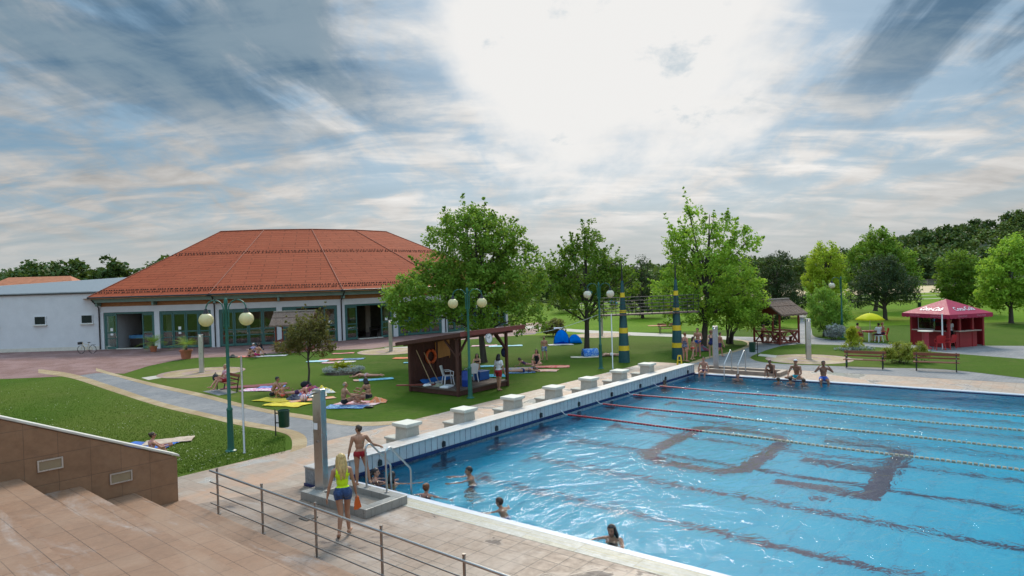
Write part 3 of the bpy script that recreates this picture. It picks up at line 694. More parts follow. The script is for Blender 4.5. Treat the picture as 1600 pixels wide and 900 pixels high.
# inside: floor, back wall, ceiling, curtains, tables
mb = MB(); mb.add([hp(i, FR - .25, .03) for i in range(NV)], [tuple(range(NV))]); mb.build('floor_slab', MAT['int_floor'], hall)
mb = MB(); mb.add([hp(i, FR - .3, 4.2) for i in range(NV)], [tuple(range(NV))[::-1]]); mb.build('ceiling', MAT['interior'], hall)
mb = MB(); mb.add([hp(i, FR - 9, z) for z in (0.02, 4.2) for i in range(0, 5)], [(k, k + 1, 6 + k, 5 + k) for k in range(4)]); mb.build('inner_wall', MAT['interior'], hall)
r_ = random.Random(8); mb = MB(); mc = MB(); mt = MB()
for i in range(0, 4):
    for k in range(9):
        mb = MB(); a, x, n, L = facade_frame(i); u_ = r_.uniform(.5, L - .5); dpt = r_.uniform(1.6, 6.5); q = a + x * u_ - n * dpt
        mb.box((q.x, q.y, .74), (1.3, .75, .05), r_.uniform(0, 3)); mb.cyl((q.x, q.y, .03), (q.x, q.y, .74), .05, 6)
        for s_ in range(3):
            w_ = q + Vector((r_.uniform(-1, 1), r_.uniform(-1, 1), 0)); mb.box((w_.x, w_.y, .45), (.42, .42, .05), r_.uniform(0, 3)); mb.box((w_.x + .18, w_.y, .72), (.05, .42, .5)); mb.box((w_.x, w_.y, .24), (.35, .35, .38))
        mb.build('table_set', MAT['furniture'], hall)
    for k in range(6):
        a, x, n, L = facade_frame(i); q = a + x * r_.uniform(.6, L - .6) - n * r_.uniform(2.4, 5.5); mc = MB(); mc.box((q.x, q.y, 2.0), (.5, .12, 3.6), PHI + (i + .5) * DPH); mc.build('curtain', MAT['curtain'], hall)
a, x, n, L = facade_frame(0); q = a + x * 2.6 - n * 2.2; mt.box((q.x, q.y, .95), (2.4, .8, .28), PHI + .5 * DPH); mt.box((q.x, q.y, .5), (2.2, .7, .7), PHI + .5 * DPH, mi=1); mt.build('display_table', [MAT['blue_cloth'], MAT['furniture']], hall)
# bays: (facet, half, kind of opening)
def bay(i, half, openings):
    x0 = .36 if half == 0 else LL / 2 + .26; x1 = LL / 2 - .26 if half == 0 else LL - .36
    W_ = x1 - x0; zt = 3.26; fw = .13; n = 4; pw_ = W_ / n
    fr = MB()
    fbox(fr, i, x0, x1, -.14, -.02, zt - .14, zt); fbox(fr, i, x0, x0 + fw, -.14, -.02, .03, zt - .14); fbox(fr, i, x1 - fw, x1, -.14, -.02, .03, zt - .14)
    fo = fr.build('door_frame', MAT['green_frame'], hall)
    k = 0
    while k < n:
        if k in openings: k += 1; continue
        a0 = x0 + pw_ * k + (fw if k == 0 else .015); a1 = x0 + pw_ * (k + 1) - (fw if k == n - 1 else .015); dm = MB(); s_ = .11
        fbox(dm, i, a0, a0 + s_, -.12, -.05, .04, zt - .15); fbox(dm, i, a1 - s_, a1, -.12, -.05, .04, zt - .15)
        for z0, z1 in ((.04, .24), (.92, 1.0), (1.42, 1.52), (zt - .30, zt - .15)): fbox(dm, i, a0 + s_, a1 - s_, -.12, -.05, z0, z1)
        do = dm.build('glazed_door', MAT['green_frame'], hall)
        gm = MB(); fbox(gm, i, a0 + s_, a1 - s_, -.095, -.08, .24, zt - .30); gm.build('pane', MAT['glass'], do)
        hm = MB(); fbox(hm, i, a1 - .07, a1 - .03, -.05, -.0, 1.0, 1.16); hm.build('handle', MAT['dark_steel'], do)
        if (i, half, k) in ((0, 0, 0), (1, 1, 3), (2, 0, 3), (0, 1, 1), (2, 1, 1)):
            pm = MB(); zz = 1.62
            for q in range(2 if i == 0 else 1): fbox(pm, i, (a0 + a1) / 2 - .13, (a0 + a1) / 2 + .13, -.078, -.072, zz - q * .38, zz + .26 - q * .38)
            pm.build('notice', MAT['paper'], do)
        k += 1
bay(0, 0, (1, 2)); bay(0, 1, ()); bay(1, 0, ()); bay(1, 1, (1, 2)); bay(2, 0, (1, 2)); bay(2, 1, ()); bay(3, 0, ()); bay(3, 1, (1,)); 
sl = MB()
for i, h in ((0, 0), (1, 1), (2, 0)):
    x0 = .36 if h == 0 else LL / 2 + .26; fbox(sl, i, x0 + 1.2, x0 + 3.6, -.3, .25, .03, .09)
sl.build('door_sill', MAT['coping'], hall)

# the white annex at the left end with its zinc roof, and an orange roofed house behind
FC = HC + hp(0, FR, 0)
an = empty('annex_building', (-45, FC.y + 4.02, 0), 0, 'white rendered annex with a small high window left of the hall', 'building')
ax1 = FC.x + 45.3; y0 = -4.0
mb = MB(); mb.box((-8.2 + ax1 / 2 + .9, y0 + 5, 2.55), (16.4 + ax1 - 1.8 + 1.8, 10, 5.1)); mb.build('wall', MAT['white_wall'], an)
mb = MB(); mb.add([(-18, y0 - .1, 5.1), (ax1 - .3, y0 - .1, 5.1), (ax1 + 2.5, y0 + 8, 6.6), (-18, y0 + 8, 5.5), (-18, y0 - .1, 5.2), (ax1 - .3, y0 - .1, 5.2), (ax1 + 2.5, y0 + 8, 6.7), (-18, y0 + 8, 5.6)], [(3, 2, 1, 0), (4, 5, 6, 7), (0, 1, 5, 4), (1, 2, 6, 5), (2, 3, 7, 6), (3, 0, 4, 7)])
mb.build('roof', MAT['roof_metal'], an); mb = MB(); mb.box((-8.2 + ax1 / 2 + .9, y0 - .06, 5.06), (16.4 + ax1 + .2, .14, .10)); mb.build('gutter', MAT['black_gutter'], an); mb = MB(); mb.box((-8.2 + ax1 / 2 + .9, y0 - .012, .16), (16.4 + ax1, .02, .32)); mb.build('plinth', MAT['coping'], an)
for wx in (ax1 - 1.45, ax1 - 5.6, ax1 - 9.8):
    mb = MB(); mb.box((wx, y0 - .03, 2.75), (1.05, .10, .8)); wn = mb.build('window', MAT['white_wall'], an); m2 = MB(); m2.box((wx, y0 - .085, 2.75), (.9, .02, .66)); m2.build('pane', plain('dark_pane', (.02, .025, .03), .08), wn)
    m3 = MB(); m3.box((wx, y0 - .08, 2.32), (1.2, .2, .06)); m3.build('sill', MAT['coping'], wn)
hs = empty('tiled_house', (-58, 84, 0), R(8), 'small house with an orange tiled roof behind the white annex', 'house')
mb = MB(); mb.box((0, 0, 2.4), (12, 9, 4.8)); mb.build('wall', MAT['white_wall'], hs)
mb = MB(); mb.add([(-6.6, -5.2, 4.7), (6.6, -5.2, 4.7), (6.6, 5.2, 4.7), (-6.6, 5.2, 4.7), (-3.5, 0, 7.2), (3.5, 0, 7.2)], [(0, 1, 5, 4), (1, 2, 5), (2, 3, 4, 5), (3, 0, 4), (3, 2, 1, 0)])
mb.build('roof', plain('orange_tile', (.42, .15, .07), .8, .25, 2), hs)

# ------------------------------------------------------------------ trees
def leaf_mat(name, a, b, trans=.45, c3=None):
    a, b = sh(a, LEAF_GAIN.get(name, 2.4)), sh(b, LEAF_GAIN.get(name, 2.4))
    t = NT(name); ri = t.n('ShaderNodeNewGeometry').outputs['Random Per Island']; v = t.coord('Object')
    n1 = t.noise(v, .8, 3, .6); f = t.math('ADD', t.math('MULTIPLY', ri, .6), t.math('MULTIPLY', t.ramp(n1, .3, .7), .45), True)
    c = t.mix(f, a, b)
    if c3: c = t.mix(t.ramp(t.noise(v, .55, 2, .5), .52, .66, 0, .8), c, c3)
    d = t.pbr(c, .6, 0, .14); tl = t.n('ShaderNodeBsdfTranslucent'); t.set(tl.inputs[0], t.mix(.35, c, (.22, .30, .02)))
    ms = t.n('ShaderNodeMixShader'); ms.inputs[0].default_value = trans; t.l(d, ms.inputs[1]); t.l(tl.outputs[0], ms.inputs[2])
    return t.done(ms.outputs[0])
LEAF_GAIN = dict(leaf_far=2.1, leaf_far_light=2.0, leaf_silver=1.0, leaf_yellow=1.2, needle=1.25, needle_blue=1.15, leaf_copper=1.7, leaf_dark=3.2)
MAT['bark'] = wood('bark', (.075, .06, .05), 'z', .9, sc=.3)
MAT['bark_pale'] = wood('pale_bark', (.16, .14, .115), 'z', .9, sc=.3)
LEAF = dict(plane=leaf_mat('leaf_plane', (.036, .080, .010), (.125, .190, .026)), dark=leaf_mat('leaf_dark', (.028, .056, .008), (.068, .108, .013)),
            maple=leaf_mat('leaf_maple', (.06, .12, .014), (.20, .29, .035), .5), lime=leaf_mat('leaf_lime', (.11, .16, .012), (.26, .30, .03), .5),
            copper=leaf_mat('leaf_copper', (.06, .06, .022), (.13, .105, .035), .4, (.16, .075, .035)), pine=leaf_mat('needle', (.013, .030, .011), (.037, .064, .020), .15),
            pinelight=leaf_mat('needle_blue', (.022, .044, .020), (.052, .086, .036), .15), bush=leaf_mat('leaf_bush', (.06, .12, .016), (.15, .24, .04), .45),
            far=leaf_mat('leaf_far', (.018, .036, .011), (.046, .074, .020), .2), far2=leaf_mat('leaf_far_light', (.032, .056, .014), (.080, .114, .026), .25), palm=leaf_mat('leaf_palm', (.06, .10, .012), (.16, .20, .03), .4),
            silver=leaf_mat('leaf_silver', (.25, .28, .26), (.45, .48, .46), .2), yellow=leaf_mat('leaf_yellow', (.22, .28, .02), (.42, .42, .04), .45), shrub=leaf_mat('leaf_shrub', (.07, .095, .012), (.19, .18, .03), .4))
def leaves(C, per, rad, size, rng, elong=1.5, flat=.55, droop=.2):
    """per leaf-quads round every cluster centre, as one array"""
    n = len(C) * per; c = np.repeat(C, per, 0); rr = np.repeat(rad if np.ndim(rad) else np.full(len(C), rad), per)
    d = rng.normal(size=(n, 3)); d /= np.linalg.norm(d, axis=1)[:, None]; d[:, 2] *= .8
    p = c + d * (rr * rng.random(n) ** .55)[:, None]
    nm = rng.normal(size=(n, 3)); nm[:, 2] = np.abs(nm[:, 2]) + flat; nm /= np.linalg.norm(nm, axis=1)[:, None]
    ax = np.cross(nm, rng.normal(size=(n, 3))); ax /= np.linalg.norm(ax, axis=1)[:, None]; ax[:, 2] -= droop; bx = np.cross(nm, ax)
    s_ = size * rng.uniform(.6, 1.35, n)[:, None]; w_ = s_ / elong
    V = np.stack([p - ax * s_ * .5, p + bx * w_ * .5 - nm * s_ * .07, p + ax * s_ * .5 - nm * s_ * .12, p - bx * w_ * .5 - nm * s_ * .07], 1).reshape(-1, 3)
    return V, np.arange(n * 4).reshape(-1, 4)
def crown_points(lobes, n, rng, shell=.55):
    vol = np.array([l[3] * l[4] * l[5] for l in lobes]); k = rng.choice(len(lobes), n, p=vol / vol.sum()); L = np.array(lobes)[k]
    d = rng.normal(size=(n, 3)); d /= np.linalg.norm(d, axis=1)[:, None]
    return L[:, :3] + d * L[:, 3:6] * (shell + (1 - shell) * rng.random(n) ** .6)[:, None]
def tree(name, base, lobes, leaf, seed, label, group=None, ncl=400, per=42, crad=.45, lsize=.17, trunk=(.17, .06), th=2.0, elong=1.5, limbs=14, bark='bark', cat='tree', shell=.5, sprigs=0, stems=1):
    rng = np.random.default_rng(seed); root = empty(name, base, 0, label, cat, group)
    C = crown_points(lobes, ncl, rng, shell)
    top = max(l[2] + l[5] for l in lobes); cx_ = np.mean([l[0] for l in lobes]); cy_ = np.mean([l[1] for l in lobes])
    if sprigs:                             # thin shoots that break the outline
        up = C[C[:, 2] > np.quantile(C[:, 2], .45)]; k = rng.choice(len(up), sprigs); out = up[k]; d = out - np.array([cx_, cy_, top * .45]); d /= np.linalg.norm(d, axis=1)[:, None]; d[:, 2] += .5
        sl_ = rng.uniform(.35, .95, sprigs)[:, None]
        C = np.concatenate([C] + [out + d * t * sl_ + rng.normal(0, .05, out.shape) for t in (.2, .4, .6, .78, .95)]); rad = np.concatenate([np.full(ncl, crad)] + [np.full(sprigs, crad * q) for q in (.72, .6, .48, .34, .2)])
    else: rad = np.full(len(C), crad)
    rad = rad * rng.uniform(.7, 1.3, len(rad))
    C[:, 2] = np.maximum(C[:, 2], .35)
    V, Q = leaves(C[:ncl], per, rad[:ncl], lsize, rng, elong)
    if sprigs:
        V2, Q2 = leaves(C[ncl:], max(6, per // 3), rad[ncl:], lsize * .9, rng, elong); V = np.concatenate([V, V2]); Q = np.arange(len(V)).reshape(-1, 4)
    link('crown', np_mesh('crown', V, Q, LEAF[leaf]), root)
    tb = MB(); r0, r1 = trunk
    for s_ in range(stems):
        ox, oy = (0, 0) if stems == 1 else (rng.uniform(-.3, .3), rng.uniform(-.3, .3))
        tp = [Vector((ox, oy, -.08)), Vector((ox, oy, .18)), Vector((ox + cx_ * .1 + rng.uniform(-.06, .06), oy + rng.uniform(-.06, .06), th * .55)), Vector((ox * 2 + cx_ * .3, oy * 2 + cy_ * .3, th)), Vector((ox * 2.5 + cx_ * .6, oy * 2.5 + cy_ * .6, (th + top) * .5)), Vector((ox * 3 + cx_ * .8, oy * 3 + cy_ * .8, top * .9))]
        tb.tube(tp, [r0 * 1.35, r0, r0 * .88, r0 * .75, (r0 + r1) * .35, r1 * .3], 10)
    for k in range(limbs):
        c = Vector(C[rng.integers(len(C))]); z0 = th * rng.uniform(.75, 1.05) + (top - th) * rng.uniform(0, .5) * (c.z > th + (top - th) * .4)
        s_ = Vector((cx_ * .5 * z0 / top, cy_ * .5 * z0 / top, min(z0, c.z - .1 if c.z > th else z0))); mid = s_.lerp(c, .5) + Vector((0, 0, .25))
        tb.tube([s_, mid, c], [r0 * .38, r0 * .22, .012], 6)
        for q in range(3):
            c2 = Vector(C[np.argmin(((C - np.array(c)) ** 2).sum(1) + rng.random(len(C)) * 3)]); tb.tube([mid.lerp(c, rng.uniform(.2, .8)), c2], [r0 * .12, .008], 5)
    tb.build('trunk', MAT[bark], root, smooth=True)
    return root
D43 = 43.1 / 1067.6
tree('broadleaf_tree', G(756, 566), [(-.6, .3, 7.2, 2.9, 2.7, 2.5), (-3.4, 0, 4.2, 2.7, 2.6, 1.9), (.3, -1, 4.2, 2.8, 2.4, 2.2), (2.2, .3, 5.4, 2.1, 2.3, 2.2), (-1.5, 1, 5.6, 2.8, 2.4, 2.0), (2.6, 0, 2.9, 1.8, 1.8, 1.1), (-.4, .2, 8.4, 2.0, 1.8, 1.35), (1.6, 0, 7.2, 1.6, 1.6, 1.3), (-4.2, -.4, 3.0, 1.4, 1.4, 1.0)],
     'plane', 21, 'large bushy broadleaf tree behind the wooden lifeguard hut', ncl=820, per=44, crad=.50, lsize=.19, trunk=(.22, .07), th=1.9, limbs=22, sprigs=36)
tree('slender_tree', G(917, 546), [(0, 0, 5.6, 2.5, 2.3, 1.9), (-2.1, 0, 4.4, 1.8, 1.7, 1.6), (2.2, 0, 4.3, 1.8, 1.6, 1.5), (.3, 0, 7.3, 1.2, 1.2, 1.3), (.6, 0, 8.3, .5, .5, 1.0), (-1.6, 0, 6.4, 1.1, 1.1, 1.0), (2.0, 0, 6.0, .9, .9, .9), (0, 0, 3.0, 2.2, 1.8, .9)],
     'dark', 22, 'dark green open crowned tree behind the twin globe lamp nearest the banded pylons', ncl=330, per=38, crad=.42, lsize=.18, trunk=(.20, .05), th=2.0, limbs=22, sprigs=60)
tree('maple_tree', G(1100, 541), [(.4, 0, 4.6, 3.6, 2.8, 2.2), (-1.6, -.4, 2.5, 1.9, 1.8, 1.1), (1.6, -.6, 2.3, 2.2, 1.8, 1.1), (-2.2, 0, 3.9, 2.0, 2.0, 1.6), (2.7, 0, 3.4, 2.0, 2.0, 1.6), (3.2, -.6, 2.6, 1.6, 1.6, 1.2), (0, 0, 6.9, 2.4, 2.2, 1.9), (2.2, 0, 7.3, 1.8, 1.7, 1.3), (-.4, 0, 9.0, 1.0, 1.0, 1.3), (-1.6, 0, 7.6, 1.0, 1.0, 1.0), (1.4, 0, 8.9, .8, .8, .9), (3.4, 0, 7.5, 1.0, 1.0, .9)],
     'maple', 23, 'tall yellow green maple with an airy top beside the banded pylons', ncl=560, per=38, crad=.44, lsize=.19, trunk=(.23, .06), th=2.1, limbs=26, sprigs=90)
tree('multistem_tree', G(1138, 537), [(.3, 0, 2.8, 1.6, 1.5, 1.5), (1.2, -.2, 2.0, 1.1, 1.1, .9), (-.5, 0, 3.7, 1.2, 1.2, 1.0)], 'maple', 24, 'low yellow green tree with several stems right of the tall maple', ncl=190, per=40, crad=.4, lsize=.17, trunk=(.07, .03), th=1.2, limbs=8, stems=6)
tree('copper_tree', G(482, 606), [(.0, 0, 2.6, 1.05, 1.0, .75), (-.9, 0, 2.1, .75, .7, .5), (.75, 0, 2.1, .65, .65, .5), (.1, 0, 3.2, .5, .5, .45), (.5, 0, 2.9, .55, .5, .5)],
     'copper', 25, 'young tree with coppery olive leaves on the sunbathing lawn', ncl=190, per=36, crad=.24, lsize=.105, trunk=(.055, .02), th=1.5, limbs=12, shell=.35, sprigs=24)
# right hand side
tree('conifer', G(1214, 497), [(0, 0, 3.2, 3.0, 2.6, 2.0), (.2, 0, 5.6, 1.9, 1.8, 1.8), (.4, 0, 1.9, 3.4, 2.6, 1.3)], 'pine', 26, 'dark conifer behind the thatched picnic hut', ncl=380, per=36, crad=.55, lsize=.30, trunk=(.2, .06), th=1.6, elong=4)
tree('conifer', G(1004, 497), [(0, 0, 3.4, 2.3, 2.0, 2.2), (.1, 0, 5.8, 1.2, 1.2, 1.6), (0, 0, 1.8, 2.6, 2.2, 1.3)], 'pine', 27, 'dark conifer standing between the two banded pylons', ncl=300, per=36, crad=.5, lsize=.28, trunk=(.2, .06), th=1.4, elong=4)
tree('pine_tree', G(1383, 500), [(0, 0, 3.3, 3.3, 2.8, 1.6), (-.6, 0, 4.8, 2.4, 2.2, 1.4), (1.6, 0, 2.5, 2.0, 1.8, .9), (-2.2, 0, 2.3, 1.5, 1.5, 1.0), (.2, 0, 5.7, 1.2, 1.2, .9)], 'pinelight', 28, 'round dark pine behind the yellow parasol', ncl=420, per=38, crad=.50, lsize=.30, trunk=(.22, .07), th=1.4, elong=5, limbs=16)
tree('yellowing_tree', G(1290, 492), [(0, 0, 5.8, 2.0, 1.9, 2.1), (-.3, 0, 3.6, 2.4, 2.0, 1.6), (.1, 0, 7.5, 1.1, 1.1, 1.0), (.6, 0, 2.2, 2.3, 2.0, 1.2)], 'lime', 29, 'yellow green rounded tree between the conifer and the pine', ncl=420, per=38, crad=.48, lsize=.21, trunk=(.2, .06), th=1.5)
tree('leafy_tree', G(1368, 486), [(0, 0, 6.4, 3.2, 2.6, 2.4), (2.6, 0, 5.6, 2.5, 2.2, 2.2), (-1.6, 0, 4.4, 2.6, 2.2, 2.2), (3.4, 0, 3.8, 2.2, 2.0, 1.9), (.4, 0, 8.4, 1.8, 1.8, 1.2)], 'plane', 30, 'large bright green tree rising behind the round pine', ncl=520, per=38, crad=.55, lsize=.25, trunk=(.25, .07), th=1.8, sprigs=30)
tree('edge_tree', G(1502, 492), [(0, 0, 3.4, 2.6, 2.2, 2.0), (-.4, 0, 5.2, 1.9, 1.7, 1.5), (.4, 0, 2.0, 2.6, 2.0, 1.3)], 'dark', 31, 'dense green tree behind the red kiosk tent', ncl=360, per=36, crad=.5, lsize=.23, trunk=(.2, .06), th=1.2)
tree('leaning_bush', G(1292, 525.5), [(0, 0, 1.6, 1.45, 1.3, 1.2), (-.3, 0, 2.7, 1.0, 1.0, .9), (1.0, 0, 1.6, 1.0, .9, 1.0), (.8, -.2, 2.5, .7, .7, .6), (-.2, 0, 3.3, .5, .5, .4)], 'bush', 32, 'tall feathery green bush beside the single globe lamp', ncl=250, per=38, crad=.35, lsize=.17, trunk=(.06, .02), th=.8, elong=2.6, limbs=10, cat='bush', stems=4, sprigs=40)
tree('grey_bush', G(1305, 531), [(0, 0, .6, .75, .7, .55)], 'silver', 33, 'small grey green bush at the foot of the feathery bush', ncl=70, per=36, crad=.22, lsize=.10, trunk=(.03, .01), th=.3, limbs=4, cat='bush', stems=3)
tree('round_bush', G(866, 525), [(0, 0, .8, 1.1, 1.0, .7)], 'copper', 34, 'low reddish green bush beside the blue beach tent', ncl=90, per=36, crad=.28, lsize=.13, trunk=(.03, .01), th=.3, limbs=4, cat='bush', stems=3)
tree('round_bush', G(1205, 512), [(0, 0, 1.1, 1.8, 1.4, 1.0), (-1.4, 0, .8, 1.0, 1.0, .7)], 'pine', 35, 'dark low bush behind the picnic hut', ncl=110, per=36, crad=.3, lsize=.16, trunk=(.03, .01), th=.4, limbs=4, cat='bush', stems=3)
for k, (px, py) in enumerate(((1389, 568.5), (1405, 566), (1418, 569), (1438, 566))):
    tree('spiraea_shrub', G(px, py), [(0, 0, .45, .44, .42, .40), (.05, 0, .85, .30, .30, .26)], 'shrub', 40 + k, ('yellowish round shrub just right of the backrest of the left bench', 'yellowish round shrub second from the left bench', 'largest yellowish round shrub between the two benches', 'yellowish round shrub beside the right hand bench')[k], 'shrubs between the benches', ncl=60, per=44, crad=.18, lsize=.08, trunk=(.012, .006), th=.2, limbs=3, cat='shrub', stems=4, elong=2.2)
# trees past the edges of the photograph, and behind the hall
tree('border_tree', G(1580, 505), [(0, 0, 4.2, 2.6, 2.4, 2.2), (.3, 0, 6.2, 1.7, 1.7, 1.5), (-.6, 0, 2.6, 2.2, 2.0, 1.4)], 'maple', 50, 'light green tree at the far right beyond the kiosk', ncl=380, per=36, crad=.5, lsize=.23, trunk=(.2, .06), th=1.6)

# the far-off wood: read as one mass
def wood_mass(name, spots, leaf, seed, hgt=(8, 13), ncl=34, per=17, lsize=.95, label=None):
    rng = np.random.default_rng(seed); VV, k = [], 0
    for (x, y, z) in spots:
        h = rng.uniform(*hgt); w_ = h * rng.uniform(.30, .42)
        C = crown_points([(0, 0, h * .55, w_, w_, h * .40), (rng.uniform(-1, 1), 0, h * .82, w_ * .55, w_ * .55, h * .2)], ncl, rng, .6)
        V, Q = leaves(C, per, w_ * .36, lsize * h / 10, rng, 1.25, .5, .1); VV.append(V + np.array([x, y, z]))
    V = np.concatenate(VV); return tag(link(name, np_mesh(name, V, np.arange(len(V)).reshape(-1, 4), LEAF[leaf])), label, None, None, 'stuff')
r_ = random.Random(4)
sp_ = [];
for k in range(520):
    x, y = r_.uniform(60, 330), 186 + 150 * r_.random(); sp_.append((x, y, hill_z(x, y) - .3))
wood_mass('hillside_forest', sp_, 'far', 61, (6.5, 10.5), ncl=38, per=18)
wood_mass('hillside_forest_edge', [(x, y, hill_z(x, y) - .2) for x, y in ((r_.uniform(60, 220), 182 + 60 * r_.random()) for k in range(70))], 'far2', 62, (6, 10))
wood_mass('far_treeline', [(r_.uniform(-20, 95), r_.uniform(186, 215), -.2) for k in range(120)], 'far2', 63, (6, 9.5))
wood_mass('far_treeline', [(r_.uniform(-25, 60), r_.uniform(138, 160), -.2) for k in range(40)], 'far', 64, (5, 7.5))
wood_mass('far_treeline', [(r_.uniform(-10, 26), r_.uniform(92, 112), -.2) for k in range(17)], 'far2', 65, (4, 6.5), ncl=50, per=30, lsize=.62)
wood_mass('trees_behind_hall', [(r_.uniform(-125, -46), r_.uniform(108, 150), -.2) for k in range(85)], 'far', 66, (7, 11), ncl=50, per=26, lsize=.75)
# ------------------------------------------------------------------ pool furniture
MAT['stone'] = plain('worn_concrete', (.44, .41, .35), .8, .2, 3, bump=.4, bsc=30, bdist=.006)
MAT['stone_top'] = plain('pale_slab', (.58, .55, .47), .7, .14, 4, bump=.3, bsc=40)
MAT['grey_tile'] = brick_mat('grey_rim_tile', (.30, .28, .25), (.26, .245, .22), (.12, .11, .1), .30, .30, .006, 0, .35, stain=(.38, .35, .31), stain_amt=.4)
MAT['wet_tile'] = plain('wet_tile', (.24, .20, .165), .12, .15, 3, bump=.05)
MAT['black_iron'] = plain('black_iron', (.02, .02, .022), .45, .2, 6)
MAT['white_plastic'] = plain('white_plastic', (.70, .71, .73), .4, .06, 4, bump=.03)
MAT['red_plastic'] = plain('red_plastic', (.46, .022, .026), .4, .1, 4, bump=.03)
MAT['lamp_green'] = plain('lamp_green_paint', (.020, .115, .085), .4, .18, 4, bump=.08)
MAT['brown_wood'] = wood('dark_brown_boards', (.085, .032, .022), 'z', .7)
MAT['deck_wood'] = wood('hut_floor_boards', (.12, .085, .07), 'x', .7)
MAT['red_wood'] = wood('red_brown_timber', (.21, .045, .030), 'z', .6)
MAT['red_wood_x'] = wood('red_brown_boards', (.21, .045, .030), 'x', .6)
MAT['bench_wood'] = wood('bench_slats', (.23, .075, .040), 'x', .55)

wall = empty('pool_wall', PO, TH + math.pi / 2, 'white tiled raised wall at the starting block end of the pool', 'wall')
MAT['wall_face'] = brick_mat('white_wall_tile', (.54, .56, .58), (.48, .51, .54), (.05, .06, .08), .25, 3.0, .013, 0, .3, rot=(R(90), 0, 0), stain=(.40, .43, .44), stain_amt=.5)
mb = MB(); mb.box(((18.36 - 4.51) / 2, .275, .10), (18.36 + 4.51, .55, .76)); mb.build('wall_body', MAT['wall_face'], wall, bevel=.015)
mb = MB(); mb.box(((18.36 - 4.51) / 2, .27, .495), (18.36 + 4.56, .60, .05)); mb.build('wall_top', MAT['white_top'], wall, bevel=.015)
mb = MB(); mb.box(((18.36 - 3.5) / 2, -.004, .045), (18.36 + 3.5, .012, .11)); mb.box((-4.53, .275, .045), (.03, .56, .07)); mb.build('tile_stripe', MAT['navy_tile'], wall)
for k in range(-1, 8):
    mb = MB(); mb.box((2.5 * k, -.03, .20), (.13, .05, .14)); mb.cyl((2.5 * k, -.07, .26), (2.5 * k, .0, .26), .05, 10); mb.build('rope_anchor', MAT['black_iron'], wall, bevel=.01)

def start_block(w_):
    root = empty('starting_block', pool(-.88, w_, .008), TH + math.pi / 2, None, 'starting block', 'starting blocks along the raised pool wall')
    mb = MB(); mb.add([(-.28, -.28, 0), (.28, -.28, 0), (.28, .28, 0), (-.28, .28, 0), (-.25, -.25, .80), (.25, -.25, .80), (.25, .25, .80), (-.25, .25, .80)], [(3, 2, 1, 0), (4, 5, 6, 7), (0, 1, 5, 4), (1, 2, 6, 5), (2, 3, 7, 6), (3, 0, 4, 7)]); mb.build('pedestal', MAT['stone'], root, bevel=.02)
    mb = MB(); mb.box((0, 0, .85), (.66, .66, .10)); mb.box((0, 0, .79), (.58, .58, .03)); mb.build('top_slab', MAT['stone_top'], root, bevel=.02)
    mb = MB(); mb.box((0, .53, .17), (.42, .46, .34)); mb.box((0, .53, .375), (.52, .52, .07)); mb.build('step', MAT['stone'], root, bevel=.02)
    return root
def w_at(px, z=.85):
    lo_, hi_ = -3., 20.
    for _ in range(50):
        m = (lo_ + hi_) / 2; d = pool(-.88, m, z) - Vector((0, 0, CAMH)); x = 800 + F * d.dot(CRX) / d.dot(CFW)
        if x < px: lo_ = m
        else: hi_ = m
    return m
blk = None
for k, px in enumerate((636, 725, 801, 865, 920, 968, 1011)):
    if blk is None: blk = b_ = start_block(w_at(px))
    else: b_ = copy_tree(blk); b_.location = pool(-.88, w_at(px), .008)
    b_['label'] = ('pale stone starting block nearest the boy, first along the raised wall', 'pale stone starting block with a bather\'s hand on the wall beside it', 'pale stone starting block third along the wall, before the hut lamp', 'pale stone starting block in the middle of the seven', 'pale stone starting block third from the far end of the wall', 'pale stone starting block second from the far end of the wall', 'pale stone starting block at the far end of the raised wall')[k]

def lane_rope(w_, label):
    root = empty('lane_rope', pool(0, w_, .0), TH, label, 'lane rope', 'lane ropes across the pool')
    def floats(a, b, name, m, m2):
        mb = MB(); x = a; k = 0
        while x < b:
            mb.tube([(x, 0, .040 + .010 * math.sin(x * 1.1 + w_)), (x + .085, 0, .040 + .010 * math.sin((x + .085) * 1.1 + w_))], .036, 8, k % 2); x += .12; k += 1
        return mb.build(name, [m, m2], root)
    floats(.35, 5.6, 'red_floats', MAT['rope_red'], MAT['rope_red2']); floats(5.6, 44.4, 'white_floats', MAT['rope_white'], MAT['rope_grey']); floats(44.4, 49.6, 'red_floats', MAT['rope_red'], MAT['rope_red2'])
    mb = MB(); mb.tube([(0, 0, .2), (.2, 0, .05), (.4, 0, .012), (25, 0, .01), (49.8, 0, .012)], .012, 6); mb.build('cable', MAT['steel'], root)
    return root
MAT['rope_red'] = plain('red_float', (.40, .012, .03), .4, .1); MAT['rope_red2'] = plain('dark_red_float', (.26, .01, .03), .4, .1)
MAT['rope_white'] = plain('cream_float', (.46, .39, .27), .4, .08); MAT['rope_grey'] = plain('grey_float', (.34, .28, .20), .5, .08)
for k, l in enumerate(('red and white lane rope nearest the swimmers', 'second nearest red and white lane rope on the water', 'second farthest red and white lane rope on the water', 'farthest red and white lane rope, by the seated men')): lane_rope(2.5 * (2.5 + k), l)

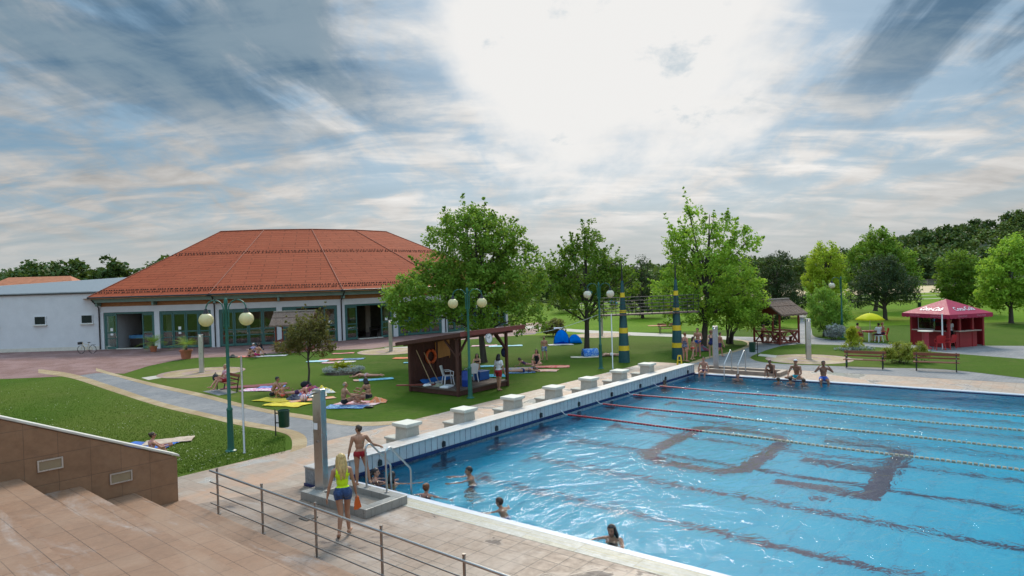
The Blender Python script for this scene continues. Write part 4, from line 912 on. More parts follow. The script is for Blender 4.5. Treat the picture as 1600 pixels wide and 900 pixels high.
def globe_lamp(px, py, label, arms=(1, -1), rz=0., cream=True, H=4.83):
    root = empty('globe_lamp', G(px, py), rz, label, 'street lamp', 'green lamps with white globes')
    mb = MB(); mb.lathe([(.17, 0), (.17, .03), (.115, .06), (.10, .14), (.085, 1.28), (.095, 1.30), (.095, 1.34), (.055, 1.40), (.048, H - .22), (.06, H - .2), (.06, H - .08), (.03, H), (.0, H + .03)], n=18); mb.build('post', MAT['lamp_green'], root, smooth=True)
    for s_ in arms:
        mb = MB(); z0, z1 = H - .92, H - .05; pts = [(s_ * .075, 0, z0), (s_ * .085, 0, z1 - .30)]
        for a in range(10, 181, 17): pts.append((s_ * (.36 - .275 * math.cos(R(a))), 0, z1 - .28 + .28 * math.sin(R(a))))
        pts.append((s_ * .635, 0, H - .40)); mb.tube(pts, .021, 8); mb.cyl((s_ * .055, 0, z0 + .05), (s_ * .08, 0, z0 + .05), .04, 8)
        ar = mb.build('arm', MAT['lamp_green'], root, smooth=True)
        m2 = MB(); m2.lathe([(.035, .16), (.05, .12), (.09, .02), (.10, 0), (.0, -.01)][::-1], (s_ * .635, 0, H - .47), 14); m2.build('cap', MAT['black_iron'], ar, smooth=True)
        m3 = MB(); m3.ball((s_ * .635, 0, H - .66), (.225, .225, .215), 22); m3.build('globe', MAT['globe_cream' if cream else 'globe_white'], ar, smooth='all')
    return root
def globe_mat(n, c):
    t = NT(n); tl = t.n('ShaderNodeBsdfTranslucent'); t.set(tl.inputs[0], c); ms = t.n('ShaderNodeMixShader'); ms.inputs[0].default_value = .35
    t.l(t.pbr(t.mix(t.ramp(t.noise(t.coord('Object'), 9, 3), .3, .7), sh(c, .9), c), .3, 0, .45), ms.inputs[1]); t.l(tl.outputs[0], ms.inputs[2]); return t.done(ms.outputs[0])
MAT['globe_cream'] = globe_mat('cream_globe', (.80, .72, .42)); MAT['globe_white'] = globe_mat('white_globe', (.80, .74, .62))
globe_lamp(361, 705, 'green lamp with two cream globes on the near lawn')
globe_lamp(735, 622, 'green lamp with two cream globes in front of the wooden hut')
globe_lamp(939, 576, 'green lamp with two pale globes left of the banded pylons', cream=False)
globe_lamp(1316, 527.7, 'green lamp with one visible white globe beside the feathery bush', arms=(-1,), rz=R(-12), cream=False, H=4.6)

def shower(p, label, rz, H=2.33, head=True, sticker=False):
    root = empty('shower_post', p, rz, label, 'shower', 'steel shower posts')
    mb = MB(); mb.box((0, 0, H / 2), (.27, .19, H)); mb.build('post', MAT['steel'], root, bevel=.012)
    mb = MB(); mb.box((0, 0, .006), (.42, .36, .012)); mb.build('base_plate', MAT['dark_steel'], root)
    mb = MB(); mb.tube([(0, -.09, H - .08), (0, -.20, H - .06), (0, -.25, H - .10)], .022, 8); mb.lathe([(.02, .03), (.06, 0), (.0, -.005)][::-1], (0, -.255, H - .13), 12); mb.build('shower_head', MAT['dark_steel'], root, smooth=True)
    mb = MB(); mb.cyl((0, -.095, 1.15), (0, -.125, 1.15), .03, 12); mb.build('push_button', MAT['dark_steel'], root)
    if sticker: mb = MB(); mb.box((-.05, -.097, 1.52), (.13, .004, .16)); mb.build('sticker', MAT['paper'], root)
    return root
shower(pool(.55, -4.78, .205), 'large brushed steel shower post standing in the near footbath', R(-28), 2.42, sticker=True)
shower(SH['left'] + Vector((0, 0, .015)), 'steel shower post on the round pad near the potted palms', R(10))
shower(SH['hall'] + Vector((0, 0, .015)), 'steel shower post on the round pad before the hall doors', R(5))
shower(SH['right'] + Vector((0, 0, .026)), 'steel shower post on the round pad behind the seated men', R(-5))
shower(SH['back'] + Vector((0, 0, .015)), 'grey shower post on the pad behind the third lamp', R(5))
shower(G(1119, 578) + Vector((0, 0, .012)), 'steel shower post at the far pool corner by the ladder', R(-20))

fb = empty('footbath', pool(0, 0, .008), TH, 'low grey tiled footbath at the near corner of the pool', 'footbath')
mb = MB(); a0, a1, b0, b1, t_ = .34, 2.78, -5.25, -4.02, .26
for c, s_ in ((((a0 + a1) / 2, b0 + t_ / 2, .1), (a1 - a0, t_, .2)), (((a0 + a1) / 2, b1 - t_ / 2, .1), (a1 - a0, t_, .2)), ((a0 + t_, (b0 + b1) / 2, .1), (2 * t_, b1 - b0 - 2 * t_, .2)), ((a1 - t_ / 2, (b0 + b1) / 2, .1), (t_, b1 - b0 - 2 * t_, .2))): mb.box(c, s_)
mb.build('rim', MAT['grey_tile'], fb, bevel=.01)
mb = MB(); mb.box(((a0 + a1) / 2, (b0 + b1) / 2, .03), (a1 - a0 - .1, b1 - b0 - .1, .05)); mb.build('basin', MAT['wet_tile'], fb)
fb2 = empty('footbath', pool(0, 0, .008), TH, 'low tiled footbath beside the far pool ladder', 'footbath')
mb = MB()
for c, s_ in (((1.9, 19.35, .09), (4.2, .25, .18)), ((1.9, 20.4, .09), (4.2, .25, .18)), ((-.08, 19.87, .09), (.25, .8, .18)), ((3.88, 19.87, .09), (.25, .8, .18))): mb.box(c, s_)
mb.build('rim', plain('brown_rim', (.30, .22, .17), .5, .2), fb2, bevel=.01); mb = MB(); mb.box((1.9, 19.87, .03), (3.8, .9, .05)); mb.build('basin', MAT['wet_tile'], fb2)
def ladder(us, w0, w1, z0, top, label):
    root = empty('pool_ladder', pool(0, 0, 0), TH, label, 'pool ladder')
    s_ = 1 if w1 > w0 else -1
    for u_ in us:
        mb = MB(); pts = [(u_, w0, z0), (u_, w0, top - .13)]
        for a in range(0, 121, 20): pts.append((u_, w0 + s_ * (.11 - .11 * math.cos(R(a))), top - .12 + .12 * math.sin(R(a))))
        pts += [(u_, w1 - s_ * .03, .62), (u_, w1, .54), (u_, w1, -1.0)]; mb.tube(pts, .024, 10); mb.cyl((u_, w0, z0), (u_, w0, z0 + .015), .06, 12); mb.build('handrail', MAT['steel'], root, smooth=True)
    for z in (-.25, -.55, -.85): mb = MB(); mb.box(((us[0] + us[1]) / 2, w1, z), (us[1] - us[0], .12, .03)); mb.build('rung', MAT['steel'], root)
ladder((1.46, 2.20), -4.14, -3.36, .208, 1.24, 'steel pool ladder with curved handrails beside the near footbath')
ladder((1.62, 2.32), 19.25, 18.22, .19, 1.22, 'bright steel pool ladder with slanting handrails at the far edge')

# banded pylons and the railed walkway between them
MAT['pylon_green'] = plain('dark_teal_paint', (.014, .075, .085), .45, .25, 3, bump=.2, bsc=18); MAT['band_yellow'] = plain('yellow_paint', (.70, .48, .02), .45, .12, 4)
pyl = [(0, .335), (.71, .31), (1.0, .30), (1.75, .262), (2.06, .245), (2.96, .195), (3.12, .187), (3.85, .135), (4.15, .122), (4.85, .075)]
def pr(z):
    for (z0, r0), (z1, r1) in zip(pyl, pyl[1:]):
        if z <= z1: return r0 + (r1 - r0) * (z - z0) / (z1 - z0)
def pylon(p, label):
    root = empty('banded_pylon', p, 0, label, 'pylon', 'banded pylons by the pool')
    mb = MB(); mb.lathe([(pr(z), z) for z in np.linspace(0, 4.85, 16)], n=24); mb.build('column', MAT['pylon_green'], root, smooth=True)
    for z0, z1 in ((.71, 1.0), (1.75, 2.06), (2.95, 3.12), (3.85, 4.15)): mb = MB(); mb.lathe([(pr(z0) - .01, z0 - .005), (pr(z0) + .008, z0), (pr(z1) + .008, z1), (pr(z1) - .01, z1 + .005)], n=24); mb.build('band', MAT['band_yellow'], root, smooth=True)
    mb = MB(); mb.tube([(0, 0, 4.8), (0, 0, 6.05)], [.062, .012], 10); mb.build('spire', MAT['black_iron'], root, smooth=True)
PA, PB = G(975.5, 566), G(1058.7, 561); pylon(PA, 'dark teal pylon with yellow bands, the left of the pair'); pylon(PB, 'dark teal pylon with yellow bands, right of the pair by the bathers')
dv = (PB - PA); dl = dv.length; wk = empty('walkway', (PA.x, PA.y, 0), math.atan2(dv.y, dv.x), 'dark railed walkway carried high between the two banded pylons', 'walkway')
mb = MB(); mb.box((dl / 2, 0, 2.84), (dl + 2.7, .62, .09)); mb.build('platform', wood('grey_planks', (.15, .10, .085), 'x'), wk)
for y in (-.33, .33):
    for k in range(9): mb = MB(); x = -1.33 + k * (dl + 2.66) / 8; mb.cyl((x, y, 2.8), (x, y, 3.88), .018, 8); mb.build('rail_post', MAT['black_iron'], wk)
    for z in (3.06, 3.26, 3.46, 3.66, 3.87): mb = MB(); mb.cyl((-1.34, y, z), (dl + 1.34, y, z), .012, 6); mb.build('rail', MAT['black_iron'], wk)
def pole(px, py, H, m, label, r=.03):
    mb = MB(); mb.lathe([(r * 1.6, 0), (r * 1.5, .03), (r, .05), (r, H), (0, H + .01)], n=12); return tag(mb.build('metal_pole', m, loc=G(px, py), smooth=True), label, 'pole')
pole(382, 708, 3.02, MAT['steel'], 'thin bare metal pole beside the near twin globe lamp', .032); pole(957.5, 576, 3.05, MAT['white_plastic'], 'thin white pole just right of the third lamp', .03)
rp_a = Vector((4.84, 38.16, 3.05)); rp_b = Vector((-1.8, 43.0, 1.9)); mb = MB()
mb.tube([rp_a.lerp(rp_b, t) - Vector((0, 0, .55 * math.sin(math.pi * t))) for t in np.linspace(0, 1, 14)], .012, 6); tag(mb.build('clothes_line', MAT['white_plastic']), 'thin line strung from the third lamp to the big tree', 'line')

def litter_bin(px, py, label, dx=.30, rz=0.):
    root = empty('litter_bin', G(px, py), rz, label, 'litter bin', 'green litter bins on posts')
    mb = MB(); mb.cyl((0, 0, 0), (0, 0, .92), .022, 8); mb.box((dx / 2, 0, .78), (dx, .02, .04)); mb.box((dx / 2, 0, .45), (dx, .02, .04)); mb.build('post', MAT['black_iron'], root)
    mb = MB(); mb.lathe([(.165, .30), (.175, .31), (.19, .84), (.205, .86), (.205, .89), (.18, .89), (.165, .5), (.0, .34)], (dx, 0, 0), 20); mb.build('bucket', plain('bin_green', (.018, .065, .045), .4, .2, 6), root, smooth=True)
    return root
litter_bin(431, 681, 'green litter bin on a black post beside the grey path', .30); litter_bin(1184, 557.5, 'green litter bin on a black post beside the path to the picnic hut', -.32); litter_bin(1433, 484, 'small green litter bin far off on the lawn behind the pine', .3)

# ------------------------------------------------------------------ lifeguard hut
HA = G(716.5, 620); hut = empty('lifeguard_hut', HA, TH + math.pi / 2, 'open dark wooden lifeguard hut with a sloping roof and raised floor', 'hut')   # x along the pool wall, y away from the pool
HL, HD = 3.45, 3.15
mb = MB(); mb.box((HL / 2, HD / 2, .27), (HL + .1, HD + .1, .07)); mb.build('floor_deck', MAT['deck_wood'], hut)
mb = MB(); mb.box((HL / 2, .02, .13), (HL + .08, .05, .21)); mb.box((.02, HD / 2, .13), (.05, HD + .04, .21)); mb.box((HL / 2, HD - .02, .13), (HL + .08, .05, .21)); mb.build('skirting', MAT['brown_wood'], hut)
mb = MB()
for k in range(17): mb.box((.1 + k * (HL - .2) / 16, HD - .05, 1.28), ((HL - .2) / 16 - .012, .04, 1.98))
mb.build('back_wall', MAT['brown_wood'], hut)
for x, y, h in ((0, 0, 2.68), (HL, 0, 2.68), (0, HD - .06, 2.32), (HL, HD - .06, 2.32), (HL * .5, HD - .1, 2.3)):
    mb = MB(); mb.box((x, y, h / 2), (.125, .125, h)); mb.build('post', MAT['brown_wood'], hut, bevel=.01)
def roofz(y): return 2.76 - .135 * y
mb = MB(); mb.add([(-.35, -.55, roofz(-.55)), (HL + .75, -.55, roofz(-.55)), (HL + .75, HD + .5, roofz(HD + .5)), (-.35, HD + .5, roofz(HD + .5))] + [(-.35, -.55, roofz(-.55) + .06), (HL + .75, -.55, roofz(-.55) + .06), (HL + .75, HD + .5, roofz(HD + .5) + .06), (-.35, HD + .5, roofz(HD + .5) + .06)], [(3, 2, 1, 0), (4, 5, 6, 7), (0, 1, 5, 4), (1, 2, 6, 5), (2, 3, 7, 6), (3, 0, 4, 7)]); mb.build('roof', plain('roofing_felt', (.06, .045, .04), .9, .2), hut)
mb = MB(); mb.box((HL / 2 + .2, -.565, roofz(-.55) - .01), (HL + 1.14, .03, .21)); mb.build('fascia', wood('fascia_board', (.20, .055, .045), 'x'), hut)
mb = MB(); mb.bar((-.36, -.55, roofz(-.55) - .03), (-.36, HD + .5, roofz(HD + .5) - .03), .03, .16); mb.bar((-.02, -.3, roofz(-.3) - .1), (-.02, HD + .3, roofz(HD + .3) - .1), .08, .13); mb.bar((HL, -.3, roofz(-.3) - .1), (HL, HD + .3, roofz(HD + .3) - .1), .08, .13); mb.bar((-.2, 0, 2.62), (HL + .5, 0, 2.62), .09, .13); mb.build('roof_beam', MAT['brown_wood'], hut)
for a, b in (((0, 0, 1.75), (.72, 0, 2.6)), ((HL, 0, 1.75), (HL - .72, 0, 2.6)), ((0, 0, 1.75), (0, .75, 2.5)), ((HL, 0, 1.75), (HL, .75, 2.5))): mb = MB(); mb.bar(a, b, .08, .08); mb.build('brace', MAT['brown_wood'], hut)
Mh = Matrix.Translation(HA) @ Matrix.Rotation(TH + math.pi / 2, 4, 'Z')
def hutp(x, y, z): return Mh @ Vector((x, y, z))
def on_hut(name, mb_, m, label, cat, smooth=False, bevel=0, group=None):
    o = mb_.build(name, m, smooth=smooth, bevel=bevel); o.location = HA; o.rotation_euler = (0, 0, TH + math.pi / 2); return tag(o, label, cat, group)
ck = empty('round_clock', hutp(1.45, -.60, 2.50), TH + math.pi / 2, 'round white clock hanging under the hut roof edge', 'clock')
mb = MB(); mb.cyl((0, .02, 0), (0, -.05, 0), .21, 28); mb.build('dial', MAT['white_plastic'], ck); mb = MB(); mb.tube([(.215 * math.cos(a), -.05, .215 * math.sin(a)) for a in np.linspace(0, 2 * math.pi, 29)], .016, 6); mb.build('rim', MAT['dark_steel'], ck)
mb = MB(); mb.bar((0, -.056, 0), (.05, -.056, .10), .006, .018); mb.bar((0, -.056, 0), (-.13, -.056, .06), .006, .014); mb.build('hand', MAT['black_iron'], ck)
mb = MB(); c0 = (1.30, HD - .16, 1.52); mb.tube([(c0[0] + .30 * math.cos(a), c0[1], c0[2] + .30 * math.sin(a)) for a in np.linspace(0, 2 * math.pi, 33)], .075, 10)
lb = on_hut('lifebuoy', mb, plain('orange_buoy', (.62, .11, .025), .5, .15), 'orange lifebuoy hanging on the back wall of the hut', 'lifebuoy', 'all')
mb = MB(); mb.box((2.15, HD - .13, 1.80), (1.0, .05, .82), rot=Matrix.Rotation(R(-4), 3, 'Y')); mb.box((2.62, HD - .13, 1.55), (.05, .04, .5)); on_hut('spinal_board', mb, wood('tan_board', (.52, .24, .07), 'z'), 'tan wooden board hung on the hut wall beside the lifebuoy', 'board', bevel=.03)
for x, l, lab in ((.55, 1.62, 'long handled broom leaning on the hut wall, the left one'), (1.05, 1.45, 'long handled broom leaning on the hut wall below the lifebuoy')):
    br_ = empty('broom', hutp(x, HD - .75, .31), TH + math.pi / 2, lab, 'broom', 'brooms in the hut'); mb = MB(); mb.cyl((.12, 0, .05), (-.22, .58, l), .018, 8); mb.build('handle', wood('pale_handle', (.55, .40, .22), 'z'), br_); mb = MB(); mb.box((.12, 0, .03), (.34, .09, .07)); mb.build('head', MAT['white_plastic'], br_)
def plastic_chair(p, rz, m, label, group):
    root = empty('plastic_chair', p, rz, label, 'chair', group)
    mb = MB(); mb.box((0, 0, .43), (.44, .42, .03)); mb.box((0, -.215, .405), (.44, .02, .05)); mb.build('seat', m, root, bevel=.012)
    def bk(i, j):
        x = (i - .5) * 2; z = .45 + j * .42; return (x * (.22 + .02 * j), .20 + .12 * j + .05 * x * x - .05, z + (.06 * (1 - x * x) if j > .8 else 0))
    mb = MB(); mb.grid(bk, 8, 5); mb.v += [(x, y + .02, z) for x, y, z in mb.v]; n = len(mb.f); o_ = len(mb.v) // 2; mb.f += [tuple(q + o_ for q in f[::-1]) for f in mb.f]; mb.m += [0] * n; mb.build('backrest', m, root, smooth='all')
    for sx in (-1, 1):
        for sy in (-1, 1): mb = MB(); mb.bar((sx * .20, sy * .18, .43), (sx * .245, sy * .24, 0), .045, .03); mb.build('leg', m, root)
        mb = MB(); mb.tube([(sx * .235, -.20, .43), (sx * .255, -.21, .62), (sx * .255, -.1, .655), (sx * .25, .2, .66)], .02, 8); mb.build('armrest', m, root, smooth=True)
    return root
plastic_chair(hutp(.95, 1.55, .305), TH + R(150), MAT['white_plastic'], 'white plastic armchair inside the hut by the back wall', 'white plastic chairs in the hut')
plastic_chair(hutp(2.05, 1.05, .305), TH + R(250), MAT['white_plastic'], 'white plastic armchair inside the hut beside the blue drum', 'white plastic chairs in the hut')
mb = MB(); mb.lathe([(.17, 0), (.18, .02), (.18, .28), (.19, .30), (.18, .32), (.18, .66), (.15, .72), (0, .73)], (.95, .42, .305), 20); on_hut('plastic_drum', mb, plain('blue_drum', (.015, .055, .30), .4, .1), 'blue plastic drum on the hut floor behind the lamp post', 'drum', True)
mb = MB(); mb.box((2.9, 1.2, .50), (.7, .5, .38)); mb.box((2.9, 1.2, .71), (.74, .54, .05)); on_hut('storage_box', mb, plain('blue_box', (.02, .10, .34), .5, .1), 'blue storage box at the back corner of the hut floor', 'box', bevel=.02)
mb = MB(); mb.grid(lambda i, j: (.5 + 2.0 * i, HD - .55 + .38 * j, .312 + .16 * j * j + .02 * math.sin(17 * i)), 24, 6); on_hut('plastic_sheet', mb, plain('blue_sheet', (.03, .16, .50), .5, .2, 5), 'blue plastic sheet along the foot of the hut wall', 'sheet', 'all')
mb = MB(); mb.box((.30, 1.0, .345), (.62, .42, .075), .3); mb.box((.30, 1.0, .39), (.5, .3, .02), .3); on_hut('kickboard_stack', mb, MAT['white_plastic'], 'white foam boards lying on the hut floor behind the front post', 'boards', bevel=.02)
mb = MB(); mb.ball((.05, 2.05, .36), (.22, .16, .075), 14); mb.ball((.12, 1.9, .37), (.1, .1, .06), 10); on_hut('white_bag', mb, MAT['white_plastic'], 'white bag lying at the edge of the hut floor', 'bag', 'all')
mb = MB(); mb.grid(lambda i, j: (.10 + .55 * i, 1.35 + .5 * j, .31 + .13 * math.sin(math.pi * i) * math.sin(math.pi * j) + .02 * math.sin(23 * i + 9 * j)), 14, 12); on_hut('cloth_bundle', mb, fabric('net_cloth', [(.40, .36, .24), (.25, .26, .2)], 18), 'crumpled pale net on the hut floor beside the white bag', 'net', 'all')
mb = MB(); mb.bar((-.6, 3.4, .34), (.25, 1.7, .40), .16, .05); on_hut('loose_plank', mb, MAT['red_wood_x'], 'red brown plank sticking out from the left end of the hut floor', 'plank')

# ------------------------------------------------------------------ picnic huts with thatch
MAT['thatch'] = None
def thatch_mat():
    t = NT('thatch'); v = t.coord('Object', (30, 3, 3)); n1 = t.noise(v, 1.5, 5, .7); n2 = t.noise(t.coord('Object'), 2.5, 4)
    c = t.mix(t.ramp(n1, .3, .7), (.10, .066, .052), (.32, .225, .175)); c = t.mix(t.ramp(n2, .4, .7, 0, .5), c, (.16, .10, .075))
    return t.done(t.pbr(c, .95, 0, .1, t.bump(n1, 1, .04)))
MAT['thatch'] = thatch_mat()
def picnic_hut(p, rz, label, wx=2.5, wy=2.1, table=True):
    root = empty('picnic_hut', p, rz, label, 'picnic hut', 'thatched picnic huts'); hx, hy = wx / 2, wy / 2
    for sx in (-1, 1):
        for sy in (-1, 1): mb = MB(); mb.box((sx * hx, sy * hy, 1.08), (.11, .11, 2.16)); mb.build('post', MAT['red_wood'], root, bevel=.01)
    for s_ in (-1, 1):
        mb = MB(); e, rz_, ov_ = hy + .5, 3.0, hx + .35; z0 = 2.0
        n1 = []
        mb.grid(lambda i, j: (-ov_ + 2 * ov_ * i, s_ * e * (1 - j), z0 + (rz_ - z0) * j + (.02 * math.sin(40 * i)) * (1 - j)), 30, 6); k = len(mb.v); f0 = list(mb.f); mb.v += [(x, y, z + .13) for x, y, z in mb.v]; mb.f += [tuple(q + k for q in f) for f in f0]
        W_ = 31; mb.f += [(i, i + 1, k + i + 1, k + i) for i in range(30)] + [(j * W_, (j + 1) * W_, k + (j + 1) * W_, k + j * W_) for j in range(6)] + [(j * W_ + 30, (j + 1) * W_ + 30, k + (j + 1) * W_ + 30, k + j * W_ + 30) for j in range(6)]; mb.m = [0] * len(mb.f)
        mb.build('thatch_roof', MAT['thatch'], root, fix=True)
        mb = MB(); mb.box((0, s_ * e * .46, 2.66), (2 * ov_ + .02, .05, .04)); mb.build('roof_batten', MAT['brown_wood'], root)
        mb = MB(); mb.add([(s_ * hx, -hy, 2.12), (s_ * hx, hy, 2.12), (s_ * hx, 0, 2.9), (s_ * (hx - .05), -hy, 2.12), (s_ * (hx - .05), hy, 2.12), (s_ * (hx - .05), 0, 2.9)], [(0, 1, 2), (5, 4, 3), (0, 3, 4, 1), (1, 4, 5, 2), (2, 5, 3, 0)]); mb.build('gable', MAT['red_wood_x'], root, fix=True)
    mb = MB(); mb.bar((-hx - .36, 0, 3.14), (hx + .36, 0, 3.14), .22, .07); mb.build('ridge_cap', plain('ridge_board', (.30, .26, .22), .9), root)
    for a, b in (((-hx, -hy), (hx, -hy)), ((hx, -hy), (hx, hy)), ((-hx, hy), (-hx, -hy))):
        a, b = Vector((*a, 0)), Vector((*b, 0)); up = Vector((0, 0, 1)); mb = MB(); mb.bar(a + up * .86, b + up * .86, .07, .09); mb.bar(a + up * .10, b + up * .10, .07, .09); d = b - a
        for t0, t1 in ((.06, .36), (.64, .94)):
            mb.bar(a + d * t0 + up * .12, a + d * t1 + up * .84, .05, .08)
            mb.bar(a + d * t1 + up * .12, a + d * t0 + up * .84, .05, .08)
        mb.build('railing', MAT['red_wood'], root)
    if table:
        mb = MB()
        for k in range(5): mb.box((0, -.32 + .16 * k, .76), (1.7, .15, .045))
        for x in (-.6, .6): mb.bar((x, -.55, 0), (x, .25, .74), .05, .08); mb.bar((x, .55, 0), (x, -.25, .74), .05, .08)
        mb.build('table', wood('pale_table', (.42, .30, .22), 'x'), root)
        for s_ in (-1, 1): mb = MB(); mb.box((0, s_ * .72, .45), (1.7, .28, .045)); mb.box((-.6, s_ * .72, .22), (.06, .2, .42)); mb.box((.6, s_ * .72, .22), (.06, .2, .42)); mb.build('bench', MAT['red_wood_x'], root)
    return root
GA, GB_, GC = G(1219, 539), G(1248.5, 536), G(1187, 537)
hx_ = (GB_ - GA); hc = GA + hx_ * .5 + Vector((-hx_.y, hx_.x, 0)).normalized() * 1.15
picnic_hut((hc.x, hc.y, .013), math.atan2(hx_.y, hx_.x), 'thatched picnic hut with red timber rails beside the grey path', hx_.length, 2.3)
ph = G(431, 550.5); picnic_hut((ph.x + 1.25, ph.y + 1.0, .008), R(4), 'thatched picnic hut half hidden by the coppery young tree', 2.5, 2.0)

# ------------------------------------------------------------------ red kiosk tent
MAT['tent_red'] = plain('red_tent_cloth', (.34, .018, .060), .65, .12, 1.5, bump=.1); MAT['kiosk_red'] = plain('kiosk_red', (.26, .014, .020), .5, .15, 2)
KO = G(1434, 541); kc = Vector((KO.x + 1.95, KO.y + .1, .013)); kr = R(45 - 28)
ks = empty('drink_kiosk', kc, kr, 'dark red drink kiosk under a red canopy with white script lettering', 'kiosk')
NK = 4; er, ez, pz = 2.5, 2.1, 3.0; ring_ = [Vector((er * math.cos(R(90 * k + 45)), er * math.sin(R(90 * k + 45)), ez)) for k in range(NK)]
mb = MB(); mb.add([*ring_, (0, 0, pz)], [(k, (k + 1) % NK, NK) for k in range(NK)]); k0 = len(mb.v); mb.add([(p.x, p.y, p.z - .05) for p in ring_] + [(0, 0, pz - .05)], [((k + 1) % NK, k, NK) for k in range(NK)]); cn = mb.build('canopy', MAT['tent_red'], ks)
mb = MB()
for k in range(NK):
    a, b = ring_[k], ring_[(k + 1) % NK]; n = 12
    for j in range(n):
        p, q = a.lerp(b, j / n), a.lerp(b, (j + 1) / n); mb.add([(p.x, p.y, ez + .01), (q.x, q.y, ez + .01), (q.x, q.y, ez - .22), ((p.x + q.x) / 2, (p.y + q.y) / 2, ez - .27), (p.x, p.y, ez - .22)], [(0, 1, 2, 3, 4)])
o_ = mb.build('valance', MAT['tent_red'], ks); sdm = o_.modifiers.new('thick', 'SOLIDIFY'); sdm.thickness = .015
for k in range(NK): mb = MB(); mb.bar(ring_[k] * .985 + Vector((0, 0, -.06)), Vector((0, 0, pz - .08)), .04, .04); mb.build('rib', MAT['steel'], ks)
def text_mesh(body, size, m, parent, matrix, name='lettering', shear=.32, ext=.004):
    cu = bpy.data.curves.new('t', 'FONT'); cu.body = body; cu.size = size; cu.shear = shear; cu.extrude = ext; cu.align_x = 'CENTER'; cu.align_y = 'CENTER'; cu.space_character = 1.0
    to = bpy.data.objects.new('t', cu); col.objects.link(to); dgr = bpy.context.evaluated_depsgraph_get(); me = bpy.data.meshes.new_from_object(to.evaluated_get(dgr)); bpy.data.objects.remove(to)
    me.materials.clear(); me.materials.append(m); o = link(name, me, parent); o.matrix_local = matrix; return o
MAT['faded_print'] = plain('faded_print', (.50, .20, .26), .7, .1)
def on_canopy(k, t_up, size, body):
    a, b = ring_[k], ring_[(k + 1) % NK]; ap = Vector((0, 0, pz)); x = (b - a).normalized(); m_ = (a + b) / 2; y = (ap - m_).normalized(); z = x.cross(y); c = m_ + y * t_up + z * .02; x = x * .60
    M_ = Matrix(((x.x, y.x, z.x, c.x), (x.y, y.y, z.y, c.y), (x.z, y.z, z.z, c.z), (0, 0, 0, 1))); return text_mesh(body, size, MAT['white_plastic'], ks, M_)
KI = Matrix.Rotation(-kr, 3, 'Z'); tocam = (KI @ (Vector((0, 0, 0)) - kc)).normalized()
order = sorted(range(NK), key=lambda k: -(((ring_[k] + ring_[(k + 1) % NK]) / 2).normalized().dot(tocam)))
for k in order[:2]: on_canopy(k, .62, .62, 'Coca-Cola')
for k in order[:2]:
    a, b = ring_[k], ring_[(k + 1) % NK]; x = (b - a).normalized(); n = Vector((x.y, -x.x, 0)); z = Vector((0, 0, 1))
    for t in (.28, .72): c = a.lerp(b, t) + n * .02 + Vector((0, 0, -.11)); text_mesh('Coca-Cola', .17, MAT['faded_print'], ks, Matrix(((x.x, 0, n.x, c.x), (x.y, 0, n.y, c.y), (x.z, 1, n.z, c.z), (0, 0, 0, 1))), 'valance_lettering')
hw = 1.40; hd = 1.36
mb = MB(); mb.box((0, hd, 1.1), (2 * hw, .08, 2.2)); mb.box((0, -hd, .5), (2 * hw * .62, .08, 1.0)); mb.box((-hw, 0, .5), (.08, 2 * hd, 1.0)); mb.box((hw, 0, 1.1), (.08, 2 * hd, 2.2)); mb.box((0, -hd, 2.05), (2 * hw, .09, .24)); mb.box((-hw, 0, 2.05), (.09, 2 * hd, .24)); mb.build('cabin', MAT['kiosk_red'], ks)
for x in (-hw, -hw * .38, hw * .38, hw):
    for y in (-hd, hd): mb = MB(); mb.box((x, y, 1.1), (.14, .14, 2.2)); mb.build('corner_post', MAT['kiosk_red'], ks, bevel=.01)
mb = MB(); mb.box((0, -hd - .12, 1.03), (2 * hw * .66, .42, .05)); mb.box((-hw - .1, 0, 1.03), (.42, 2 * hd * .8, .05)); mb.build('counter', wood('counter_top', (.45, .34, .27), 'x'), ks)
mb = MB(); mb.box((0, 0, .03), (2 * hw, 2 * hd, .06)); mb.build('floor', MAT['int_floor'], ks)
mb = MB(); mb.box((-.6, hd - .4, .95), (.75, .6, 1.85)); mb.build('fridge', MAT['white_plastic'], ks); mb = MB(); mb.box((.55, hd - .3, 1.2), (1.4, .35, .05)); mb.box((.55, hd - .3, 1.6), (1.4, .35, .05))
r_ = random.Random(2)
for k in range(16): mb.box((-.1 + .085 * k, hd - .3, 1.32 + .4 * (k % 2)), (.06, .06, .2))
mb.build('shelf', MAT['furniture'], ks)
mb = MB(); mb.box((-hw - .01, .2, 1.5), (.03, 1.2, .72)); mb.build('side_window', MAT['glass'], ks)
bt = empty('bar_table', G(1446.5, 545) + Vector((0, 0, .013)), 0, 'round stand up bar table with a pink red column before the kiosk', 'table')
mb = MB(); mb.lathe([(.0, 1.08), (.42, 1.08), (.43, 1.10), (.42, 1.12), (0, 1.12)], n=24); mb.build('tabletop', MAT['stone_top'], bt); mb = MB(); mb.lathe([(.36, 0), (.36, .04), (.20, .10), (.19, 1.0), (.24, 1.08)], n=20); mb.build('column', plain('pink_red', (.42, .06, .08), .5, .15), bt, smooth=True)
pole(1473, 546, 2.2, MAT['white_plastic'], 'white support pole in front of the red kiosk', .04)
plastic_chair(G(1469, 547) + Vector((0, 0, .013)), R(160), MAT['red_plastic'], 'red plastic chair at the kiosk, left of the white pole', 'red plastic chairs'); plastic_chair(G(1484, 546) + Vector((0, 0, .013)), R(200), MAT['red_plastic'], 'red plastic chair at the kiosk, right of the white pole', 'red plastic chairs')

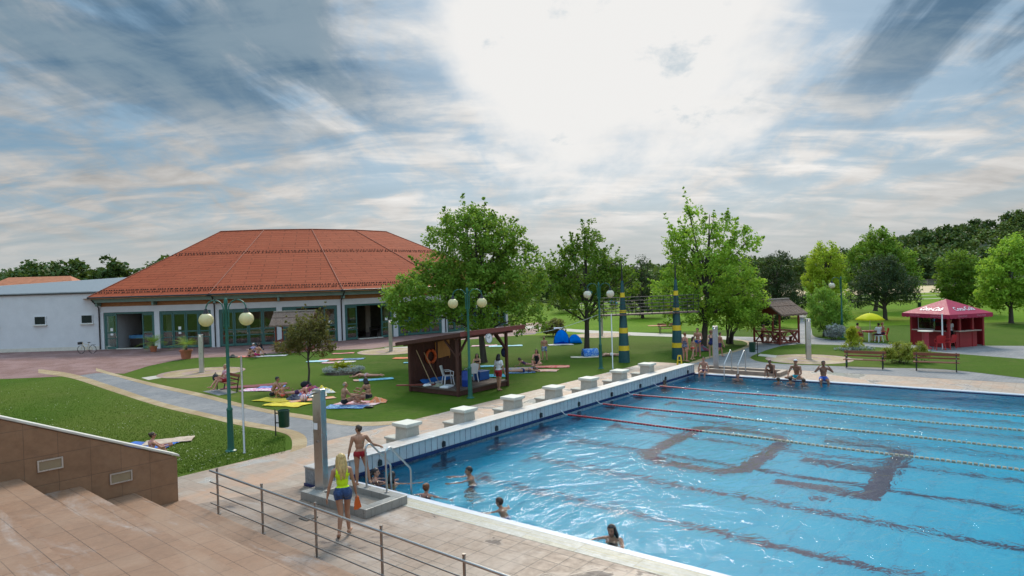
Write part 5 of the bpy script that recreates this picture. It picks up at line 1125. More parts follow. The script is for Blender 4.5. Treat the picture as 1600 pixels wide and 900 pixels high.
# parasol table on the lawn
TB = G(1360, 533); tb = empty('garden_table', TB, R(8), 'red plastic table under the yellow parasol', 'table'); mb = MB(); mb.box((0, 0, .72), (.85, .85, .04)); mb.box((0, 0, .67), (.78, .78, .06)); mb.build('tabletop', MAT['red_plastic'], tb, bevel=.02)
for sx in (-1, 1):
    for sy in (-1, 1): mb = MB(); mb.bar((sx * .34, sy * .34, .66), (sx * .39, sy * .39, 0), .06, .05); mb.build('leg', MAT['white_plastic'], tb)
def parasol(p, label, m, r, h, drop, tilt=0., group=None):
    root = empty('parasol', p, 0, label, 'parasol', group); n = 8; Mx = Matrix.Translation((0, 0, h * .62)) @ Matrix.Rotation(tilt, 4, 'Y') @ Matrix.Translation((0, 0, -h * .62)); mb = MB()
    def cp_(i, j):
        a = 2 * math.pi * i; k_ = (i * n) % 1; sag = 1 - .10 * math.sin(math.pi * k_); rr = r * j * (1 if j < .5 else sag + (1 - sag) * (1 - j) * 2)
        return Mx @ Vector((rr * math.cos(a), rr * math.sin(a), h - drop * j ** 1.7))
    mb.grid(cp_, 48, 6); o = mb.build('canopy', m, root, smooth='all'); s_ = o.modifiers.new('thick', 'SOLIDIFY'); s_.thickness = .01
    mb = MB(); mb.cyl((0, 0, 0), (0, 0, h * .62), .02, 8); a_, b_ = Mx @ Vector((0, 0, h * .62)), Mx @ Vector((0, 0, h + .06)); mb.cyl(a_, b_, .018, 8); mb.build('pole', MAT['white_plastic'], root)
    for k in range(n): mb = MB(); mb.cyl(Mx @ Vector((0, 0, h - .06)), Mx @ Vector((r * .97 * math.cos(2 * math.pi * k / n), r * .97 * math.sin(2 * math.pi * k / n), h - drop - .02)), .007, 5); mb.build('rib', MAT['steel'], root)
    return root
def cloth_mat(name, c, tr=.35):
    t = NT(name); tl = t.n('ShaderNodeBsdfTranslucent'); t.set(tl.inputs[0], c); ms = t.n('ShaderNodeMixShader'); ms.inputs[0].default_value = tr; t.l(t.pbr(c, .7, 0, .2), ms.inputs[1]); t.l(tl.outputs[0], ms.inputs[2]); return t.done(ms.outputs[0])
parasol(TB + Vector((0, .0, 0)), 'bright yellow parasol over the red table on the lawn', cloth_mat('yellow_parasol', (.72, .70, .012)), 1.0, 1.98, .46)
parasol(G(1044, 508), 'tilted orange parasol far off on the back lawn', cloth_mat('orange_parasol', (.70, .16, .02)), 1.15, 1.9, .5, R(52))

def park_bench(p, rz, label, L=1.95, group='wooden park benches'):
    root = empty('park_bench', p, rz, label, 'bench', group)
    mb = MB()
    for y in (-.20, -.06, .08): mb.box((0, y, .45), (L, .12, .035))
    mb.build('seat', MAT['bench_wood'], root, bevel=.006); mb = MB(); mb.box((0, .245, .80), (L, .03, .15)); mb.box((0, .215, .62), (L, .03, .08)); mb.build('backrest', MAT['bench_wood'], root, bevel=.006)
    for s_ in (-1, 1):
        x = s_ * (L / 2 - .14); mb = MB(); mb.bar((x, -.22, 0), (x, -.22, .62), .045, .045); mb.bar((x, .12, 0), (x, .27, .90), .045, .045); mb.bar((x, -.24, .42), (x, .2, .42), .045, .03); mb.bar((x, -.24, .62), (x, .2, .64), .045, .03); mb.build('leg_frame', MAT['black_iron'], root)
    return root
b1 = G(1351, 575.5); b2 = G(1463, 580); park_bench(b1, R(-33), 'brown slatted bench facing the pool, left of the yellowish shrubs'); park_bench(b2, R(-33), 'brown slatted bench facing the pool, right of the yellowish shrubs')
BL = G(356, 611); park_bench(BL, R(-47), 'brown slatted bench by the grey path with a woman sitting on it')
sheet('bench_pad', [BL + Vector(q) for q in ((-1.3, .1, 0), (.1, -1.35, 0), (.75, -.6, 0), (-.6, .85, 0))], MAT['grey_pave'], .007)
park_bench(G(1042, 521), R(5), 'small bench far off on the back lawn below the orange parasol', 1.5)

# potted palms, flower bed, yellow plant
def palm_pot(p, label, s_=1., seed=1, hgt=1.0):
    root = empty('potted_palm', p, 0, label, 'potted palm', 'potted palms before the hall'); rng = np.random.default_rng(seed)
    mb = MB(); mb.lathe([(.30 * s_, 0), (.40 * s_, .55 * s_), (.46 * s_, .56 * s_), (.47 * s_, .66 * s_), (.42 * s_, .66 * s_), (.39 * s_, .6 * s_), (0, .58 * s_)], n=22); mb.build('pot', plain('terracotta', (.40, .135, .07), .8, .18, 4), root, smooth=True)
    mb = MB(); mb.tube([(0, 0, .55 * s_), (0, 0, .95 * s_)], [.11 * s_, .09 * s_], 10); mb.build('trunk', MAT['bark'], root)
    V, Q = [], []
    for k in range(30):
        a = rng.uniform(0, 2 * np.pi); el = rng.uniform(.15, 1.25); L = hgt * rng.uniform(.85, 1.25); d = np.array([np.cos(a), np.sin(a), 0]); sd_ = np.array([-np.sin(a), np.cos(a), 0]); pts = [np.array([0, 0, .95 * s_]) + d * L * t * np.cos(el) + np.array([0, 0, L * (t * np.sin(el) - .42 * t * t)]) for t in np.linspace(0, 1, 8)]
        for j in range(1, 7):
            for sg in (-1, 1):
                for q in (0., .5):
                    p0_ = pts[j] * (1 - q) + pts[j + 1] * q; tip = p0_ + sd_ * sg * .30 * L * (1 - j / 9) + (pts[j + 1] - pts[j]) * 1.1 + np.array([0, 0, -.03]); w_ = (pts[j + 1] - pts[j]) * .16; b = len(V); V += [p0_, p0_ + w_, tip + w_ * .2, tip]; Q.append((b, b + 1, b + 2, b + 3))
    link('fronds', np_mesh('fronds', np.array(V), np.array(Q), LEAF['palm']), root); return root
palm_pot(G(240, 549.5), 'palm in a small terracotta pot by the pier of the open hall door', .72, 3, 1.45); palm_pot(G(291, 560.5), 'palm in the large terracotta pot at the edge of the lawn', 1.0, 4, 1.15)
fbed = empty('flower_bed', G(537, 583), 0, 'round flower bed of silver plants with a yellow green plant in the middle', 'flower bed'); rng = np.random.default_rng(7)
C = np.array([[1.02 * math.cos(a) * r, .8 * math.sin(a) * r, .2 + .1 * rng.random()] for a, r in zip(rng.uniform(0, 6.28, 110), rng.uniform(.75, 1.12, 110))]); V, Q = leaves(C, 38, .17, .085, rng, 2.5); link('silver_plants', np_mesh('silver_plants', V, Q, LEAF['silver']), fbed)
C = np.array([[rng.normal(0, .28), rng.normal(0, .2), .3 + .3 * rng.random()] for _ in range(22)]); V, Q = leaves(C, 30, .16, .13, rng, 2.2); link('yellow_plant', np_mesh('yellow_plant', V, Q, LEAF['yellow']), fbed)
mb = MB(); mb.lathe([(1.05, 0), (.9, .06), (0, .10)], n=28); mb.build('soil', plain('soil', (.05, .035, .025), .95), fbed)
yp = empty('flower_bed', G(1332, 547) + Vector((0, 0, .02)), 0, 'flower bed with a tall bright yellow green bush on the island lawn', 'flower bed')
C = np.array([[rng.normal(0, .30) * (1.25 - t), rng.normal(0, .28) * (1.25 - t), .25 + 1.15 * t] for t in rng.random(70)]); V, Q = leaves(C, 36, .2, .14, rng, 3.2, .3, -.4); link('yellow_plant', np_mesh('yellow_plant2', V, Q, LEAF['yellow']), yp)
C = np.array([[rng.uniform(-1.2, 1.2), rng.normal(-.2, .3), .12] for _ in range(46)]); V, Q = leaves(C, 26, .13, .07, rng, 1.5); link('low_flowers', np_mesh('low_flowers', V, Q, LEAF['silver']), yp)

# bicycle, pushchair, tents, small things
def bicycle(p, rz):
    root = empty('bicycle', p, rz, 'bicycle with a front basket leaning by the white annex wall', 'bicycle')
    for x in (-.53, .53):
        mb = MB(); mb.tube([(x + .33 * math.cos(a), 0, .35 + .33 * math.sin(a)) for a in np.linspace(0, 2 * math.pi, 29)], .022, 8); wh = mb.build('wheel', MAT['black_iron'], root, smooth='all'); mb = MB()
        for k in range(14): a = 2 * math.pi * k / 14; mb.cyl((x, 0, .35), (x + .31 * math.cos(a), 0, .35 + .31 * math.sin(a)), .003, 4)
        mb.build('spokes', MAT['steel'], wh)
    mb = MB()
    for a, b in (((-.53, 0, .35), (-.02, 0, .30)), ((-.53, 0, .35), (-.17, 0, .78)), ((-.02, 0, .30), (-.20, 0, .88)), ((-.02, 0, .30), (.40, 0, .78)), ((-.15, 0, .72), (.38, 0, .86)), ((.53, 0, .35), (.36, 0, .98))): mb.cyl(a, b, .018, 8)
    mb.build('frame', plain('beige_frame', (.52, .40, .22), .35), root); mb = MB(); mb.tube([(.22, -.28, 1.0), (.34, -.22, 1.06), (.36, 0, 1.0), (.34, .22, 1.06), (.22, .28, 1.0)], .014, 8); mb.build('handlebar', MAT['steel'], root)
    mb = MB(); mb.ball((-.22, 0, .93), (.14, .09, .04), 12); mb.build('saddle', MAT['black_iron'], root, smooth='all'); mb = MB(); mb.box((.60, 0, .88), (.24, .34, .22)); mb.build('basket', plain('dark_basket', (.03, .03, .03), .7), root, bevel=.03); mb = MB(); mb.box((-.62, 0, .74), (.36, .14, .02)); mb.build('rack', MAT['black_iron'], root)
bicycle(G(136, 552.5), R(172))
ps = empty('pushchair', G(405, 556.5), R(-20), 'dark pushchair with a silver frame at the lawn edge', 'pushchair')
for sx in (-.24, .24):
    for y in (-.3, .32): mb = MB(); mb.tube([(sx, y + .09 * math.cos(a), .1 + .09 * math.sin(a)) for a in np.linspace(0, 6.2832, 17)], .025, 6); mb.build('wheel', MAT['black_iron'], ps, smooth='all')
    mb = MB(); mb.cyl((sx, .32, .1), (sx, -.45, 1.02), .016, 8); mb.cyl((sx, -.3, .1), (sx, .1, .55), .016, 8); mb.build('frame', MAT['steel'], ps)
mb = MB(); mb.grid(lambda i, j: (-.22 + .44 * i, .30 - .12 * j - .35 * max(0, j - .4), .42 + .02 * j + .75 * max(0, j - .4)), 4, 10); o_ = mb.build('seat', plain('navy_cloth', (.015, .02, .04), .8), ps, smooth='all'); o_.modifiers.new('t', 'SOLIDIFY').thickness = .04
mb = MB(); mb.grid(lambda i, j: (-.24 + .48 * i, -.28 + .42 * math.sin(j * 1.5), .72 + .34 * math.cos(j * 1.5)), 4, 8); o_ = mb.build('hood', plain('grey_hood', (.10, .10, .11), .8), ps, smooth='all'); o_.modifiers.new('t', 'SOLIDIFY').thickness = .02
tn = empty('beach_tent', G(886, 537), R(-12), 'bright blue pop up beach tent on the lawn', 'tent'); mb = MB(); mb.grid(lambda i, j: (-.62 + .62 * math.cos(math.pi * i) * -1 * math.sin(math.pi * (.5 * j + .5)) + .25 , (.9 * j - .35), 1.12 * math.sin(math.pi * i) * math.cos(.5 * math.pi * (j * .96)) ** .6), 22, 12)
MAT['tent_blue'] = cloth_mat('tent_blue', (.012, .42, .88), .5); o_ = mb.build('shell', MAT['tent_blue'], tn, smooth='all'); o_.modifiers.new('t', 'SOLIDIFY').thickness = .01
mb = MB(); mb.tube([(-.37 + .62 * math.cos(a), -.36, 1.13 * math.sin(a)) for a in np.linspace(0, math.pi, 19)], .018, 6); mb.build('hoop', plain('navy_tape', (.01, .04, .2), .6), tn)
mb = MB(); mb.grid(lambda i, j: (.62 + .52 * math.cos(math.pi * (1 - i)), -.25 + .9 * j, .74 * math.sin(math.pi * i) * math.cos(.5 * math.pi * j) ** .6), 18, 10); o_ = mb.build('side_shell', MAT['tent_blue'], tn, smooth='all'); o_.modifiers.new('t', 'SOLIDIFY').thickness = .01
mb = MB(); mb.grid(lambda i, j: (-.95 + 1.15 * i, -.3 + .8 * j, .02 + .1 * j), 4, 4); mb.build('groundsheet', plain('deep_blue_cloth', (.01, .05, .35), .7), tn)
ty = empty('toy_tent', G(922, 557), R(10), 'small blue and yellow toy tent beside the slender tree', 'tent'); mb = MB(); mb.grid(lambda i, j: (.5 * (2 * j - 1), .35 * math.cos(math.pi * i), .52 * math.sin(math.pi * i)), 14, 6); o_ = mb.build('shell', fabric('toy_blue', [(.03, .16, .55), (.25, .40, .62)], 7), ty, smooth='all'); o_.modifiers.new('t', 'SOLIDIFY').thickness = .01
mb = MB(); mb.cyl((.5, 0, .18), (.53, 0, .18), .2, 16); mb.build('door', plain('toy_yellow', (.65, .36, .02), .6), ty)
ws = empty('warning_sign', G(1062, 573) + Vector((0, 0, .012)), R(-20), 'yellow folding warning sign on the deck by the right pylon', 'sign')
for s_ in (-1, 1): mb = MB(); mb.bar((-.13, s_ * .16, 0), (-.07, 0, .62), .06, .02); mb.bar((.13, s_ * .16, 0), (.07, 0, .62), .06, .02); mb.bar((-.1, s_ * .08, .34), (.1, s_ * .08, .34), .08, .02); mb.box((0, s_ * .01, .6), (.16, .02, .08)); mb.build('panel', MAT['band_yellow'], ws)
bb = empty('beach_ball', G(475, 628), 0, 'white and red beach ball lying beside the pile of bags', 'ball'); mb = MB(); mb.ball((0, 0, .17), .17, 18); mb.build('ball_skin', fabric('ball_cloth', [(.75, .75, .76), (.55, .04, .05)], 5, 'X'), bb, smooth='all')
gl = empty('football_goal', G(1424, 449.5), 0, 'white football goal at the edge of the distant field', 'goal')
for x in (-3.6, 3.6): mb = MB(); mb.cyl((x * .25, x, 0), (x * .25, x, 2.5), .09, 8); mb.build('goalpost', MAT['white_plastic'], gl)
mb = MB(); mb.cyl((-.9, -3.6, 2.45), (.9, 3.6, 2.45), .09, 8); mb.build('crossbar', MAT['white_plastic'], gl)
fn = empty('mesh_fence', (70, 181, 0), 0, 'long grey mesh fence behind the distant playing field', 'fence')
for k in range(24): mb = MB(); mb.cyl((k * 4, 0, 0), (k * 4, 0, 1.7), .05, 6); mb.build('fence_post', MAT['dark_steel'], fn)
mb = MB()
for z in np.linspace(.15, 1.65, 9): mb.box((46, 0, z), (92, .02, .03))
mb.build('fence_mesh', MAT['dark_steel'], fn)
wsl = empty('water_slide', G(905, 482), R(20), 'pale blue water slide tower seen through the slender tree', 'water slide')
mb = MB(); mb.tube([(0, 0, 3.4), (1.2, .4, 3.1), (2.6, 0, 2.7), (3.8, -.8, 2.1), (4.6, -1.8, 1.2), (5.2, -3, .5)], .42, 12); mb.build('flume', plain('slide_blue', (.10, .38, .58), .35), wsl, smooth=True); mb = MB(); mb.box((-.6, 0, 3.0), (1.6, 1.6, .1)); mb.box((-.6, 0, 4.7), (2.0, 2.0, .12)); mb.build('tower_deck', plain('slide_tower', (.12, .40, .55), .5), wsl)
for x in (-1.3, .1):
    for y in (-.7, .7): mb = MB(); mb.cyl((x, y, 0), (x, y, 4.7), .06, 8); mb.build('tower_leg', MAT['dark_steel'], wsl)
# ------------------------------------------------------------------ towels
def towel(px, py, rz, L, W_, m, label, rough=.018, heap=0., z0=.02, seed=None, cat='towel', name='towel', group=None, loc=None):
    sd_ = seed if seed is not None else int(px * 7 + py)
    def fn(i, j):
        x, y = (i - .5) * L, (j - .5) * W_; e = mnoise.noise(Vector((x * 1.6 + sd_, y * 1.6, sd_ * .37))); q = mnoise.noise(Vector((x * 6 + sd_, y * 6, 1.7)))
        hz = heap * max(0, 1 - (2 * i - 1) ** 2) * max(0, 1 - (2 * j - 1) ** 2)
        x += .05 * L * mnoise.noise(Vector((y * 2.2, sd_, .5))) + .06 * heap * q; y += .07 * W_ * mnoise.noise(Vector((x * 2.0, sd_ + 9, .5)))
        return (x, y, z0 + rough * (1 + e) + rough * .5 * q + hz * (1 + .8 * q + .4 * e))
    nu, nv = (26, 18) if heap else (22, 12); mb = MB(); mb.grid(fn, nu, nv); o = mb.build(name, m, smooth='all'); o.location = loc or G(px, py); o.rotation_euler = (0, 0, R(rz)); s_ = o.modifiers.new('t', 'SOLIDIFY'); s_.thickness = .012
    return tag(o, label, cat, group)
FB = lambda n, cols, sc=6, st=None: fabric(n, cols, sc, st)
YEL = FB('yellow_towel', [(.78, .60, .01), (.66, .48, .01)], 3); PNK = FB('pink_white', [(.62, .10, .34), (.75, .66, .70)], 7); BLU = FB('blue_towel', [(.07, .13, .42), (.16, .26, .55)], 4)
MRN = FB('maroon', [(.20, .018, .022), (.14, .012, .018)], 3); ORG = FB('orange_towel', [(.68, .22, .09), (.66, .36, .22)], 3); CYN = FB('cyan_towel', [(.09, .42, .58), (.30, .60, .68), (.05, .30, .50)], 5)
PCH = FB('peach', [(.66, .33, .22), (.72, .48, .38)], 3); LBL = FB('pale_blue', [(.34, .60, .66), (.45, .66, .70)], 3); RED = FB('red_towel', [(.60, .06, .05), (.68, .30, .20)], 4); NVY = FB('navy_towel', [(.02, .05, .16), (.20, .34, .5)], 6)
BPT = FB('blue_pattern', [(.035, .08, .30), (.22, .45, .60), (.02, .05, .2)], 9); PKP = FB('pale_pink', [(.68, .30, .33), (.72, .5, .5)], 3); BEI = FB('beige', [(.56, .43, .32), (.48, .35, .25)], 3); BRB = FB('bright_blue', [(.01, .14, .55), (.02, .10, .40)], 3)
WHT = FB('white_towel', [(.66, .63, .60), (.55, .50, .47)], 4); RWS = FB('red_white', [(.70, .68, .68), (.58, .06, .08)], 5, 'X'); TUR = FB('turquoise', [(.02, .34, .42), (.12, .52, .56), (.02, .22, .36)], 6); MUL = FB('multi', [(.50, .30, .22), (.12, .16, .36), (.60, .45, .12)], 5); OWS = FB('orange_white', [(.72, .60, .52), (.66, .20, .05)], 5, 'Y')
towel(429, 625.5, -25, 1.75, .95, YEL, 'bright yellow towel under the sitting couple left of the bags'); towel(449, 632.5, -22, 1.9, 1.0, YEL, 'bright yellow towel lying empty in front of the sitting couple')
towel(405, 609.5, -8, 1.7, .9, PNK, 'pink and white patterned towel beside the maroon mat'); towel(424, 605.5, 5, 1.3, .8, BLU, 'plain blue towel behind the couple on yellow')
towel(398, 603.5, 14, 3.1, .95, MRN, 'long dark maroon mat on the lawn behind the occupied bench', rough=.012, cat='mat', name='beach_mat')
towel(489, 625, 28, 2.0, .55, ORG, 'orange towel stretched out behind the large shower post'); towel(541, 636, -8, 1.8, .9, BPT, 'blue patterned towel under the man in dark trunks'); towel(561, 630.5, -12, 1.9, .95, PKP, 'pale pink towel between the two facing sunbathers'); 
towel(591, 629, 5, .75, .55, ORG, 'crumpled orange towel heap behind the woman in the black bikini', heap=.22)
towel(588, 593.5, 12, 1.8, .62, CYN, 'cyan towel beside the sunbather lying by the flower bed'); towel(566, 594.5, 15, .9, .6, PCH, 'peach towel end next to the cyan towel')
towel(496, 565, 0, 1.4, .8, LBL, 'pale blue towel right of the coppery tree'); towel(517, 562.5, 8, 1.6, .9, RED, 'red and salmon towel behind the flower bed'); towel(520, 567, 5, 1.5, .7, RWS, 'white and red striped towel behind the flower bed'); towel(540, 566, 0, 1.2, .8, WHT, 'greyish white towel beside the navy towel'); towel(552, 561.5, 0, 1.5, .85, NVY, 'navy and pale blue towel behind the flower bed')
towel(537, 552.5, 8, 1.6, .6, FB('coral', [(.62, .16, .16), (.66, .28, .24)], 3), 'coral red towel nearest the hall terrace'); towel(632, 560, -8, 1.5, .9, FB('hot_orange', [(.72, .14, .03), (.66, .22, .08)], 3), 'hot orange towel left of the wooden hut'); towel(643, 567, 0, 1.0, .6, CYN, 'blue towel tip showing left of the wooden hut')
towel(763, 588, -3, 2.0, 1.0, TUR, 'turquoise patterned towel on the lawn behind the hut floor'); towel(767, 572.5, 0, 1.3, .7, CYN, 'cyan towel under the big tree beside the lifeguard'); 
towel(812, 576.5, 4, 2.0, .9, MUL, 'patterned brown and yellow towel under the resting child'); towel(812, 582.5, 2, 1.7, .7, BPT, 'blue patterned towel under the lying woman'); towel(862, 573.5, -8, 2.0, .9, RED, 'red towel lying empty beside the woman in black'); towel(848, 579.5, -16, 1.7, .8, OWS, 'orange and white striped towel in front of the woman in black')
towel(876, 539, 5, 1.9, 1.0, WHT, 'white towel spread in front of the blue tent'); towel(913, 558.5, -4, 1.8, .8, FB('cream', [(.66, .58, .44), (.6, .5, .36)], 3), 'cream towel under the small toy tent'); towel(951, 556, -4, 1.8, .8, FB('cream_pink', [(.64, .52, .46), (.56, .38, .34)], 4), 'cream pink towel behind the third lamp')
towel(756, 540.5, 0, 2.0, .8, PKP, 'pale pink towel under the branches of the big tree'); towel(790, 541, 0, 2.6, .9, LBL, 'pale blue towel right of the trunk of the big tree')
towel(424, 556.5, 4, 2.2, .9, WHT, 'long white towel beside the pushchair'); towel(388, 557.5, 0, 1.9, .9, RED, 'red patterned towel under the dark haired child')
towel(264, 690.5, 22, 1.5, .8, BEI, 'beige towel crumpled on the near lawn behind the parapet', rough=.035); towel(232, 697, -8, 1.7, .9, BRB, 'bright blue towel under the girl behind the parapet'); towel(1030, 509, 0, 2.2, 1.0, ORG, 'orange towel far off beside the orange parasol'); 
towel(1334, 563.8, -33, .8, .3, PCH, 'peach towel folded on the seat of the left pool bench', rough=.006, loc=b1 + Vector((-.42, .22, .47)), z0=0)
towel(900, 512.5, 0, .5, .6, FB('line_cloth', [(.35, .42, .66), (.70, .70, .74)], 6), 'white and blue cloth hung on the thin line', rough=.02, loc=Vector((2.6, 39.9, 2.18)))
for px, py, c, l, s_, h in ((487, 612.5, [(.30, .03, .16), (.55, .08, .10), (.12, .04, .22)], 'heaped purple and red clothes under the coppery tree', 1.25, .26), (503, 614.5, [(.70, .52, .02), (.66, .64, .60)], 'heaped yellow and white clothes beside the purple ones', 1.2, .24), (480, 619.5, [(.62, .10, .08), (.70, .66, .64), (.2, .25, .5)], 'red and white crumpled clothes in front of the heap', 1.0, .22), (1152 - 692, 624, [(.02, .025, .05), (.06, .07, .10)], 'small dark crumpled bag by the yellow towels', .7, .16), (497, 619, [(.72, .70, .66), (.66, .60, .5)], 'white crumpled bag beside the heaped clothes', .8, .18), (1096, 549, [(.05, .10, .12), (.16, .03, .05)], 'dark bags at the foot of the maple trunk', 1.1, .28), (364, 558.5, [(.03, .03, .03), (.05, .05, .04)], 'dark bag at the left end of the red towel', .7, .14)):
    towel(px, py, px % 40, s_, .7, FB('heap', c, 5), l, heap=h, cat='clothes' if 'clothes' in l else 'bag', name='clothes_heap' if 'clothes' in l else 'bag')
dbag = MB(); dbag.ball((0, 0, .17), (.28, .18, .18), 14); dbag.tube([(-.15, 0, .3), (0, 0, .42), (.15, 0, .3)], .015, 6); tag(dbag.build('bag', plain('black_bag', (.012, .012, .018), .7), loc=G(478, 606), smooth='all'), 'black sports bag against the young coppery tree', 'bag')
hb_ = MB(); hb_.ball((0, 0, .20), (.14, .22, .20), 14); hb_.tube([(0, -.1, .36), (0, 0, .46), (0, .1, .36)], .014, 6); tag(hb_.build('bag', plain('black_white_bag', (.02, .02, .022), .7), loc=BL + Vector((-.72, .30, .46)), smooth='all'), 'black bag standing at the end of the occupied bench', 'bag')
bp_ = MB(); bp_.ball((0, 0, 0), (.16, .12, .24), 14); tag(bp_.build('backpack', plain('navy_pack', (.012, .02, .06), .8), loc=hutp(HL, .14, 1.62), smooth='all'), 'dark rucksack hung on the right hand hut post', 'rucksack')
ss_ = MB(); ss_.ball((0, 0, .05), (.20, .12, .05), 12); tag(ss_.build('sandals', MAT['black_iron'], loc=G(577, 637.5), smooth='all'), 'dark sandals on the grass before the pink towel', 'sandals')

# ------------------------------------------------------------------ people
def skin_mat(n, c):
    t = NT(n); v = t.coord('Object'); n1 = t.noise(v, 4, 4); c_ = t.mix(t.ramp(n1, .3, .7), sh(c, .86), sh(c, 1.08))
    return t.done(t.pbr(c_, .48, 0, .35, t.bump(t.noise(v, 45, 3), .12, .003), **{'Subsurface Weight': .12, 'Subsurface Radius': (.02, .008, .004)}))
SK = dict(tan=skin_mat('tanned_skin', (.385, .195, .118)), light=skin_mat('light_skin', (.56, .31, .215)), dark=skin_mat('deep_tan_skin', (.285, .132, .078)), pink=skin_mat('pinkish_skin', (.52, .245, .165)))
def hair_mat(n, c):
    t = NT(n); v = t.coord('Object', (40, 40, 6)); n1 = t.noise(v, 1.3, 4, .7)
    return t.done(t.pbr(t.mix(t.ramp(n1, .3, .7), sh(c, .55), sh(c, 1.35)), .42, 0, .4, t.bump(n1, .7, .01)))
HM = dict(black=hair_mat('black_hair', (.018, .013, .011)), brown=hair_mat('brown_hair', (.055, .030, .018)), blonde=hair_mat('blonde_hair', (.52, .35, .13)), red=hair_mat('auburn_hair', (.16, .055, .02)), grey=hair_mat('grey_hair', (.32, .29, .26)), fair=hair_mat('fair_hair', (.34, .22, .11)))
CM = {}
def cmat(key, cols, sc=8, st=None): CM[key] = fabric(key, cols, sc, st, .8)
for k, c in dict(red=[(.33, .015, .02)], neon=[(.62, .86, .01)], denim=[(.045, .085, .20), (.03, .06, .15)], cyan=[(.02, .38, .50)], blue=[(.02, .10, .48)], black=[(.012, .012, .015)], navy=[(.015, .022, .10)], white=[(.72, .72, .74)], pink=[(.62, .03, .16)], purple=[(.07, .02, .07)], pattern=[(.05, .13, .42), (.45, .5, .6)], coral=[(.70, .10, .07)], greyfloral=[(.10, .10, .16), (.22, .22, .28)], yellow=[(.70, .48, .02)], lilac=[(.40, .36, .60)], aqua=[(.06, .42, .70)], rose=[(.60, .22, .26), (.7, .5, .5)], dark=[(.04, .018, .02)]).items(): cmat('cloth_' + k, c)
V3 = Vector
def nrm_(v): return V3(v).normalized()
PEOPLE = []
def person(label, p, yaw=0, pose=None, H=1.72, skin='tan', hair='brown', hstyle='short', wear=(), sex='m', vox=None, child=False, zmode='ground', extras=(), fat=1., group=None):
    pose = dict(pose or {}); D = math.hypot(p[0], p[1]); vox = vox or (.0085 if D < 19 else .011 if D < 36 else .014)
    hs = 1.22 if child else 1.0; f = fat
    t = nrm_(pose.get('torso', (0, 0, 1))); r = V3(pose.get('right', (1, 0, 0))); r = (r - t * r.dot(t)).normalized(); fw = t.cross(r)
    tw = R(pose.get('twist', 0)); rs = (r * math.cos(tw) + fw * math.sin(tw)); fs = t.cross(rs)
    J = {}; pel = V3((0, 0, 0)); hipw = .052 * H * (1.06 if sex == 'f' else 1); shw = .102 * H * (.93 if sex == 'f' else 1.04)
    bend = V3(pose.get('bend', (0, 0, 0)))
    waist = pel + t * .115 * H; chest = pel + t * .205 * H + bend * .03 * H; neck = pel + t * .285 * H + bend * .07 * H
    hu = nrm_(pose.get('headup', t * .8 + V3((0, 0, .4)))); hf = V3(pose.get('face', fs)); hf = (hf - hu * hf.dot(hu)).normalized(); hr = hf.cross(hu)
    hc_ = neck + t * .035 * H + hu * (.062 * H * hs) + hf * .012 * H; hl = .066 * H * hs
    mb = MB()
    def cap(a, b, r1, r2, n=12): mb.capsule(a, b, r1, r2, n)
    def ell(c, rx, ry, rz_, ax): mb.ball(c, (rx, ry, rz_), 18, 0, Matrix((ax[0], ax[1], ax[2])).transposed())
    T_ = (r, fw, t); TS = (rs, fs, t)
    ell(pel + t * .01 * H, .088 * H * f * (1.05 if sex == 'f' else .96), .062 * H * f, .072 * H, T_)
    ell(waist, .072 * H * f * (.93 if sex == 'f' else 1.03), .052 * H * f + (f - 1) * .05, .085 * H, T_); ell(chest, .086 * H * f * (.94 if sex == 'f' else 1.04), .060 * H * f, .100 * H, TS)
    cap(neck + rs * shw * .8 - t * .035 * H, neck - rs * shw * .8 - t * .035 * H, .036 * H * f, .036 * H * f); cap(neck + rs * .03 * H - t * .01 * H, neck - rs * .03 * H - t * .01 * H, .030 * H, .030 * H)
    for s_ in (-1, 1):
        ell(pel - fw * .028 * H + r * s_ * .042 * H - t * .022 * H, .047 * H * f, .045 * H * f, .050 * H, T_)
        if sex == 'f' and not child: ell(chest + fs * .042 * H + rs * s_ * .040 * H, .036 * H * f, .034 * H * f, .036 * H, TS)
        elif sex == 'm': ell(chest + fs * .028 * H + rs * s_ * .040 * H + t * .02 * H, .042 * H, .028 * H, .035 * H, TS)
        ell(chest - fs * .030 * H + rs * s_ * .045 * H + t * .015 * H, .040 * H, .028 * H, .055 * H, TS)
    cap(neck - t * .02 * H, hc_ - hu * .03 * H, .031 * H * (.9 if sex == 'f' else 1.05), .028 * H * hs)
    Hd = (hr, hf, hu)
    ell(hc_ + hu * .012 * H * hs - hf * .006 * H, .0445 * H * hs, .055 * H * hs, .053 * H * hs, Hd); ell(hc_ - hu * .026 * H * hs + hf * .012 * H * hs, .034 * H * hs, .038 * H * hs, .040 * H * hs, Hd)
    cap(hc_ + hf * .049 * H * hs + hu * .004 * H, hc_ + hf * .060 * H * hs - hu * .016 * H * hs, .006 * H, .0095 * H * hs, 8); ell(hc_ + hf * .030 * H * hs - hu * .052 * H * hs, .016 * H * hs, .016 * H * hs, .013 * H * hs, Hd)
    for s_ in (-1, 1): ell(hc_ + hr * s_ * .045 * H * hs - hf * .006 * H - hu * .004 * H, .007 * H, .013 * H * hs, .019 * H * hs, Hd)
    bones = [('torso', pel - t * .03 * H, neck, .07 * H), ('head', hc_ - hu * .05 * H, hc_ + hu * .05 * H, .045 * H)]
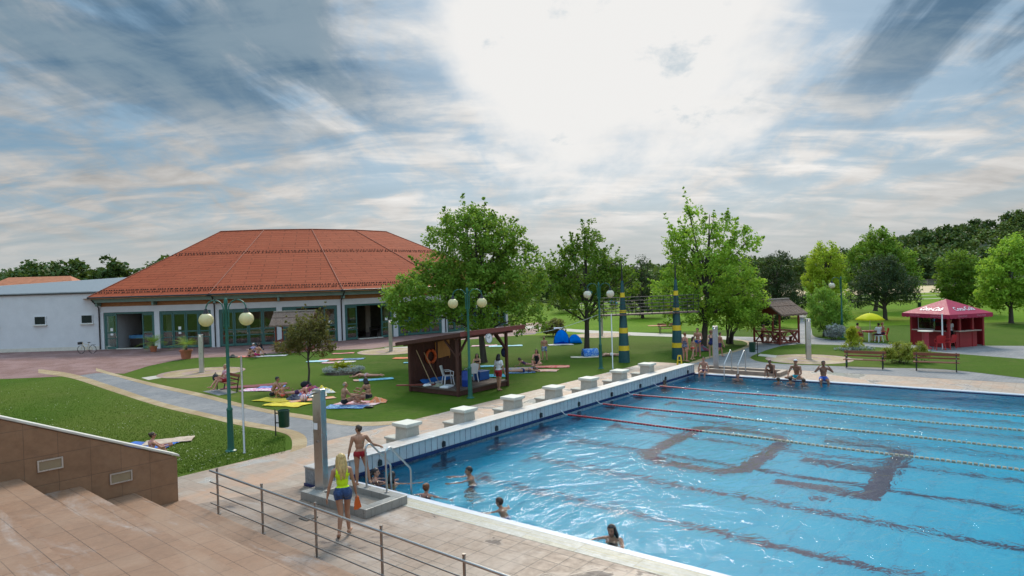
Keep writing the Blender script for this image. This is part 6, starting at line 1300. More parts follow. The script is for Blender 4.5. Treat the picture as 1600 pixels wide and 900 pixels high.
    for S, s_ in (('L', -1), ('R', 1)):
        sho = neck + rs * s_ * shw - t * .036 * H; ud, fd = pose.get('arm' + S, ((s_ * .14, .02, -1), (s_ * .08, .16, -1)))[:2]; ud, fd = nrm_(ud), nrm_(fd)
        elb = sho + ud * .172 * H; wri = elb + fd * .145 * H
        fa = .5 + .5 * f; kk = (.9 if sex == 'f' else 1.05) * (.88 if child else 1)
        cap(sho, sho.lerp(elb, .45), .032 * H * fa * kk, .0275 * H * fa * kk); cap(sho.lerp(elb, .45), elb, .0275 * H * fa * kk, .0215 * H * kk); cap(elb, elb.lerp(wri, .35), .022 * H * kk, .0225 * H * kk); cap(elb.lerp(wri, .35), wri, .0225 * H * kk, .0145 * H * kk)
        hd_ = nrm_(pose.get('hand' + S, fd * .95 + V3((0, .12, -.1)))); pn = V3(pose.get('palm' + S, (-s_, 0, 0))); pn = (pn - hd_ * pn.dot(hd_))
        if pn.length < .05: pn = V3((0, 1, 0)) - hd_ * hd_.y
        pn.normalize(); sd_ = hd_.cross(pn) * s_; pc = wri + hd_ * .028 * H
        ell(pc, .0235 * H, .012 * H, .031 * H, (sd_, pn, hd_))
        for k, (o_, l_) in enumerate(((-.017, .036), (-.006, .043), (.006, .041), (.017, .033))):
            b0 = wri + hd_ * .050 * H + sd_ * o_ * H; d1 = (hd_ + sd_ * o_ * 5 + pn * .12).normalized(); k1 = b0 + d1 * l_ * .5 * H; d2 = (d1 + pn * .45).normalized(); k2 = k1 + d2 * l_ * .5 * H; cap(b0, k1, .0058 * H, .0054 * H, 8); cap(k1, k2, .0054 * H, .0046 * H, 8)
        th0 = wri + hd_ * .016 * H - sd_ * .018 * H; th1 = th0 + (hd_ * .7 - sd_ * .75 + pn * .3).normalized() * .026 * H; cap(th0, th1, .0075 * H, .0062 * H, 8); cap(th1, th1 + (hd_ + pn * .35 - sd_ * .15).normalized() * .022 * H, .0062 * H, .005 * H, 8)
        bones += [('ua', sho, elb, .026 * H), ('fa', elb, wri + hd_ * .09 * H, .018 * H)]; J['hand' + S] = pc + hd_ * .03 * H
        hip = pel + r * s_ * hipw - t * .018 * H; td, sdn, fdn = [nrm_(q) for q in pose.get('leg' + S, ((s_ * .04, 0, -1), (s_ * .02, -.03, -1), (s_ * .22, 1, -.12)))]
        kn = hip + td * .238 * H; an_ = kn + sdn * .232 * H
        cap(hip, hip.lerp(kn, .5), .054 * H * f * (1.04 if sex == 'f' else 1) * kk ** .5, .043 * H * f * kk ** .5); cap(hip.lerp(kn, .5), kn, .043 * H * f * kk ** .5, .031 * H); cap(kn, kn.lerp(an_, .32), .030 * H, .0325 * H * (.5 + .5 * f) * kk ** .5); cap(kn.lerp(an_, .32), an_, .0325 * H * (.5 + .5 * f) * kk ** .5, .0185 * H)
        dn = sdn - fdn * sdn.dot(fdn)
        if dn.length < .1: dn = V3((0, 0, -1))
        dn.normalize(); he = an_ + dn * .016 * H - fdn * .024 * H; ba = he + fdn * .105 * H + dn * .006 * H; sx_ = fdn.cross(dn)
        cap(he, ba, .022 * H, .0165 * H); cap(an_, he + fdn * .05 * H, .0195 * H, .02 * H); ell(he + fdn * .100 * H, .0255 * H, .030 * H, .0125 * H, (sx_, fdn, dn)); cap(he + fdn * .11 * H - sx_ * .010 * H * s_, ba + fdn * .036 * H - sx_ * .008 * H * s_, .011 * H, .009 * H, 8)
        for q in range(3): cap(he + fdn * .115 * H + sx_ * s_ * (.004 + .009 * q) * H, ba + fdn * (.034 - .005 * q) * H + sx_ * s_ * (.004 + .009 * q) * H, .008 * H, .0065 * H, 8)
        bones += [('th', hip, kn, .042 * H * f), ('sh', kn, an_, .03 * H), ('ft', he, ba, .02 * H)]; J['foot' + S] = he
    tmp = mb.build('tmp', SK[skin]); m_ = tmp.modifiers.new('r', 'REMESH'); m_.mode = 'VOXEL'; m_.voxel_size = vox; m2 = tmp.modifiers.new('s', 'SMOOTH'); m2.factor = .5; m2.iterations = 3 if vox < .01 else 2
    # long hair is a mass of its own
    hairtmp = None
    if hstyle in ('long', 'medium', 'bun', 'ponytail'):
        hm = MB(); rr_h = random.Random(int(p[0] * 100)); back = -hf
        Lh = {'long': .205, 'medium': .10, 'bun': .0, 'ponytail': .02}[hstyle] * H
        if Lh:
            for k in range(22 if hstyle == 'long' else 16):
                a = R(-105 + 210 * k / 21); st_ = hc_ + hu * .035 * H + (back * math.cos(a) + hr * math.sin(a)) * .042 * H; md = hc_ - hu * .02 * H + (back * math.cos(a) * 1.15 + hr * math.sin(a)) * .053 * H; en = md - V3((0, 0, 1)) * Lh * rr_h.uniform(.75, 1.08) + back * .022 * H + hr * math.sin(a) * .016 * H
                hm.capsule(st_, md, .013 * H, .014 * H, 8); hm.capsule(md, md.lerp(en, .55) + back * .012 * H, .0145 * H, .0145 * H, 8); hm.capsule(md.lerp(en, .55) + back * .012 * H, en, .0145 * H, .0055 * H, 8)
        if hstyle == 'bun': hm.ball(hc_ + back * .055 * H + hu * .04 * H, .028 * H, 14)
        if hstyle == 'ponytail': hm.capsule(hc_ + back * .055 * H + hu * .02 * H, hc_ + back * .085 * H - hu * .02 * H, .02 * H, .02 * H); hm.capsule(hc_ + back * .085 * H - hu * .02 * H, hc_ + back * .07 * H - V3((0, 0, .13 * H)), .02 * H, .007 * H)
        hairtmp = hm.build('tmp', HM[hair]); m_ = hairtmp.modifiers.new('r', 'REMESH'); m_.mode = 'VOXEL'; m_.voxel_size = max(.009, vox)
    PEOPLE.append(dict(label=label, p=V3(p), yaw=R(yaw), tmp=tmp, hairtmp=hairtmp, bones=bones, H=H, hs=hs, head=(hc_, hr, hf, hu), torso=(pel, r, fw, t), wear=wear, skin=skin, hair=hair, hstyle=hstyle, zmode=zmode, J=J, D=D, extras=extras, sex=sex, group=group, child=child))
    return PEOPLE[-1]
def finish_people():
    dg_ = bpy.context.evaluated_depsgraph_get(); dg_.update()
    for P in PEOPLE:
        me = bpy.data.meshes.new_from_object(P['tmp'].evaluated_get(dg_)); hme = bpy.data.meshes.new_from_object(P['hairtmp'].evaluated_get(dg_)) if P['hairtmp'] else None
        n = len(me.vertices); co = np.empty(n * 3, np.float32); me.vertices.foreach_get('co', co); co = co.reshape(-1, 3).astype(float); no = np.empty(n * 3, np.float32); me.vertices.foreach_get('normal', no); no = no.reshape(-1, 3)
        H, hs = P['H'], P['hs']; zs = -co[:, 2].min() if P['zmode'] == 'ground' else P['zmode'] + 0.
        sh_ = V3((0, 0, zs)); root = empty('person', P['p'], P['yaw'], P['label'], 'person', P['group'])
        me.transform(Matrix.Translation(sh_)); me.polygons.foreach_set('use_smooth', [True] * len(me.polygons)); me.materials.clear(); me.materials.append(SK[P['skin']]); me.name = 'body'; link('body', me, root)
        best = np.full(n, 1e9); lab = np.zeros(n, int); tt = np.zeros(n)
        for k, (nm, a, b, r) in enumerate(P['bones']):
            a, b = np.array(a), np.array(b); d = b - a; t = np.clip(((co - a) @ d) / (d @ d), 0, 1); ds = np.linalg.norm(co - a - t[:, None] * d, axis=1) - r; m = ds < best; best[m] = ds[m]; lab[m] = k; tt[m] = t[m]
        names = np.array([b[0] for b in P['bones']])[lab]; pel, r, fw, tv = [np.array(q) for q in P['torso']]; rel = co - pel; h = (rel @ tv) / (.285 * H); sx = (rel @ r) / H; fy = (rel @ fw) / H
        tor = names == 'torso'; th = names == 'th'; ua = names == 'ua'
        quads = np.empty(len(me.loops), np.int32); me.loops.foreach_get('vertex_index', quads); quads = quads.reshape(-1, 4)
        def cloth(nm, mask, off, m_, solid=.0):
            fm = mask[quads].all(1)
            if fm.sum() < 4: return
            q = quads[fm]; u_, inv = np.unique(q, return_inverse=True); o = link(nm, np_mesh(nm, co[u_] + no[u_] * off + np.array(sh_), inv.reshape(-1, 4), m_, True), root); s_ = o.modifiers.new('hem', 'SOLIDIFY'); s_.thickness = .006; s_.offset = -1; return o
        low = (tor & (h < .10)) | (th & (tt < .10))
        for w_ in P['wear']:
            kind, cm = w_[0], CM['cloth_' + w_[1]]
            if kind == 'briefs': cloth('swim_briefs', low | (th & (tt < .14) & (fy > -.2)), .006, cm)
            elif kind == 'trunks': cloth('swim_trunks', (tor & (h < .14)) | (th & (tt < .30)), .008, cm)
            elif kind == 'shorts': cloth('shorts', (tor & (h < .16)) | (th & (tt < .58)), .014, cm)
            elif kind == 'hotpants': cloth('denim_shorts', (tor & (h < .17)) | (th & (tt < .32)), .012, cm)
            elif kind == 'tank': cloth('tank_top', (tor & (h > .13) & (h < .76) & ~ua) | (tor & (h < .98) & (np.abs(np.abs(sx) - .055) < .013)), .010, cm)
            elif kind == 'underband': cloth('underlayer', tor & (h > .12) & (h < .24), .008, cm)
            elif kind == 'tshirt': cloth('t_shirt', (tor & (h > .06)) & ~((h > .97)) | (ua & (tt < .62)), .015, cm)
            elif kind == 'bra': cloth('bikini_top', tor & (h > .52) & (h < .68) & ((fy > .0) | ((h > .57) & (h < .625))), .006, cm)
            elif kind == 'suit': cloth('swimsuit', low | (tor & (h < (.80 if P['sex'] == 'f' else .8)) & ((fy > -.01) | (h < .62))) | (tor & (h < .97) & (np.abs(np.abs(sx) - .05) < .011)), .006, cm)
        hc_, hr, hf, hu = P['head']; hrel = co - np.array(hc_); a, f, u_ = (hrel @ np.array(hr)) / (H * hs), (hrel @ np.array(hf)) / (H * hs), (hrel @ np.array(hu)) / (H * hs); hd = (names == 'head') | (np.linalg.norm(hrel, axis=1) < .085 * H * hs)
        scalp = hd & (((u_ > .030) & (f < .046)) | ((f < .012) & (u_ > -.008)) | ((f < -.012) & (u_ > -.038))) & ~((np.abs(a) > .043) & (u_ < .006) & (f > -.018)) & ~((f > .022) & (u_ < .034))
        if P['hstyle'] != 'bald':
            nz = np.array([mnoise.noise(V3(q) * 38) for q in co[scalp]]) if P['D'] < 36 else 0.
            co2 = co.copy(); co2[scalp] += no[scalp] * (.004 * np.asarray(nz)[:, None] if np.ndim(nz) else 0); co_s = co; co = co2; cloth('hair', scalp, .010 * hs if P['hstyle'] != 'cap' else .006, HM[P['hair']]); co = co_s
            if P['hstyle'] == 'cap': cloth('cap', hd & (u_ > .028) & ~((f > .02) & (u_ < .034)), .014, CM['cloth_white'])
        else: cloth('hair', hd & (f < -.015) & (u_ > -.03) & (u_ < .03), .006, HM[P['hair']])
        if hme: hme.transform(Matrix.Translation(sh_)); hme.polygons.foreach_set('use_smooth', [True] * len(hme.polygons)); hme.name = 'long_hair'; link('long_hair', hme, root)
        if P['D'] < 40:
            k = H * hs
            for s_ in (-1, 1):
                mb = MB(); c = hc_ + hr * s_ * .0175 * k + hf * .0475 * k + hu * .002 * k + sh_; mb.ball(c, .0062 * k, 10); mb.build('eye', MAT['eye'], root, smooth='all')
                if 'sunglasses' not in P['extras']: mb = MB(); mb.capsule(c + hu * .014 * k - hr * s_ * .006 * k + hf * .001, c + hu * .015 * k + hr * s_ * .010 * k - hf * .006 * k, .0028 * k, .002 * k, 6); mb.build('eyebrow', HM[P['hair']], root)
            mb = MB(); c = hc_ + hf * .0490 * k - hu * .030 * k + sh_; mb.capsule(c - hr * .010 * k, c + hr * .010 * k, .0042 * k, .0042 * k, 8); mb.build('mouth', MAT['lip'], root, smooth='all')
        if 'sunglasses' in P['extras']:
            k = H * hs; mb = MB()
            for s_ in (-1, 1): mb.ball(hc_ + hr * s_ * .019 * k + hf * .054 * k + hu * .004 * k + sh_, (.016 * k, .016 * k, .013 * k), 10); mb.capsule(hc_ + hr * s_ * .036 * k + hf * .046 * k + hu * .006 * k + sh_, hc_ + hr * s_ * .047 * k - hf * .004 * k + hu * .006 * k + sh_, .003 * k, .003 * k, 6)
            mb.build('sunglasses', MAT['black_iron'], root, smooth='all')
        Mw = Matrix.Translation(P['p']) @ Matrix.Rotation(P['yaw'], 4, 'Z'); P['W'] = {q: Mw @ (v + sh_) for q, v in P['J'].items()}
        bpy.data.objects.remove(P['tmp'])
        if P['hairtmp']: bpy.data.objects.remove(P['hairtmp'])
MAT['eye'] = plain('eye_dark', (.02, .014, .012), .15); MAT['lip'] = plain('lips', (.34, .09, .075), .45)
# ---- poses
def legs(a, b): return {'legL': a, 'legR': b}
KNEES = {'torso': (0, -.12, 1), 'bend': (0, .8, -.1), 'armL': ((-.15, .75, -.6), (.25, .9, .1)), 'armR': ((.15, .75, -.6), (-.25, .9, .1)), 'legL': ((-.12, .82, .55), (0, .42, -.9), (0, 1, -.2)), 'legR': ((.12, .82, .55), (0, .42, -.9), (0, 1, -.2))}
CROSS = {'torso': (0, .05, 1), 'bend': (0, .6, 0), 'armL': ((-.35, .4, -.9), (.2, .8, -.45)), 'armR': ((.35, .4, -.9), (-.2, .8, -.45)), 'legL': ((-.75, .68, -.05), (.95, .25, -.12), (.5, .5, -.1)), 'legR': ((.75, .68, -.05), (-.95, .30, -.04), (-.5, .5, -.1))}
CHAIR = {'torso': (0, -.06, 1), 'bend': (0, .3, 0), 'armL': ((-.15, .35, -.9), (.1, .9, -.1)), 'armR': ((.15, .35, -.9), (-.1, .9, -.1)), 'legL': ((-.1, 1, -.06), (0, -.05, -1), (0, 1, -.1)), 'legR': ((.1, 1, -.06), (0, .08, -1), (0, 1, -.1))}
EDGE = {'torso': (0, -.05, 1), 'bend': (0, .5, 0), 'armL': ((-.35, .1, -1), (.05, .3, -1)), 'armR': ((.35, .1, -1), (-.05, .3, -1)), 'legL': ((-.15, 1, -.12), (0, .1, -1), (0, 1, -.4)), 'legR': ((.15, 1, -.12), (0, .1, -1), (0, 1, -.4))}
PRONE = {'torso': (0, 1, .05), 'headup': (0, 1, .35), 'face': (0, .2, -1), 'armL': ((-.8, .5, -.1), (.5, .8, -.05)), 'armR': ((.8, .5, -.1), (-.5, .8, -.05)), 'legL': ((-.06, -1, 0), (-.03, -1, 0), (0, -1, -.3)), 'legR': ((.06, -1, 0), (.03, -1, 0), (0, -1, -.3))}
LONGSIT = {'torso': (0, -.1, 1), 'bend': (0, .9, 0), 'armL': ((-.1, .6, -.7), (.1, .95, .0)), 'armR': ((.1, .6, -.7), (-.1, .95, .0)), 'legL': ((-.1, 1, .02), (0, 1, -.04), (0, .3, 1)), 'legR': ((.1, .9, .4), (0, .7, -.6), (0, 1, .0))}
TREAD = {'torso': (0, .12, 1), 'legL': ((-.15, .35, -.9), (0, -.4, -.9), (0, .3, -1)), 'legR': ((.15, .1, -1), (0, -.5, -.85), (0, .3, -1))}
def P_(base, **k): d = dict(base); d.update(k); return d
WET = -.62                                     # pelvis depth for a bather whose shoulders just break the water
def swim(label, px, py, yaw, pose, **k):
    H = k.get('H', 1.72); z = k.pop('dz', 0.); q = G(px, py, .10); return person(label, (q.x, q.y, 0), yaw, pose, zmode=-.355 * H + .02 + z * .75, **k)
# ---- walkers by the near footbath
WOMAN = person('blonde woman walking in a neon yellow top and denim shorts, carrying orange flippers', G(538, 838) + V3((0, 0, .008)), 14, {'torso': (-.02, .05, 1), 'twist': 8, 'face': (-.25, 1, -.15), 'armL': ((-.32, -.12, -1), (-.22, .10, -1)), 'armR': ((.26, -.02, -1), (.16, .22, -1)), 'legL': ((.10, -.16, -1), (-.12, -.34, -1), (-.1, 1, -.45)), 'legR': ((-.05, .22, -1), (.06, -.10, -1), (.25, 1, -.05))}, H=1.70, hair='blonde', hstyle='long', sex='f', wear=(('underband', 'aqua'), ('tank', 'neon'), ('hotpants', 'denim')))
BOY = person('boy in red swimming briefs standing on the footbath rim holding the ladder rail', pool(1.22, -4.12, .208), 20, {'torso': (0, .06, 1), 'face': (-.75, .7, -.12), 'armL': ((-.30, .0, -1), (-.18, .30, -1)), 'armR': ((.62, .1, -.85), (.80, .25, -.35)), 'legL': ((-.02, -.02, -1), (-.03, -.05, -1), (-.3, 1, -.1)), 'legR': ((.22, .02, -1), (.16, -.20, -1), (.3, 1, -.35))}, H=1.50, hair='brown', child=False, wear=(('briefs', 'red'),))
# ---- in the near water
swim('dark haired woman in the water by the raised wall behind the ladder', 582, 741, -60, P_(TREAD, face=(.5, .8, .0), armR=((.5, .8, -.35), (-.3, .9, .05)), armL=((-.4, .6, -.5), (.4, .9, 0))), sex='f', hair='black', hstyle='ponytail', wear=(('bra', 'navy'), ('briefs', 'navy')), skin='light', dz=.10)
swim('woman with dark wet hair seen from behind between the ladder rails', 611, 748, -8, P_(TREAD, armR=((.8, .5, -.3), (.9, .4, .0)), armL=((-.7, .4, -.5), (-.4, .8, -.2))), sex='f', hair='black', hstyle='medium', wear=(('bra', 'yellow'), ('briefs', 'yellow')), dz=.12)
swim('red haired woman with a bun in the water close to the edge', 663, 764, -25, P_(TREAD, armL=((-.8, .3, -.4), (-.5, .5, -.5)), armR=((.7, .4, -.5), (.4, .7, -.5))), sex='f', hair='red', hstyle='bun', wear=(('suit', 'navy'),), skin='pink', dz=.06)
swim('dark haired man in the water stretching both arms forward', 738, 737, 95, P_(TREAD, armL=((-.35, .9, -.25), (-.12, 1, .06)), armR=((.35, .9, -.3), (.2, 1, .02))), hair='black', wear=(('trunks', 'navy'),), dz=.09)
swim('child in patterned trunks wading off from the near pool edge', 789, 788, 35, P_(TREAD, torso=(-.1, .3, 1), face=(-.4, 1, 0), armL=((-.7, .7, -.4), (-.7, .8, .0)), armR=((.6, .5, -.6), (.5, .8, -.1))), H=1.30, hair='brown', child=True, wear=(('trunks', 'pattern'),), dz=.10, skin='tan')
swim('woman with long wet dark hair facing out by the near pool edge', 957, 826, 160, P_(TREAD, face=(.15, 1, .08), armR=((.95, .35, -.25), (.9, .35, -.35)), armL=((-.3, .85, -.45), (.75, .6, -.2))), sex='f', hair='black', hstyle='medium', wear=(('bra', 'black'), ('briefs', 'black')), skin='tan', dz=.06)
swim('bather reaching up to hold the raised wall by the second block', 749, 674, 75, P_(TREAD, face=(-.9, .4, .2), armL=((-.25, .6, .75), (-.12, .35, .95)), armR=((.3, .8, -.4), (.2, .9, -.1))), hair='brown', sex='f', hstyle='ponytail', wear=(('suit', 'navy'),), skin='pink', dz=.05)
swim('man in sunglasses in the water before the raised wall', 802, 663, 110, P_(TREAD, face=(.55, .8, 0), armL=((-.5, .85, -.2), (-.2, 1, .03)), armR=((.4, .8, -.45), (.2, .95, -.1))), hair='brown', extras=('sunglasses',), wear=(('trunks', 'red'),), dz=.08)
swim('swimmer between the first blocks of the far lane ropes', 1041, 596, 70, P_(TREAD, armL=((-.5, .85, -.2), (-.2, 1, -.05)), armR=((.5, .8, -.2), (.4, .9, -.05))), hair='brown', wear=(('trunks', 'navy'),), dz=-.02)
swim('bather in the water at the foot of the far ladder', 1152, 587, 175, TREAD, hair='brown', wear=(('trunks', 'black'),), skin='pink', dz=.05)
swim('child in the water in front of the crouching boy', 1216, 593, -20, TREAD, hair='brown', H=1.4, child=True, wear=(('trunks', 'navy'),), dz=.02)
swim('dark haired child in the water before the cross legged man', 1236, 592.5, 5, TREAD, hair='black', H=1.45, child=True, wear=(('trunks', 'navy'),), dz=.03)
swim('brown haired child in the water right of the cross legged man', 1257, 594.5, 10, TREAD, hair='brown', H=1.4, child=True, wear=(('trunks', 'black'),), dz=.0)
# ---- along the far edge
def rim(px, w_=18.62):
    best = min((abs(800 + F * (pool(a, w_, .04) - V3((0, 0, CAMH))).dot(CRX) / (pool(a, w_, .04) - V3((0, 0, CAMH))).dot(CFW) - px), a) for a in np.arange(-1, 16, .02)); return pool(best[1], w_, 0)
YF = math.degrees(TH) + 180
person('boy in dark trunks sitting on the far corner of the pool edge', rim(1100), YF + 6, P_(EDGE), H=1.55, hair='brown', wear=(('trunks', 'navy'),), zmode=.17, skin='pink')
person('boy crouching at the far pool edge with his hands in the water', rim(1208), YF - 4, {'torso': (0, .55, .85), 'bend': (0, .5, 0), 'face': (0, 1, -.5), 'armL': ((-.15, .6, -.9), (0, .3, -1)), 'armR': ((.15, .6, -.9), (0, .3, -1)), 'legL': ((-.25, .8, .35), (0, -.45, -.9), (0, 1, -.1)), 'legR': ((.25, .8, .35), (0, -.45, -.9), (0, 1, -.1))}, H=1.55, hair='brown', wear=(('trunks', 'dark'),), zmode=.33, skin='dark')
person('man in cyan trunks and a white cap sitting cross legged at the far pool edge', rim(1245, 18.9), YF - 6, P_(CROSS, face=(-.1, 1, -.55)), H=1.82, hair='black', hstyle='cap', wear=(('trunks', 'cyan'),), zmode=.14, skin='dark')
person('man in bright blue shorts sitting at the far pool edge with hands to his face', rim(1287), YF + 20, P_(EDGE, armL=((-.5, .65, -.35), (.55, -.15, .8)), armR=((.5, .65, -.35), (-.55, -.15, .8)), face=(-.2, 1, -.25)), H=1.80, hair='black', wear=(('shorts', 'blue'),), zmode=.17, skin='dark')
# ---- group by the right pylon
g_ = lambda px, py: G(px, py) + V3((0, 0, .014))
WALK = {'torso': (0, .04, 1), 'legL': ((-.03, .30, -1), (0, -.05, -1), (0, 1, -.05)), 'legR': ((.03, -.18, -1), (0, -.45, -1), (0, 1, -.5)), 'armL': ((-.15, -.2, -1), (-.1, .05, -1)), 'armR': ((.15, .2, -1), (.05, .4, -1))}
person('woman in a grey patterned swimsuit standing by the right pylon', g_(1071, 565.5), -55, {}, H=1.74, sex='f', hair='red', hstyle='bun', wear=(('suit', 'greyfloral'),), skin='pink', fat=1.22)
person('girl in coral briefs walking beside the woman by the pylon', g_(1083, 563), -70, WALK, H=1.38, child=True, sex='f', hair='brown', hstyle='medium', wear=(('briefs', 'coral'),), skin='light')
person('man in bright blue briefs standing on the lawn edge by the pylon', g_(1091, 557), 150, {'face': (.3, 1, -.3), 'armL': ((-.25, .15, -1), (.35, .7, -.4))}, H=1.80, hair='brown', wear=(('briefs', 'blue'),), skin='pink')
person('woman in a navy swimsuit walking behind the far corner shower', g_(1112, 560.5), -20, WALK, H=1.74, sex='f', hair='red', hstyle='ponytail', wear=(('suit', 'navy'),), skin='light')
person('boy in dark shorts striding along the path past the corner shower', g_(1125, 558.5), -75, P_(WALK, legL=((-.03, .55, -1), (0, .1, -1), (0, 1, -.05)), legR=((.03, -.45, -1), (0, -.6, -.8), (0, .8, -.7))), H=1.58, hair='brown', wear=(('shorts', 'purple'),), skin='pink')
# ---- the lawn
person('boy in blue patterned shorts standing on the lawn looking away', G(851, 562.5), 12, {'armL': ((-.12, .05, -1), (.15, .35, -1)), 'armR': ((.12, .05, -1), (-.15, .35, -1)), 'legL': ((-.12, 0, -1), (-.04, 0, -1), (-.2, 1, 0)), 'legR': ((.14, 0, -1), (.06, -.05, -1), (.2, 1, 0)), 'face': (0, 1, -.3)}, H=1.52, hair='fair', wear=(('shorts', 'pattern'),), skin='pink')
GUARD = person('lifeguard in a white t shirt and red shorts standing at the hut corner', G(780, 610), -40, P_(WALK, face=(-.5, .8, -.1), legL=((-.03, .12, -1), (0, .02, -1), (0, 1, 0)), legR=((.03, -.1, -1), (0, -.18, -1), (0, 1, -.1))), H=1.74, sex='f', hair='black', hstyle='medium', wear=(('shorts', 'red'), ('tshirt', 'white')), skin='tan')
person('woman in a black swimsuit sitting on the lawn towels', G(839, 575) + V3((0, 0, .03)), 170, P_(KNEES, torso=(0, -.05, 1), armL=((-.2, .4, -.85), (.2, .7, -.3)), legL=((-.5, .8, -.02), (.8, .3, -.15), (.6, .6, 0)), legR=((.3, .85, .35), (-.3, .3, -.9), (0, 1, 0))), sex='f', hair='black', hstyle='medium', wear=(('suit', 'black'),), skin='pink', fat=1.1)
person('child in a dark purple swimsuit resting on one side on the towels', G(822, 574) + V3((0, 0, .03)), 60, P_(PRONE, torso=(0, 1, .45), headup=(0, .5, 1), face=(0, 1, 0), armL=((-.4, .3, -1), (-.1, .9, -.2)), armR=((.4, .3, -1), (.1, .9, -.2))), H=1.30, child=True, sex='f', hair='brown', hstyle='ponytail', wear=(('suit', 'purple'),), skin='tan')
person('woman lying face down on the blue patterned lawn towel', G(818, 582.5) + V3((0, 0, .03)), -78, PRONE, sex='f', hair='brown', hstyle='ponytail', wear=(('briefs', 'navy'), ('bra', 'navy')), skin='tan', H=1.66)
person('dark haired woman sitting by the big tree behind the hut', G(746, 580), 175, P_(KNEES, face=(-.2, 1, -.4)), sex='f', hair='black', hstyle='long', wear=(('bra', 'black'), ('briefs', 'black')), skin='tan')
person('grey haired man in dark trunks sitting on the blue patterned towel', G(538, 634) + V3((0, 0, .03)), -65, P_(LONGSIT, face=(0, 1, -.5)), hair='grey', hstyle='bald', wear=(('trunks', 'black'),), skin='tan', fat=1.12, H=1.76)
person('woman in a black bikini sitting on the pink towel facing the man', G(576, 631) + V3((0, 0, .03)), 68, P_(KNEES, torso=(0, .02, 1), face=(0, 1, -.35), armL=((-.2, .5, -.8), (.1, .8, .1)), legL=((-.4, .9, -.02), (.7, .6, -.1), (.4, .8, 0)), legR=((.1, .9, .2), (-.2, .5, -.8), (0, 1, 0))), sex='f', hair='dark' if 'dark' in HM else 'black', hstyle='medium', wear=(('bra', 'black'), ('briefs', 'black')), skin='tan', fat=1.18)
person('woman lying face down on the grass beside the cyan towel', G(572, 589.5) + V3((0, 0, .0)), 82, PRONE, sex='f', hair='brown', hstyle='ponytail', wear=(('briefs', 'rose'),), skin='pink', H=1.68)
person('man in black trunks sitting on the yellow towel bending over a child', G(426, 622) + V3((0, 0, .03)), -75, P_(LONGSIT, torso=(0, .18, 1), face=(0, 1, -.5)), hair='black', wear=(('trunks', 'black'),), skin='tan')
person('small fair haired child sitting on the yellow towel before the man', G(442, 623) + V3((0, 0, .03)), 65, P_(KNEES), H=1.12, child=True, hair='fair', wear=(('briefs', 'coral'),), skin='pink')
person('dark haired person lying on the grass between yellow towels and bags', G(466, 620), -80, P_(PRONE, torso=(0, 1, .35), headup=(0, .6, 1), face=(0, 1, .1), armL=((-.4, .3, -1), (0, .9, -.1)), armR=((.4, .3, -1), (0, .9, -.1))), hair='black', wear=(('trunks', 'purple'),), skin='pink', H=1.6)
person('person with dark hair lying on the cream pink towel behind the lamp', G(955, 557) + V3((0, 0, .03)), 85, PRONE, hair='black', wear=(('trunks', 'white'),), skin='light', H=1.6)
person('dark haired child sitting on the red towel near the pushchair', G(390, 558) + V3((0, 0, .03)), -30, P_(CROSS), H=1.15, child=True, hair='black', wear=(('briefs', 'black'),), skin='tan')
person('woman in a pink bikini leaning on one hand beside the pushchair', G(402, 559.5) + V3((0, 0, .03)), 40, P_(KNEES, torso=(.25, -.25, 1), armR=((.5, -.5, -.9), (.1, -.2, -1)), legL=((-.3, .9, .1), (.6, .4, -.5), (0, 1, 0)), legR=((.6, .8, -.05), (-.8, .3, -.1), (0, 1, 0))), sex='f', hair='brown', hstyle='bun', wear=(('briefs', 'pink'), ('bra', 'pink')), skin='pink', fat=1.15)
person('person in a pale lilac top sitting behind the woman in pink', G(397, 556.2) + V3((0, 0, .03)), 150, P_(KNEES), H=1.6, sex='f', hair='fair', hstyle='cap', wear=(('tshirt', 'lilac'), ('shorts', 'black')), skin='light')
person('woman in a rose top sitting on the bench by the grey path', BL + V3((-.15, .12, 0)), -47 + 180, P_(CHAIR, torso=(0, -.1, 1), legL=((-.1, 1, .05), (.1, .5, -1), (0, 1, -.1)), legR=((.1, 1, .1), (-.1, .7, -.8), (0, 1, .1))), sex='f', hair='fair', hstyle='bun', wear=(('tshirt', 'rose'), ('shorts', 'red')), skin='pink', zmode=.57)
person('girl in sunglasses sitting on the blue towel behind the parapet', G(238, 721) + V3((0, 0, .0)), -58, P_(KNEES, face=(-.1, 1, -.05)), H=1.5, sex='f', hair='brown', hstyle='bun', wear=(('suit', 'rose'),), extras=('sunglasses',), skin='pink')
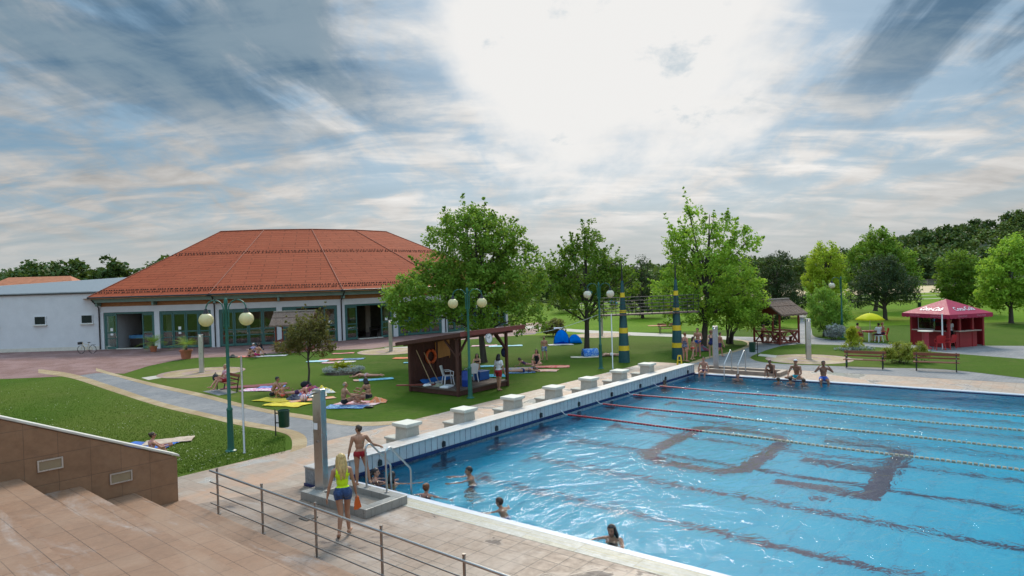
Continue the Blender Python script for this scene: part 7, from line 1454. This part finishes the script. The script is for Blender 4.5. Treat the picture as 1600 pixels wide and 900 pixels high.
# ---- picnic hut, parasol table, kiosk
hm_ = Matrix.Translation((hc.x, hc.y, .013)) @ Matrix.Rotation(math.atan2(hx_.y, hx_.x), 4, 'Z')
person('grey haired bather sitting at the table in the picnic hut', hm_ @ V3((-.62, .68, 0)), math.degrees(math.atan2(hx_.y, hx_.x)) + 190, P_(CHAIR, bend=(0, .9, 0), armL=((-.2, .7, -.6), (.4, .9, .1)), armR=((.2, .7, -.6), (-.4, .9, .1))), hair='grey', wear=(('trunks', 'navy'),), skin='pink', zmode=.575, fat=1.1)
person('man in a white shirt sitting with his back to us at the red table', TB + V3((.22, -.72, 0)), 10, CHAIR, hair='black', wear=(('tshirt', 'white'), ('shorts', 'dark')), skin='tan', zmode=.56)
person('dark haired young man sitting left of the red table', TB + V3((-.90, .0, 0)), -60, P_(CHAIR, face=(.2, 1, -.3)), hair='black', wear=(('trunks', 'red'),), skin='pink', zmode=.56)
person('grey haired bare chested man sitting right of the red table', TB + V3((.86, -.05, 0)), 70, CHAIR, hair='grey', hstyle='bald', wear=(('shorts', 'purple'),), skin='pink', zmode=.56, fat=1.15)
plastic_chair(TB + V3((-.95, .0, 0)), R(-60 + 180), MAT['red_plastic'], 'red plastic chair under the young man left of the parasol table', 'red plastic chairs'); plastic_chair(TB + V3((.92, -.04, 0)), R(70 + 180), MAT['red_plastic'], 'red plastic chair under the bare chested man at the parasol table', 'red plastic chairs')
stl = empty('plastic_stool', TB + V3((.22, -.74, 0)), R(10), 'white plastic stool under the man in the white shirt', 'stool'); mb = MB(); mb.box((0, 0, .44), (.36, .36, .04)); mb.build('seat', MAT['white_plastic'], stl, bevel=.01)
for sx in (-1, 1):
    for sy in (-1, 1): mb = MB(); mb.bar((sx * .14, sy * .14, .44), (sx * .19, sy * .19, 0), .05, .04); mb.build('leg', MAT['white_plastic'], stl)
KM = Matrix.Translation(kc) @ Matrix.Rotation(kr, 4, 'Z')
person('dark haired attendant standing inside the red kiosk', KM @ V3((-.5, -.7, .06)), math.degrees(kr) + 180, {}, hair='black', wear=(('tshirt', 'white'), ('shorts', 'black')), skin='tan')
finish_people()
# orange flippers in the woman's hand
hp_ = WOMAN['W']['handR']; fl = empty('swim_fins', hp_, R(30), 'orange swim fins hanging from the blonde woman\'s hand', 'swim fins')
for k, a in ((0, .10), (1, -.12)):
    mb = MB(); mb.add([(-.035, -.02 + .03 * k, .02), (.035, -.02 + .03 * k, .02), (.04, -.01 + .03 * k, -.10), (.06 + a * .2, .0 + .03 * k, -.25), (-.045 + a * .3, .0 + .03 * k, -.26), (-.035, -.01 + .03 * k, -.12)], [(0, 1, 2, 5), (5, 2, 3, 4)]); o_ = mb.build('fin', plain('orange_rubber', (.62, .12, .02), .45, .15, 8), fl); o_.modifiers.new('t', 'SOLIDIFY').thickness = .014; o_.rotation_euler = (0, a * 2.2, 0)
